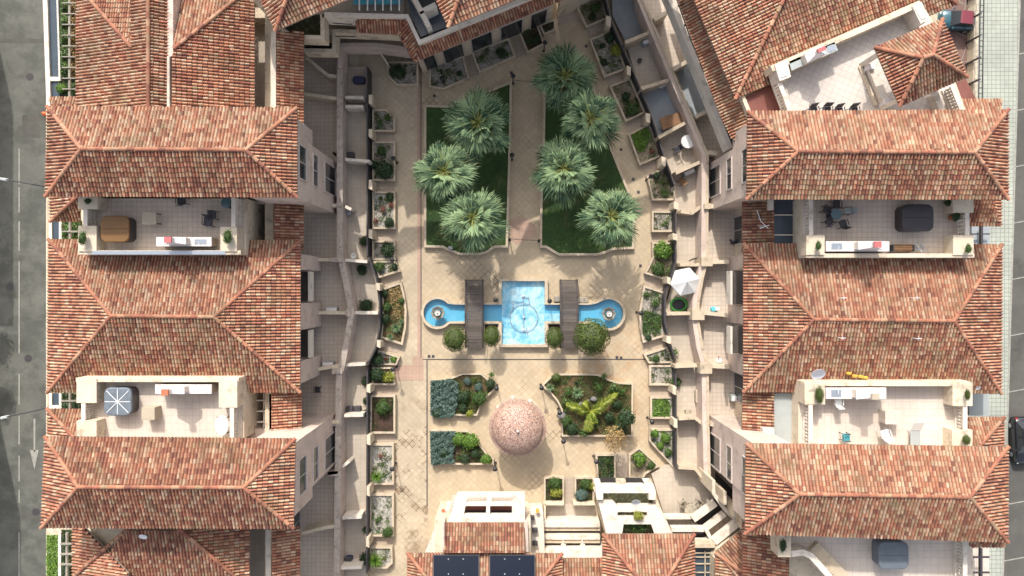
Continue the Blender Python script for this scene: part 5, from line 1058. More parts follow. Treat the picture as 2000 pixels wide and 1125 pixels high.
# ---------------------------------------------------------------- planters along the patios
PL = [
 ('chamfered gravel planter at the top of the left row', [(727, 213), (754, 213), (772, 232), (772, 257), (727, 257)], 'gravel'),
 ('gravel planter below the chamfered one, left row', [(727, 276), (772, 276), (772, 353), (727, 353)], 'gravel'),
 ('pale gravel planter with red plants, left row', [(727, 374), (772, 374), (772, 447), (727, 447)], 'gravel_white'),
 ('gravel planter under the large dark shrub, left row', [(727, 470), (772, 470), (772, 508), (727, 508)], 'gravel'),
 ('small slanted planter above the curved one, left row', [(727, 510), (772, 508), (782, 530), (740, 543)], 'gravel_white'),
 ('curved planter with orange soil and agaves, left row', [(745, 564), (784, 550), (790, 575), (794, 605), (793, 640), (786, 674), (742, 660), (746, 620)], 'soil_orange'),
 ('narrow slanted planter with red ball plant, left row', [(739, 683), (781, 697), (774, 713), (730, 713)], 'gravel_white'),
 ('planter under the olive coloured bush, left row', [(727, 717), (768, 717), (772, 752), (726, 752)], 'soil'),
 ('dark soil planter with one green bush, left row', [(723, 772), (772, 772), (772, 847), (722, 847)], 'soil'),
 ('white gravel planter with one yucca, left row', [(722, 867), (769, 867), (769, 947), (721, 947)], 'gravel_white'),
 ('white gravel planter with round bush at its corner, left row', [(722, 965), (769, 965), (769, 1048), (722, 1048)], 'gravel_white'),
 ('lowest gravel planter beside the large yucca, left row', [(720, 1068), (766, 1068), (767, 1100), (756, 1111), (720, 1111)], 'gravel_white'),
 ('shaded gravel planter with dark tree by the north building', [(755, 120), (817, 120), (817, 167), (775, 167), (757, 150)], 'gravel'),
 ('wide gravel planter left of the north building doors', [(838, 124), (905, 108), (917, 153), (866, 175), (838, 170)], 'gravel'),
 ('long slanted planter of gravel and soil under the north building', [(920, 99), (994, 74), (1008, 111), (936, 143)], 'gravel'),
 ('slanted dark soil planter under the north building', [(1012, 60), (1050, 45), (1064, 86), (1030, 104)], 'soil'),
 ('small dark planter at the end of the north building', [(1052, 47), (1085, 36), (1086, 58), (1062, 68)], 'soil'),
 ('uppermost soil planter of the right slanted row', [(1127, 16), (1136, -8), (1177, -8), (1187, 36), (1145, 54)], 'gravel_brown'),
 ('gravel planter with yellow green bush, right slanted row', [(1151, 76), (1194, 59), (1224, 135), (1180, 151)], 'gravel'),
 ('brown planter with dark shrubs, right slanted row', [(1190, 168), (1231, 151), (1261, 220), (1222, 238)], 'gravel_brown'),
 ('planter with green mat and red leaves, right slanted row', [(1227, 262), (1269, 240), (1294, 304), (1249, 323)], 'gravel_brown'),
 ('five sided brown gravel planter, right row', [(1263, 344), (1300, 325), (1321, 369), (1317, 391), (1274, 391)], 'gravel_brown'),
 ('bare gravel planter, topmost rectangle of the right row', [(1273, 412), (1317, 412), (1317, 453), (1273, 453)], 'gravel'),
 ('planter with two bright green shrubs, right row', [(1274, 473), (1317, 473), (1318, 513), (1306, 549), (1259, 534), (1274, 503)], 'gravel_brown'),
 ('large curved gravel planter right of the pool', [(1257, 557), (1298, 570), (1296, 600), (1298, 630), (1302, 656), (1256, 670), (1249, 640), (1248, 610)], 'gravel'),
 ('slanted planter with weeds, right row', [(1257, 692), (1303, 677), (1316, 709), (1267, 710)], 'gravel'),
 ('gravel planter second below the curved one, right row', [(1268, 713), (1317, 713), (1317, 753), (1268, 753)], 'gravel'),
 ('planter filled with bright ground cover, right row', [(1270, 775), (1317, 775), (1317, 818), (1270, 818)], 'gravel_white'),
 ('triangular planter with green bushes, right row', [(1269, 838), (1317, 838), (1319, 918), (1268, 862)], 'gravel_white'),
 ('corner planter with one bright shrub near the white frame', [(1228, 888), (1249, 873), (1289, 910), (1262, 926), (1256, 936), (1228, 936)], 'gravel_brown'),
 ('small turf planter left of the corner planter', [(1163, 887), (1203, 887), (1203, 937), (1166, 937)], 'soil_green'),
 ('planter of mixed shrubs between tower and white frame', [(1062, 932), (1102, 932), (1102, 982), (1062, 982)], 'soil'),
 ('planter of dark shrubs left of the white frame', [(1122, 932), (1161, 932), (1161, 982), (1122, 982)], 'soil')]
for lab, pts, f in PL: planter(lab, pts, f, .48, 3.6 if 'curved' not in lab else 4)
cover([(1274, 779), (1304, 779), (1310, 795), (1306, 814), (1274, 815)], .22, 1100, 4, 'bright green ground cover', 'leaf_bright')
cover([(1232, 264), (1262, 248), (1272, 262), (1258, 296), (1246, 296)], .3, 1500, 5, 'green creeping mat', 'leaf_bright')
cover([(1254, 605), (1294, 615), (1290, 650), (1256, 655)], .25, 1300, 6, 'olive weeds in the curved planter', 'leaf_green')
cover([(760, 565), (784, 556), (790, 600), (788, 630), (765, 615)], .2, 700, 7, 'orange brown weeds in the curved planter', 'leaf_dry')
cover([(1168, 891), (1200, 891), (1199, 934), (1170, 934)], .12, 900, 8, 'dark turf in the small planter', 'leaf_dark')
PS = 'plants in the patio planters'
for k, x, y, r, lab in (
 ('loose', 758, 231, 12, 'right plant in the chamfered planter'), ('loose', 742, 240, 10, 'left plant in the chamfered planter'), ('bush', 746, 295, 11, 'orange green plant near the top of the second left planter'), ('bushdark', 752, 332, 21, 'large dark shrub over the second left planter'), ('bushdark', 729, 322, 12, 'dark creeper at the fence by the second left planter'),
 ('bushdark', 762, 384, 10, 'dark shrub in the upper right of the red plant planter'), ('bushdark', 760, 434, 12, 'dark shrub in the lower right of the red plant planter'), ('red', 748, 408, 9, 'red leaved plant in the middle of its planter'), ('red', 734, 432, 7, 'small red plant in the lower left of the pale planter'), ('red', 764, 401, 7, 'red plant near the right kerb of the pale planter'),
 ('bushdark', 757, 487, 17, 'large dark shrub above the slanted planter'), ('bush', 741, 521, 12, 'leafy bush left in the small slanted planter'), ('bushdark', 771, 521, 7, 'small dark bush right in the small slanted planter'), ('bushdark', 713, 470, 13, 'straggly shrub on the patio side of the left fence'), ('bushdark', 706, 527, 12, 'dark shrub on the patio below the straggly one'), ('bushdark', 715, 596, 16, 'dark shrub at the inner corner of the curved patio'),
 ('bushdark', 749, 572, 10, 'dark shrub at the top of the curved planter'), ('bush', 756, 600, 11, 'olive shrub left of the orange soil'), ('bushdark', 752, 622, 12, 'shrub above the agaves in the curved planter'), ('bush', 785, 588, 6, 'tiny shrub at the right kerb of the curved planter'),
 ('bushdark', 738, 702, 14, 'dark bush left of the red ball plant'), ('red', 754, 701, 6, 'red ball plant in the narrow slanted planter'), ('bright', 769, 702, 6, 'small bright plant right of the red ball plant'), ('yellow', 759, 737, 15, 'olive yellow bush below the slanted planter'), ('bushdark', 736, 732, 17, 'dark bush left of the olive yellow bush'), ('bushdark', 716, 745, 12, 'dark hedge shrub at the left fence near the olive bush'),
 ('bush', 748, 796, 16, 'single green bush in the dark soil planter'), ('bushdark', 716, 783, 9, 'climbing shrub at the fence, upper'), ('bushdark', 716, 806, 9, 'climbing shrub at the fence, lower'), ('red', 743, 891, 6, 'small reddish stump plant in the yucca planter'),
 ('bush', 757, 1039, 13, 'round bush at the lower right corner of a white gravel planter'), ('loose', 738, 1015, 9, 'thin grey plant in a white gravel planter'), ('bushdark', 716, 1035, 10, 'dark shrub by the lower left fence'), ('bushdark', 714, 1092, 15, 'dark hedge shrub beside the large bottom yucca'),
 ('bushdark', 776, 141, 18, 'dark round tree in the shaded planter'), ('loose', 875, 140, 9, 'bare twiggy plant in the wide gravel planter'), ('bushdark', 897, 143, 6, 'tiny dark tuft in the wide gravel planter'), ('loose', 940, 115, 10, 'grey twiggy plant in the long slanted planter'), ('bushdark', 978, 103, 13, 'dark creeping plant in the long slanted planter'), ('bushdark', 1046, 76, 12, 'dark shrub in the slanted soil planter'),
 ('bush', 1163, 16, 12, 'leafy plant at the head of the right slanted row'), ('bushdark', 1157, 32, 8, 'dark cluster below the leafy plant'), ('bushdark', 1192, 74, 13, 'dark tree in the yellow bush planter'), ('yellow', 1205, 98, 16, 'yellow green bush by the fence, right slanted row'), ('bushdark', 1177, 90, 6, 'dark tuft left of the yellow green bush'), ('bushdark', 1179, 121, 9, 'dark shrub in the lower corner of the yellow bush planter'),
 ('bushdark', 1222, 188, 10, 'dark tuft in the brown slanted planter'), ('bush', 1235, 213, 15, 'olive bush low in the brown slanted planter'), ('red', 1273, 296, 6, 'rust red leaves beside the green mat'), ('bushdark', 1282, 343, 9, 'weeds in the five sided planter'), ('loose', 1297, 376, 13, 'dry weeds low in the five sided planter'), ('loose', 1300, 436, 9, 'pale twigs in the bare gravel planter'),
 ('bright', 1294, 488, 21, 'large bright shrub in the right row'), ('bush', 1285, 525, 15, 'green shrub below the large bright shrub'), ('loose', 1308, 529, 10, 'dry weeds right of the green shrub'), ('loose', 1262, 575, 9, 'white twiggy plant at the top of the curved gravel planter'), ('loose', 1280, 590, 14, 'grey twiggy shrub in the curved gravel planter'), ('bushdark', 1266, 660, 7, 'dark tuft low in the curved gravel planter'),
 ('loose', 1315, 690, 14, 'creeper hanging over the fence beside the slanted planter'), ('bush', 1281, 700, 8, 'small green weeds in the slanted planter'), ('bush', 1320, 746, 12, 'green creeper on the fence between two planters'), ('bright', 1279, 847, 10, 'left bush in the triangular planter'), ('bright', 1299, 855, 12, 'middle bush in the triangular planter'), ('bright', 1290, 870, 9, 'lower bush in the triangular planter'), ('bush', 1305, 884, 8, 'olive bush at the lower tip of the triangular planter'),
 ('bright', 1250, 897, 16, 'bright shrub in the corner planter'), ('bush', 1272, 909, 9, 'small shrub beside the bright one in the corner planter'), ('bush', 1083, 943, 15, 'upper bush in the planter between tower and frame'), ('yellow', 1086, 962, 14, 'reddish yellow bush in the planter between tower and frame'), ('bush', 1143, 945, 13, 'upper bush in the planter left of the frame'), ('blue', 1135, 966, 15, 'blue green bush in the planter left of the frame'), ('yellow', 1155, 950, 8, 'flowering sprig in the planter left of the frame')):
    if r < 9: r *= 1.15
    plant(k, lab, x, y, r, .40, group=PS)
for x, y, r, lab in ((774, 640, 15, 'largest agave in the curved left planter'), (762, 658, 10, 'pale agave at the lower tip of the curved planter'), (784, 628, 8, 'small agave at the right kerb of the curved planter')): plant('agave', lab, x, y, r, .45, h=.1, name='agave', cat='agave', group='agaves in the curved planter')
for x, y, r, lab in ((736, 931, 17, 'yucca in the white gravel planter'), (733, 1094, 22, 'large yucca beside the lowest left planter'), (1297, 492, 16, 'yucca rosette inside the large bright shrub')): plant('yuccag', lab, x, y, r, .45, h=.25, name='yucca', cat='yucca', group='yuccas')
# ---------------------------------------------------------------- fences with pillars between patios and paths
def fence(label, pts, pil, zt=1.35):
    t = thing('fence', label, 'fence', P(*pts[0], 0), 'dark fences in front of the patios'); g = MB(); g.ribbon(pts, .10, zt, 0); g.build('panel', 'railing', t)
    g = MB(); g.ribbon(pts, .18, .55, 0); g.build('base_wall', 'kerb', t)
    for x0, y0, x1, y1 in pil: g = MB(); g.px([(x0, y0), (x1, y0+(3 if len(pts) > 3 else 0)), (x1, y1), (x0, y1-3)], 1.6, 0); g.build('pillar', 'plaster_cream', t)
fence('dark fence with cream pillars at the left patios, upper run', [(717, 130), (717, 500)], [(720, 185, 727, 205), (720, 252, 727, 270), (720, 351, 727, 371), (720, 448, 727, 467)])
fence('curved dark fence along the bulging left patio', [(720, 502), (735, 545), (741, 590), (741, 640), (733, 680), (718, 712)], [(735, 552, 742, 568), (736, 664, 743, 680)])
fence('dark fence with cream pillars at the left patios, lower run', [(717, 716), (716, 1120)], [(716, 752, 723, 768), (716, 850, 723, 870), (716, 950, 722, 970), (715, 1050, 721, 1070)])
fence('slanted dark fence along the upper right patios', [(1178, -20), (1195, 45), (1232, 128), (1270, 220), (1300, 312), (1318, 362)], [(1184, 30, 1193, 52), (1224, 128, 1232, 148), (1261, 220, 1270, 240), (1292, 305, 1300, 325)])
fence('dark fence in front of the middle right patios', [(1320, 395), (1320, 512), (1308, 550), (1299, 580), (1299, 630), (1306, 660), (1320, 705)], [(1316, 393, 1325, 410), (1314, 455, 1323, 470), (1303, 540, 1310, 556), (1302, 655, 1310, 672)])
fence('dark fence in front of the lower right patios', [(1320, 712), (1321, 915)], [(1314, 755, 1321, 772), (1316, 819, 1323, 837)])
# ---------------------------------------------------------------- lamps, bollards, rope
def lamp(label, x, y, h=1.9):
    c = P(x, y, 0); t = thing('garden_lamp', label, 'lamp', c, 'black garden lamp posts'); g = MB(); g.lathe((c.x, c.y, 0), [(.09, 0), (.09, .06), (.04, .1), (.035, h-.3)], 8); g.build('post', 'black_metal', t)
    g = MB(); g.lathe((c.x, c.y, h-.3), [(.06, 0), (.12, .2), (.12, .24)], 8); g.build('lantern', 'lamp_glass', t); g = MB(); g.lathe((c.x, c.y, h-.06), [(.17, 0), (.15, .05), (.03, .13)], 8); g.build('cap', 'black_metal', t)
for x, y, lab in ((868, 168, 'lamp at the planter left of the north building doors'), (1002, 163, 'lamp at the top tip of the left lawn'), (1062, 100, 'lamp at the corner of the slanted soil planter'), (776, 318, 'lamp beside the large dark shrub, left row'), (1000, 312, 'lamp halfway along the central path'), (774, 510, 'lamp at the small slanted planter, left row'), (775, 716, 'lamp beside the olive yellow bush'), (774, 904, 'lamp beside the white gravel yucca planter'),
   (1056, 751, 'lamp at the left tip of the wide right bed'), (1090, 798, 'lamp on the left kerb of the wide right bed'), (1097, 852, 'lamp at the lower left corner of the wide right bed'), (1159, 890, 'lamp at the small turf planter'), (968, 904, 'lamp at the right tip of the lower left bed'), (971, 752, 'lamp at the right tip of the upper left bed'), (1243, 610, 'lamp beside the large curved gravel planter'), (1264, 815, 'lamp beside the bright ground cover planter'), (1262, 352, 'lamp at the five sided planter'), (969, 585, 'lamp left of the middle basin'), (1071, 587, 'lamp right of the middle basin')): lamp(lab, x, y, 1.6 if '(' in lab else 1.75)
for x, y, lab in ((995, 468, 'left rope post at the lower end of the central path'), (1053, 471, 'right rope post at the lower end of the central path')):
    c = P(x, y, 0); t = thing('rope_post', lab, 'post', c, 'rope posts'); g = MB(); g.lathe((c.x, c.y, 0), [(.12, 0), (.12, .05), (.045, .08), (.045, .85)], 8); g.build('post', 'black_metal', t); g = MB(); g.lathe((c.x, c.y, .83), [(.07, 0), (.09, .06), (.02, .14)], 8); g.build('knob', 'black_metal', t)
g = MB(); a, b = P(995, 468, 0), P(1053, 471, 0); g.tube([a.lerp(b, k/10)+Vector((0, 0, .8-.35*math.sin(PI*k/10))) for k in range(11)], .018); solo(g, 'rope', 'railing', 'thin dark rope slung between the two posts of the central path', 'rope')
g = MB(); a, b = P(1002, 163, 0), P(1066, 163, 0); g.tube([a.lerp(b, k/10)+Vector((0, 0, .8-.3*math.sin(PI*k/10))) for k in range(11)], .016); solo(g, 'rope', 'railing', 'thin dark rope across the upper end of the central path', 'rope')
g = MB(); c = P(880, 484, .4); g.rbox((c.x, c.y, .34), .32, .22, .25, .03); solo(g, 'pump_box', 'sheet_grey', 'small grey box on the scalloped kerb of the left lawn', 'box')
# ================================================================ TERRACE AND PATIO FURNITURE
def rot2(c, a, x, y): return (c[0]+x*math.cos(a)-y*math.sin(a), c[1]+x*math.sin(a)+y*math.cos(a))
def hot_tub(label, x0, y0, x1, y1, zf, cab, cov, strap=False):
    z = zf+.85; a, b = P(x0, y0, z), P(x1, y1, z); cx, cy = (a.x+b.x)/2, (a.y+b.y)/2; sx, sy = b.x-a.x, a.y-b.y
    t = thing('hot_tub', label, 'hot tub', (cx, cy, zf), 'covered hot tubs on the roof terraces')
    g = MB(); g.rbox((cx, cy, zf), sx*.95, sy*.95, .74, .32); g.build('cabinet', cab, t)
    for s in (-1, 1):
        g = MB(); g.rbox((cx, cy, zf+.74), sx, sy, .13, .36, 0, .05)
        v = [];   # keep one half each side of the fold
        for p in g.v:
            yy = p[1]
            if (yy-cy)*s < .008: yy = cy+s*.008
            v.append((p[0], yy, p[2]))
        g.v = v; g.build('cover_half', cov, t)
    if strap:
        g = MB(); h = sx*.46; q = zf+.885
        for k in range(4):
            an = k*PI/4; L_ = h*(1.0 if k % 2 == 0 else 1.22); g.bar((cx-L_*math.cos(an), cy-L_*math.sin(an), q), (cx+L_*math.cos(an), cy+L_*math.sin(an), q), .035, .015)
        g.build('strap', 'white_metal', t)
def table(label, x, y, sx, sy, zf, m_, h=.74, round_=False, rot=0, legs=4, group=None, box=False):
    c = P(x, y, zf+h); t = thing('table', label, 'table', (c.x, c.y, zf), group); k = mpp(zf+h); sx *= k; sy *= k
    g = MB()
    if round_: n = 28; g.loft([[(c.x+sx/2*r*math.cos(a), c.y+sy/2*r*math.sin(a), zf+z) for a in [2*PI*i/n for i in range(n)]] for r, z in ((.97, h-.04), (1, h-.02), (.98, h))])
    else: g.rbox((c.x, c.y, zf+h-.04), sx, sy, .04, .04, rot, .01)
    g.build('table_top', m_, t)
    if box: g = MB(); g.obox((c.x, c.y, zf), sx*.94, sy*.94, h-.04, rot); g.build('base', m_, t); return t
    if legs == 1: g = MB(); g.lathe((c.x, c.y, zf), [(.28, 0), (.25, .04), (.05, .08), (.05, h-.04)], 12); g.build('leg', 'railing', t)
    else:
        for a, b in ((-1, -1), (1, -1), (1, 1), (-1, 1)):
            g = MB(); q = rot2(c, rot, a*sx*.38, b*sy*.38); g.obox((q[0], q[1], zf), .05, .05, h-.04, rot); g.build('leg', 'railing', t)
    return t
def chair(label, x, y, zf, rot, m_='chair_dark', fm='railing', w=.5, group=None, back=.45, recl=0):
    c = P(x, y, zf+.45); t = thing('chair', label, 'chair', (c.x, c.y, zf), group); f = lambda a, b: rot2(c, rot, a, b)
    g = MB(); q = f(0, 0); g.rbox((q[0], q[1], zf+.41), w, w, .06, .06, rot, .02); g.build('seat', m_, t)
    g = MB(); a0 = Vector((*f(-w/2+.03, -w/2), zf+.47)); a1 = Vector((*f(w/2-.03, -w/2), zf+.47)); up = Vector((*f(0, -(w/2+.10+recl)), zf+.47+back))-Vector((*f(0, -w/2), zf+.47)); th = Vector((*f(0, -.04), 0))-Vector((*f(0, 0), 0))
    g.loft([[a0, a1, a1+th, a0+th], [a0+up, a1+up, a1+up+th, a0+up+th]]); g.build('backrest', m_, t)
    for a, b in ((-1, -1), (1, -1), (1, 1), (-1, 1)):
        g = MB(); p0 = f(a*w*.43, b*w*.43); p1 = f(a*w*.48, b*w*.5); g.bar((p0[0], p0[1], zf+.42), (p1[0], p1[1], zf), .035); g.build('leg', fm, t)
    for a in (-1, 1):
        g = MB(); p0 = f(a*w*.5, -w*.45); p1 = f(a*w*.5, w*.4); g.bar((*p0, zf+.65), (*p1, zf+.65), .04); g.bar((*p1, zf+.65), (*p1, zf+.43), .03); g.build('armrest', fm, t)
    return t
def bbq(label, x0, y0, x1, y1, zf, hx, chim=0, flip=1, mirror=False, cap='hood_red'):
    """masonry barbecue: counter in pixels at counter height; hx: x range of the hood"""
    z = zf+.9; a, b = P(x0, y0, z), P(x1, y1, z); t = thing('barbecue', label, 'barbecue', ((a.x+b.x)/2, (a.y+b.y)/2, zf), 'masonry barbecues on the roof terraces')
    g = MB(); g.box(a.x, b.x, b.y, a.y, zf, z-.05); g.build('counter_base', 'box_beige', t)
    g = MB(); g.box(a.x-.03, b.x+.03, b.y-.03, a.y+.03, z-.05, z); g.build('counter_top', 'marble', t)
    h0, h1 = P(hx[0], y0, z).x, P(hx[1], y1, z).x; yb, yt = b.y+.08, a.y-.05; zt = z+.95
    g = MB(); g.box(h0, h0+.08, yb, yt, z, z+.5); g.box(h1-.08, h1, yb, yt, z, z+.5); bk = (yb, yb+.08) if flip > 0 else (yt-.08, yt); g.box(h0+.08, h1-.08, bk[0], bk[1], z, z+.5); g.build('fire_box', 'plaster_white', t)
    cx, cy = (h0+h1)/2, (yb+yt)/2; g = MB(); Rc = lambda hw, hh, zz: [(cx-hw, cy-hh, zz), (cx+hw, cy-hh, zz), (cx+hw, cy+hh, zz), (cx-hw, cy+hh, zz)]
    g.loft([Rc((h1-h0)/2+.04, (yt-yb)/2+.04, z+.5), Rc((h1-h0)/2+.04, (yt-yb)/2+.04, z+.58), Rc(.16, .14, zt), Rc(.16, .14, zt+.3)]); g.build('hood', 'hood_white', t)
    g = MB(); g.box(cx-.2, cx+.2, cy-.17, cy+.17, zt+.3, zt+.42); g.build('chimney_cap', cap, t)
    s0 = (P(x1-(x1-x0)*.30, y0, z).x, P(x1-(x1-x0)*.08, y0, z).x) if not mirror else (P(x0+(x1-x0)*.08, y0, z).x, P(x0+(x1-x0)*.25, y0, z).x)
    g = MB(); g.box(s0[0], s0[1], b.y+.1, a.y-.1, z+.003, z+.02); g.build('sink', 'steel', t)
    g = MB(); xm = (s0[0]+s0[1])/2; g.tube([(xm, a.y-.08 if flip < 0 else b.y+.08, z), (xm, a.y-.08 if flip < 0 else b.y+.08, z+.25), (xm, (a.y+b.y)/2, z+.28)], .015); g.build('tap', 'white_metal', t)
    return t
hot_tub('brown covered hot tub on the upper left roof terrace', 196, 421, 252, 473, 7.62, 'cover_dark', 'cover_brown')
hot_tub('grey strapped hot tub with pale cross straps, lower left roof terrace', 203, 757, 257, 812, 7.62, 'cover_dark', 'cover_grey', True)
hot_tub('black covered hot tub on the upper right roof terrace', 1762, 399, 1824, 452, 7.62, 'cover_dark', 'cover_dark')
hot_tub('slate blue covered hot tub on the bottom right roof terrace', 1716, 1058, 1775, 1112, 7.62, 'cover_slate', 'cover_slate')
table('tan wooden table on the upper left roof terrace', 291, 426, 28, 25, 7.62, 'box_beige')
table('solid beige box table beside the grey strapped hot tub', 289, 808, 26, 25, 7.62, 'box_beige', .8, box=True)
table('white oval table in the corner of the lower left roof terrace', 433, 831, 26, 40, 7.62, 'white_plastic', round_=True)
table('round glass table on the upper left roof terrace', 441, 396, 19, 22, 7.62, 'table_glass', round_=True, legs=1)
table('pale square table on the lower right roof terrace', 1744, 816, 30, 26, 7.62, 'floor_light', .78, box=True)
table('small round glass table among metal chairs, upper right roof terrace', 1634, 418, 22, 22, 7.62, 'table_glass', round_=True, legs=1)
GC = 'dark chairs on the upper left roof terrace'
chair('dark chair nearest the round glass table, upper left terrace', 413, 420, 7.62, R(90), group=GC); chair('dark chair turned away beside its twin, upper left terrace', 406, 433, 7.62, R(175), group=GC)
chair('dark chair tucked under the eave of the upper left terrace', 354, 391, 7.62, R(10), group=GC)
GM = 'open metal chairs around the small glass table'
for x, y, a, lab in ((1634, 400, 180, 'metal chair above the small glass table'), (1616, 410, 250, 'metal chair left of the small glass table'), (1620, 433, 320, 'metal chair lower left of the small glass table'), (1647, 437, 20, 'metal chair below the small glass table'), (1656, 412, 90, 'pale seated metal chair right of the small glass table')): chair(lab, x, y, 7.62, R(a), 'railing' if x != 1656 else 'sheet_grey', 'railing', .42, GM)
GW = 'white chairs on the lower right roof terrace'
chair('white armchair below the pale square table', 1729, 848, 7.62, R(20), 'white_plastic', 'white_metal', .5, GW); chair('white chair beside the barbecue on the lower right terrace', 1637, 785, 7.62, R(0), 'white_plastic', 'white_metal', .42, GW)
chair('teal folding chair near the eave of the lower right terrace', 1653, 854, 7.62, R(-90), 'teal', 'railing', .42)
# lounger
c = P(1788, 852, 7.95); t = thing('sun_lounger', 'pale sun lounger near the eave of the lower right roof terrace', 'sun lounger', (c.x, c.y, 7.62))
g = MB(); g.rbox((c.x, c.y-.25, 7.92), .6, 1.2, .05, .05); g.build('seat', 'sheet_grey', t); g = MB(); a = Vector((c.x-.3, c.y+.35, 7.95)); g.loft([[a, a+Vector((.6, 0, 0)), a+Vector((.6, 0, .04)), a+Vector((0, 0, .04))], [q+Vector((0, .5, .35)) for q in (a, a+Vector((.6, 0, 0)), a+Vector((.6, 0, .04)), a+Vector((0, 0, .04)))]]); g.build('backrest', 'white_plastic', t)
for a, b in ((-1, -1), (1, -1), (1, 1), (-1, 1)): g = MB(); g.obox((c.x+a*.27, c.y-.2+b*.5, 7.62), .04, .04, .3); g.build('leg', 'white_metal', t)
bbq('barbecue with white hood on the upper left roof terrace', 306, 464, 412, 480, 7.62, (330, 371))
bbq('barbecue against the north parapet of the lower left roof terrace', 304, 752, 412, 768, 7.62, (322, 368), flip=-1, mirror=True, cap='terracotta')
bbq('long barbecue with log store on the upper right roof terrace', 1614, 472, 1736, 490, 7.62, (1668, 1712), mirror=True)
bbq('barbecue under the north parapet of the lower right roof terrace', 1614, 758, 1730, 778, 7.62, (1664, 1708), flip=-1, mirror=True, cap='box_beige')
# angled barbecue
t = thing('barbecue', 'angled barbecue on the bright terrace of the upper right building', 'barbecue', P(1588, 112, 8.02), 'masonry barbecues on the roof terraces')
g = MB(); g.px([(1541, 120), (1630, 82), (1637, 98), (1546, 138)], 8.95, 8.02); g.build('counter_base', 'box_beige', t); g = MB(); g.px([(1541, 120), (1630, 82), (1637, 98), (1546, 138)], 9.0, 8.95); g.build('counter_top', 'sheet_grey', t)
g = MB(); a = PP([(1569, 106), (1604, 92), (1612, 107), (1576, 124)], 9.4); m_ = sum(a, Vector())/4; g.loft([a, [p+Vector((0, 0, .1)) for p in a], [m_+(p-m_)*.3+Vector((0, 0, .5)) for p in a], [m_+(p-m_)*.3+Vector((0, 0, .8)) for p in a]]); g.build('hood', 'hood_white', t)
g = MB(); a = [m_+(p-m_)*.42+Vector((0, 0, .8)) for p in PP([(1569, 106), (1604, 92), (1612, 107), (1576, 124)], 9.4)]; g.loft([a, [p+Vector((0, 0, .14)) for p in a]]); g.build('chimney_cap', 'hood_red', t)
g = MB(); g.px([(1569, 107), (1574, 105), (1580, 122), (1576, 123)], 9.4, 9.0); g.px([(1600, 94), (1604, 92), (1611, 107), (1607, 109)], 9.4, 9.0); g.build('fire_box', 'plaster_white', t)
g = MB(); g.px([(1615, 91), (1627, 86), (1633, 97), (1620, 102)], 9.02, 9.0); g.build('sink', 'steel', t)
for x, y, lab in ((1589, 218, 'first of four dark chairs by the eave, leftmost'), (1615, 217, 'second dark chair from the left by the eave'), (1639, 219, 'third dark chair from the left by the eave'), (1668, 218, 'last of four dark chairs by the eave, rightmost')): chair(lab, x, y, 8.02, R(180+(x % 5)*3), 'chair_dark', group='dark chairs on the bright angled terrace')
# terrace pot plants
TP = 'greenery on the terrace pillars'
for k, x, y, r, sx, sy, z, lab in (('bush', 162, 466, 13, .65, 1.25, 8.7, 'green hedge plant on the left pillar of the upper left terrace'), ('bush', 445, 463, 14, .7, 1.2, 8.7, 'bright plant on the right pillar of the upper left terrace'), ('bushdark', 172, 393, 9, 1, .8, 8.7, 'dark shaded plant in the top left corner of the upper left terrace'),
     ('bush', 1598, 480, 9, .7, 1.3, 8.7, 'plant on the left pillar of the upper right terrace'), ('bush', 1891, 486, 9, .75, 1.3, 8.7, 'plant on the lower right pillar of the upper right terrace'), ('bushdark', 1853, 396, 11, 1.2, .7, 8.0, 'dark pot plant under the eave of the upper right terrace'), ('bushdark', 1867, 424, 10, 1, 1, 8.1, 'pot plant beside the right balustrade, upper right terrace'),
     ('ball', 1600, 771, 13, .62, 1.4, 8.7, 'clipped hedge box on the top left pillar, lower right terrace'), ('ball', 1889, 771, 9, .4, 1.35, 8.7, 'thin clipped hedge strip on the top right pillar, lower right terrace'), ('ball', 1887, 859, 9.5, .75, 1.15, 8.7, 'clipped shrub on the bottom right pillar, lower right terrace'),
     ('bushdark', 1529, 1066, 11, .7, 1.35, 8.7, 'dark green plant on the pillar of the bottom right terrace'), ('bush', 1245, 1025, 20, 1.2, .9, 3.0, 'leafy plant growing up through the opening of the white frame'), ('yellow', 1247, 1008, 12, 1, 1, 3.9, 'pale flowering branch above the leafy plant in the white frame')):
    plant(k, lab, x, y, r, z, h=.15, sx=sx, sy=sy, group=TP, name='potted_plant', cat='plant', rot=0)
g = MB(); c = P(1864, 424, 8.0); g.lathe((c.x, c.y, 7.62), [(.15, 0), (.2, .35), (.22, .38), (.18, .36)], 14); solo(g, 'plant_pot', 'terracotta', 'terracotta pot beside the right balustrade, upper right terrace', 'pot')
# log rack, folded bits on upper right terrace
t = thing('log_rack', 'brown log rack beside the long barbecue', 'log rack', P(1764, 484, 7.62)); g = MB(); a, b = P(1744, 478, 8.1), P(1784, 491, 8.1)
for k in range(9): g.tube([(a.x, b.y+.06+k*.04, 8.0+.03*(k % 3)), (b.x, b.y+.06+k*.04, 8.0+.03*(k % 3))], .045, 6)
g.build('log_pile', 'wood_warm', t)
for x in (a.x, b.x): g = MB(); g.box(x-.04, x+.04, b.y, a.y, 7.62, 8.2); g.build('end_frame', 'railing', t)
g = MB(); q = [P(1788, 476, 7.7), P(1800, 492, 7.9), P(1808, 490, 7.9), P(1798, 474, 7.7)]; g.tube(q, .03); g.tube([P(1785, 490, 7.8), P(1806, 480, 7.9)], .03); solo(g, 'drying_rack', 'steel', 'blue grey folded drying rack right of the log rack', 'drying rack')
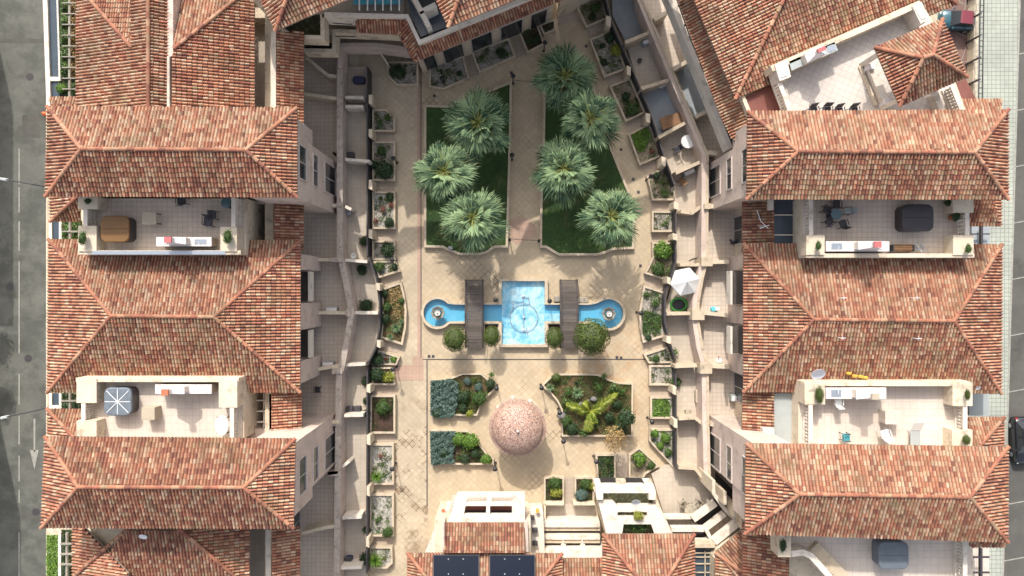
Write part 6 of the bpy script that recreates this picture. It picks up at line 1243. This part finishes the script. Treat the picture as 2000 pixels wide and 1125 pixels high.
# satellite dishes and aerials
def dish(label, x, y, z, r_px, zb, az=0):
    c = P(x, y, z); r = r_px*mpp(z); t = thing('satellite_dish', label, 'satellite dish', (c.x, c.y, zb), 'satellite dishes'); M_ = Matrix.Translation(c) @ Matrix.Rotation(az, 4, 'Z') @ Matrix.Rotation(R(38), 4, 'X')
    g = MB(); rings = []
    for rr, zz in ((.02, 0), (.5, .04), (.85, .11), (1, .16), (1.0, .18), (.85, .135), (.5, .06), (.02, .02)): rings.append([M_ @ Vector((r*rr*math.cos(a), r*rr*math.sin(a), r*zz*1.3)) for a in [2*PI*i/20 for i in range(20)]])
    g.loft(rings, True, True); g.build('reflector', 'white_metal', t); g = MB(); g.bar(M_ @ Vector((0, -r*.9, .1)), M_ @ Vector((0, -r*.2, r*.9)), .02); g.build('feed_arm', 'railing', t)
    g = MB(); g.tube([(c.x, c.y, zb), (c.x, c.y, z)], .025); g.build('mast', 'railing', t)
dish('white satellite dish above the parapet of the lower right terrace', 1597, 729, 9.4, 14, 7.6); dish('white dish on the shaded roof at the bottom left', 280, 1047, 8.9, 8, 8.0); dish('round white dish above the slot of the white frame', 1242, 980, 4.6, 9, 3.8); dish('tiny white dish near the grey awning, lower right', 1910, 757, 7.6, 5, 7.2)
for x, y, lab in ((1645, 582, 'thin aerial on the bright slope, left one'), (1787, 582, 'thin aerial on the bright slope, right one'), (1643, 660, 'thin aerial on the shaded slope, left one'), (1790, 661, 'thin aerial on the shaded slope, right one')):
    c = P(x, y, 8.6); t = thing('aerial', lab, 'aerial', (c.x, c.y, 7.9), 'aerials on the middle right roof'); g = MB(); g.tube([(c.x, c.y, 7.8), (c.x, c.y, 8.9)], .02); g.build('mast', 'white_metal', t)
    g = MB(); g.bar((c.x-.15, c.y, 8.85), (c.x+.15, c.y+.02, 8.85), .03); g.bar((c.x, c.y-.12, 8.8), (c.x, c.y+.12, 8.8), .02); g.build('crossbar', 'white_metal', t)
c = P(1494, 440, 7.4); t = thing('aerial', 'pale branched aerial on the shaded tile strip, upper right', 'aerial', (c.x, c.y, 6.4)); g = MB(); g.tube([(c.x, c.y, 6.3), (c.x, c.y, 7.5)], .02); g.build('mast', 'white_metal', t)
g = MB(); g.tube([P(1478, 410, 7.5), P(1486, 432, 7.5), P(1500, 446, 7.5)], .02); g.tube([P(1484, 446, 7.5), P(1502, 440, 7.5)], .03); g.build('crossbar', 'white_metal', t)
# yellow cloth behind the parapet
g = MB(); r = random.Random(4)
for k, (x, y) in enumerate(((1660, 730), (1671, 735), (1683, 736), (1692, 738))):
    c = P(x, y, 7.75); g.loft([[(c.x+.2*q*(1+.2*math.sin(3*a+k))*math.cos(a), c.y+.14*q*math.sin(a)*(1+.2*math.cos(2*a)), 7.55+zz) for a in [2*PI*i/10 for i in range(10)]] for q, zz in ((.8, 0), (.85, .1), (.5, .18))])
solo(g, 'cloth', 'yellow_cloth', 'crumpled yellow cover lying on the tiles behind the parapet', 'cloth')
# solar panels
for k, (x0, x1, lab) in enumerate(((846, 936, 'left dark blue solar panel on the bottom roof'), (956, 1045, 'right dark blue solar panel on the bottom roof'))):
    t = thing('solar_panel', lab, 'solar panel', P((x0+x1)/2, 1120, 4.9), 'solar panels'); z0, z1 = 4.82, 5.80; a, b = P(x0, 1083, z0), P(x1, 1083, z0); c, d = P(x1, 1155, z1), P(x0, 1155, z1); up = Vector((0, 0, .06))
    g = MB(); g.loft([[a, b, c, d], [p+up for p in (a, b, c, d)]]); g.build('frame', 'railing', t); g = MB(); m_ = (a+b+c+d)/4; q = [m_+(p-m_)*.975+up*1.1 for p in (a, b, c, d)]; g.loft([q, [p+Vector((0, 0, .008)) for p in q]]); g.build('glass', 'solar', t)
    g = MB()
    for u in (.33, .66):
        for v in (.1, .52): p = q[0].lerp(q[1], u).lerp(q[3].lerp(q[2], u), v); g.obox((p.x, p.y, p.z+.01), .05, .05, .03)
        e0 = q[0].lerp(q[1], u); e1 = q[3].lerp(q[2], u)
    g.build('bolt', 'white_metal', t)
# ---------------------------------------------------------------- right patios
c = P(1340, 550, 2.3); t = thing('parasol', 'white six sided parasol on the middle right patio', 'parasol', (c.x, c.y, .4)); n = 6; rr = 29*mpp(2.3)
g = MB()
for i in range(n):
    a0, a1 = 2*PI*(i+.2)/n, 2*PI*(i+1.2)/n; e0 = Vector((c.x+rr*math.cos(a0), c.y+rr*math.sin(a0), 2.05)); e1 = Vector((c.x+rr*math.cos(a1), c.y+rr*math.sin(a1), 2.05)); top = Vector((c.x, c.y, 2.55)); mid = (e0+e1)/2-Vector((0, 0, .04))
    g.poly([top, e0, mid]); g.poly([top, mid, e1]); g.poly([e0, e0-Vector((0, 0, .15)), mid-Vector((0, 0, .15)), mid]); g.poly([mid, mid-Vector((0, 0, .15)), e1-Vector((0, 0, .15)), e1])
g.build('canopy', 'canvas_white', t); g = MB(); g.tube([(c.x, c.y, .4), (c.x, c.y, 2.7)], .025); g.build('pole', 'white_metal', t); g = MB(); g.lathe((c.x, c.y, .4), [(.25, 0), (.25, .08), (.05, .12)], 14); g.build('base', 'concrete', t)
c = P(1327, 595, .8); t = thing('inflatable_pool', 'lime green ring paddling pool below the white parasol', 'paddling pool', (c.x, c.y, .4))
g = MB(); rad = 15*mpp(.7); ring = lambda rr, z: [(c.x+rr*math.cos(a), c.y+rr*.82*math.sin(a), z) for a in [2*PI*i/32 for i in range(32)]]
tb = [ring(rad+.09*math.cos(p), .62+.09*math.sin(p)) for p in [2*PI*i/10 for i in range(11)]]; g.loft(tb, False, False); g.build('rim', 'lime', t, smooth=True)
g = MB(); g.loft([ring(rad*.98, .42), ring(rad*.98, .6)], True, False); g.build('wall', 'chair_dark', t)
table('white round table on the upper right patio', 1344, 276, 27, 27, .4, 'white_plastic', round_=True, legs=1)
chair('small dark chair left of the white round table', 1322, 292, .4, R(120), 'chair_dark', w=.4)
table('long brown wooden table on the blue floored patio', 1311, 236, 42, 24, .42, 'wood_warm', round_=False, rot=R(18))
chair('brown chair on the patio below the white round table', 1331, 354, .4, R(40), 'wood_warm', w=.42)
g = MB(); c = P(1249, 119, .5); g.lathe((c.x, c.y, .4), [(.12, 0), (.16, .2), (.17, .22), (.10, .2)], 12); solo(g, 'plant_pot', 'chair_dark', 'small black pot standing alone on an upper right patio', 'pot')
def acunit(label, x, y, z, rot, s=(.8, .32)):
    c = P(x, y, z+.55); t = thing('air_conditioner', label, 'air conditioner', (c.x, c.y, z), 'outdoor air conditioning units'); g = MB(); g.rbox((c.x, c.y, z+.05), s[0], s[1], .5, .03, rot, .02); g.build('case', 'sheet_grey', t)
    g = MB()
    for a in (-.3, .3): q = rot2(c, rot, a*s[0]/.8, 0); g.obox((q[0], q[1], z), .06, s[1], .06, rot)
    g.build('foot', 'railing', t)
    g = MB(); q = rot2(c, rot, 0, 0); g.obox((q[0], q[1], z+.55), s[0]*.86, s[1]*.7, .01, rot); g.build('lid', 'hood_white', t)
for x, y, z, a, lab in ((1266, 80, .4, R(22), 'unit on the upper right patio by the pink wall'), (1347, 336, .4, R(25), 'unit by the wall of the five sided planter patio'), (647, 604, 1.0, 0, 'unit beside the divider wall, middle left terrace'), (640, 711, 1.0, 0, 'unit beside the divider wall, lower middle left terrace'), (1439, 778, 1.0, 0, 'large white unit on the lower right terrace'), (1296, 165, .4, R(25), 'unit between two upper right patios')): acunit(lab, x, y, z, a, (.8, .32) if x != 1439 else (.75, .45))
t = table('ornate round garden table on the bottom right patio', 1350, 997, 26, 26, .35, 'stone', round_=True, legs=1)
GO = 'ornate chairs around the round garden table'
chair('ornate chair left of the ornate round table', 1336, 984, .35, R(220), 'stone', 'stone', .42, GO); chair('ornate chair right of the ornate round table', 1362, 984, .35, R(140), 'stone', 'stone', .42, GO)
# toys, bags, drying rack and the like
def toy(name, cat, label, fn, m_): g = MB(); fn(g); solo(g, name, m_, label, cat)
c1 = P(1398, 604, 1.4); t = thing('toy_slide', 'small cyan and white toy on the middle right terrace', 'toy', (c1.x, c1.y, 1.0)); g = MB(); g.rbox((c1.x-.05, c1.y, 1.0), .42, .3, .35, .1); g.build('body', 'cyan', t); g = MB(); g.rbox((c1.x+.12, c1.y+.02, 1.35), .3, .22, .12, .08); g.build('seat', 'white_plastic', t)
c1 = P(1406, 705, 1.3); t = thing('toy_car', 'red and white toy near the divider wall, right terrace', 'toy', (c1.x, c1.y, 1.0)); g = MB(); g.rbox((c1.x, c1.y, 1.0), .38, .3, .2, .08); g.build('body', 'white_plastic', t); g = MB(); g.tube([(c1.x-.1, c1.y+.1, 1.2), (c1.x-.1, c1.y+.35, 1.45)], .03); g.build('handle', 'hood_red', t)
g = MB(); c1 = P(1430, 473, 1.2); g.tube([P(1426, 468, 1.1), P(1431, 474, 1.2), P(1435, 479, 1.1)], .07); g.tube([P(1427, 476, 1.15), P(1435, 472, 1.15)], .05); solo(g, 'folded_stroller', 'chair_dark', 'dark folded pushchair lying on the recessed right terrace', 'pushchair')
t = thing('bicycle', 'bicycle leaning by the wall of a right patio', 'bicycle', P(1360, 500, .4))
for x, y in ((1354, 506), (1365, 503)):
    g = MB(); c = P(x, y, .75); g.tube([(c.x+.30*math.cos(a), c.y+.12*math.cos(a), .75+.33*math.sin(a)) for a in [2*PI*i/20 for i in range(21)]], .02); g.build('wheel', 'rubber', t)
g = MB(); a, b = P(1354, 506, .75), P(1365, 503, .75); m_ = (a+b)/2; g.tube([a, m_+Vector((0, 0, .4)), b], .02); g.tube([a, m_-Vector((0, 0, .05)), b], .02); g.build('frame', 'railing', t); g = MB(); g.obox((m_.x, m_.y, 1.2), .22, .1, .05); g.build('saddle', 'chair_dark', t); g = MB(); g.bar((b.x-.05, b.y-.2, 1.3), (b.x-.05, b.y+.2, 1.3), .03); g.build('handlebar', 'railing', t)
g = MB(); c1 = P(1364, 775, .9); g.rbox((c1.x, c1.y, .4), .32, .95, .45, .14); solo(g, 'storage_chest', 'box_beige', 'long pale chest against the parapet of a right patio', 'chest')
g = MB(); c1 = P(1345, 807, .8); g.rbox((c1.x, c1.y, .4), .4, .4, .4, .05); solo(g, 'crate', 'stone', 'small stone coloured crate near the lower right patio wall', 'crate')
c1 = P(700, 155, .8); g = MB(); g.rbox((c1.x, c1.y, .4), .85, .5, .35, .2); solo(g, 'paddling_tub', 'navy', 'dark blue tub on the uppermost left patio', 'tub')
for x, y, lab in ((684, 302, 'black box in the corner of an upper left patio'), (682, 800, 'left black bin on the lower left patio'), (697, 800, 'right black bin on the lower left patio'), (680, 1095, 'dark blue bin on the lowest left patio')):
    c1 = P(x, y, .9); t = thing('storage_bin', lab, 'bin', (c1.x, c1.y, .4)); g = MB(); g.rbox((c1.x, c1.y, .4), .45, .4, .42, .05); g.build('body', 'chair_dark' if y != 1095 else 'navy', t); g = MB(); g.rbox((c1.x, c1.y, .82), .48, .43, .05, .05); g.build('lid', 'railing', t)
c1 = P(690, 500, .7); g = MB(); g.lathe((c1.x, c1.y, .4), [(.15, 0), (.2, .28), (.2, .31), (.13, .3), (.12, .2), (.01, .2)], 14); solo(g, 'plant_pot', 'white_plastic', 'white bowl pot on a left patio beside the divider', 'pot')
c1 = P(620, 762, 1.2); chair('small dark chair on the terrace below the middle left block', 620, 762, 1.0, R(180), 'chair_dark', w=.36)
chair('light blue chair on the patio by the pink parapet', 679, 414, .4, R(90), 'steel', 'steel', .4)
c1 = P(866, 998, 2.4); g = MB(); g.lathe((c1.x, c1.y, 2.2), [(.08, 0), (.13, .2), (.14, .22), (.09, .2)], 12); solo(g, 'plant_pot', 'terracotta', 'red pot on the left corner of the white side wall', 'pot')
c1 = P(1050, 999, 2.6); g = MB(); g.lathe((c1.x, c1.y, 2.2), [(.1, 0), (.13, .3), (.11, .4), (.07, .4)], 12); solo(g, 'plant_pot', 'yellow_cloth', 'ochre jar on the right side wall of the tower', 'pot')
# ---------------------------------------------------------------- streets
def car(label, cx, cy, L_, W_, rot, zg, body, roofm, group=None, hh=1.42):
    t = thing('parked_car', label, 'car', (cx, cy, zg), group)
    def ring(x, hw, z0, z1, cr):      # cross section across the car at length position x
        pts = []
        for sx, zz in ((-1, z0), (-1, z0+(z1-z0)*.45), (-.97, z1-.10), (-.80, z1), (-.3, z1+cr), (.3, z1+cr), (.80, z1), (.97, z1-.10), (1, z0+(z1-z0)*.45), (1, z0)):
            q = rot2((cx, cy), rot, x, sx*hw); pts.append((q[0], q[1], zg+zz))
        return pts
    h = L_/2; w = W_/2; g = MB()
    g.loft([ring(-h, w*.72, .32, .58, .01), ring(-h*.97, w*.86, .25, .74, .02), ring(-h*.85, w*.97, .22, .86, .03), ring(-h*.4, w, .2, .93, .03), ring(h*.3, w, .2, .95, .03), ring(h*.8, w*.97, .22, .92, .03), ring(h*.95, w*.88, .25, .80, .02), ring(h, w*.76, .32, .62, .01)]); g.build('body', body, t, smooth=True)
    def rg(x, hw, z): return [(*rot2((cx, cy), rot, x, s*hw), zg+z) for s in (-1, -.5, .5, 1)]
    g = MB(); k = [(-h*.48, .90, .94), (-h*.08, .84*.88, hh-.06)]; 
    fr = [rg(-h*.50, w*.86, .93), rg(-h*.12, w*.70, hh)]; g.loft(fr, False, False, closed=False); g.build('windscreen', 'glass_dark', t)
    g = MB(); g.loft([rg(h*.58, w*.70, hh-.04), rg(h*.84, w*.80, .93)], False, False, closed=False); g.build('rear_window', 'glass_dark', t)
    for s in (-1, 1):
        g = MB(); P4 = [(-h*.50, w*.86, .93), (-h*.12, w*.70, hh), (h*.58, w*.70, hh-.04), (h*.84, w*.80, .93)]; g.poly([(*rot2((cx, cy), rot, a, s*b), zg+z) for a, b, z in P4]); g.build('side_window', 'glass_dark', t)
        g = MB(); q0 = rot2((cx, cy), rot, h*.22, s*w*.72); q1 = rot2((cx, cy), rot, h*.25, s*w*.90); g.bar((*q0, zg+hh-.03), (*q1, zg+.92), .06); g.build('door_pillar', body, t)
        g = MB(); q = rot2((cx, cy), rot, -h*.36, s*(w+.08)); g.rbox((q[0], q[1], zg+.92), .12, .18, .12, .04, rot, .02); g.build('mirror', body, t)
        g = MB(); q = rot2((cx, cy), rot, -h*.93, s*w*.66); g.rbox((q[0], q[1], zg+.58), .2, .28, .14, .05, rot, .02); g.build('headlight', 'lamp_glass', t)
        g = MB(); q = rot2((cx, cy), rot, h*.95, s*w*.70); g.rbox((q[0], q[1], zg+.66), .12, .22, .16, .04, rot, .02); g.build('tail_light', 'tail_red', t)
        for x in (-h*.62, h*.62):
            g = MB(); c_ = rot2((cx, cy), rot, x, s*w*.9); ax = Vector((-math.sin(rot), math.cos(rot), 0)); fw = Vector((math.cos(rot), math.sin(rot), 0)); cc = Vector((*c_, zg+.31)); rgs = []
            for o_ in (-.1, .1): rgs.append([cc+ax*o_+(fw*math.cos(a)+Vector((0, 0, math.sin(a))))*.31 for a in [2*PI*i/18 for i in range(18)]])
            g.loft(rgs); wh = g.build('wheel', 'rubber', t); g = MB(); g.loft([[cc+ax*s*o_+(fw*math.cos(a)+Vector((0, 0, math.sin(a))))*.18 for a in [2*PI*i/12 for i in range(12)]] for o_ in (.09, .115)]); g.build('rim', 'steel', wh)
    g = MB(); g.loft([rg(-h*.13, w*.70, hh+.005), rg(-h*.02, w*.72, hh+.035), rg(h*.5, w*.72, hh+.02), rg(h*.6, w*.69, hh-.03)], False, False, closed=False); g.build('roof', roofm, t)
    return t
c = P(1873, 38, -9.0); car('teal car with maroon roof parked on the brown driveway', c.x, c.y, 2.95, 1.48, R(-5), -9.86, 'car_teal', 'car_red')
c = P(2003, 861, -9.2); car('black car cut by the right edge of the photo', c.x, c.y, 3.95, 1.7, R(93), -10.05, 'car_black', 'car_black')
c = P(-8, 1040, -9.2)
def streetlamp(label, x0, y0, x1, y1, z=0.5, zb=-10):
    a, b = P(x0, y0, z), P(x1, y1, z); t = thing('street_lamp', label, 'street lamp', (a.x, a.y, 2.0), 'street lamps reaching over the left road'); g = MB(); g.tube([a-Vector((0, 0, .4)), a.lerp(b, .3)+Vector((0, 0, .25)), b], .045); g.build('arm', 'railing', t)
    d = (b-a).normalized(); g = MB(); g.rbox((b.x+d.x*.2, b.y+d.y*.2, z-.12), .6, .2, .14, .08, math.atan2(d.y, d.x), .04); g.build('lamp_head', 'sheet_grey', t); g = MB(); g.obox((a.x, a.y, z-1.2), .2, .25, 1.0); g.build('bracket', 'railing', t)
streetlamp('long armed street lamp near the upper left terrace', 92, 365, 12, 351, 1.5); streetlamp('long armed street lamp near the small white skylight', 100, 795, 14, 814, 2.2)
c = P(82, 220, -9.3); t = thing('traffic_cone_bag', 'orange bag lying at the edge of the left road', 'bag', (c.x, c.y, -9.93)); g = MB()
g.loft([[(c.x+.28*k*(1+.25*math.sin(3*a))*math.cos(a), c.y+.22*k*(1+.2*math.cos(2*a))*math.sin(a), -9.93+z) for a in [2*PI*i/12 for i in range(12)]] for k, z in ((.8, 0), (1.05, .15), (.9, .32), (.4, .42))]); g.build('bag', 'orange', t, smooth=True); g = MB(); g.tube([(c.x+.2, c.y-.1, -9.75), (c.x+.42, c.y-.2, -9.7), (c.x+.5, c.y-.05, -9.85)], .05); g.build('strap', 'orange', t)
# east boundary fence
t = thing('boundary_wall', 'cream boundary wall with black railing beside the pavement', 'wall', P(1900, 60, -10)); g = MB(); g.px([(1905, -80), (1913, -80), (1908, 217), (1900, 217)], -9.0, -10); g.build('wall', 'plaster_cream', t)
g = MB(); zt = -8.1
for x in (1914, 1921): g.tube([P(x+2, -80, zt), P(x-3, 217, zt)], .05)
for k in range(26): y = -70+k*11.5; g.bar(P(1916-(y+70)*.016, y, zt), P(1923-(y+70)*.016, y, zt), .05)
g.build('top_rail', 'railing', t)
for k in range(7): y = -60+k*43; c = P(1917-(y+70)*.016, y, zt); g = MB(); g.obox((c.x, c.y, -9.95), .12, .12, 1.9); g.build('post', 'railing', t)
g = MB()
for pts in ([(1868, 0), (1897, 16)], [(1884, 20), (1890, -20)], [(1865, 62), (1893, 74), (1878, 118)], [(1874, 120), (1893, 121)]): g.ribbon(pts, .05, -9.852, -9.857)
struct(g, 'road_marking', 'white_paint')
# hedges on the outer beds
for k, (x0, y0, x1, y1, n_, m_, lab) in enumerate(((119, -20, 134, 150, 3600, 'leaf_green', 'long hedge climbing through the upper left pergola'), (121, 430, 156, 470, 700, 'leaf_green', 'hedge under the pergola beside the upper left terrace'), (121, 768, 156, 797, 600, 'leaf_dark', 'hedge under the pergola beside the lower left terrace'), (122, 1036, 144, 1150, 1200, 'leaf_dark', 'hedge under the pergola at the bottom left'), (136, -20, 152, 150, 900, 'leaf_dry', 'rusty undergrowth right of the pergola beam'))):
    g = MB(); r = random.Random(k)
    for _ in range(n_):
        x, y = r.uniform(x0, x1), r.uniform(y0, y1); z = 3.0+(.75 if k == 0 else .4)*r.uniform(.3, 1)*(.7+.3*math.sin(y*.2)); c = P(x, y, z); nn = Vector((r.gauss(0, .6), r.gauss(0, .6), 1)).normalized(); a = nn.orthogonal().normalized(); a = Matrix.Rotation(r.uniform(0, 6.28), 3, nn) @ a; b = nn.cross(a); s = r.uniform(.05, .11)
        g.poly([c-a*s, c-b*s*.5, c+a*s, c+b*s*.5], (min(1, max(0, r.gauss(.5, .3))), 1 if r.random() < .22 else 0, 0))
    solo(g, 'hedge', m_, lab, 'hedge', 'hedges on the outer planting strip')
for x, y, lab in ((120, 172, 'bright round bush at the end of the upper left pergola'), (145, 172, 'green bush right of the pergola beam')): plant('bright' if x == 120 else 'bush', lab, x, y, 12, 3.0, group='bushes at the pergola end')
g = MB(); r = random.Random(9)
for _ in range(4200):
    x, y = r.uniform(91, 113), r.uniform(1045, 1150); c = P(x, y, 2.6+r.uniform(0, .5)); nn = Vector((r.gauss(0, .5), r.gauss(0, .5), 1)).normalized(); a = nn.orthogonal().normalized(); a = Matrix.Rotation(r.uniform(0, 6.28), 3, nn) @ a; b = nn.cross(a); s = r.uniform(.05, .1); g.poly([c-a*s, c-b*s*.5, c+a*s, c+b*s*.5], (min(1, max(0, r.gauss(.5, .3))), 0, 0))
solo(g, 'hedge', 'leaf_bright', 'bright green hedge strip beside the road at the bottom left', 'hedge', 'hedges on the outer planting strip')

for i, (x, y, h_) in enumerate(((-178, 380, -3.2), (-170, 505, -3.6), (-180, 610, -3.0))):
    c = P(x, y, h_); t = tree('bush', ('street tree across the road, upper one', 'street tree across the road, middle one', 'street tree across the road, lower one')[i], x, y, 38, h_, .14, 'street trees across the road', z0=-10)
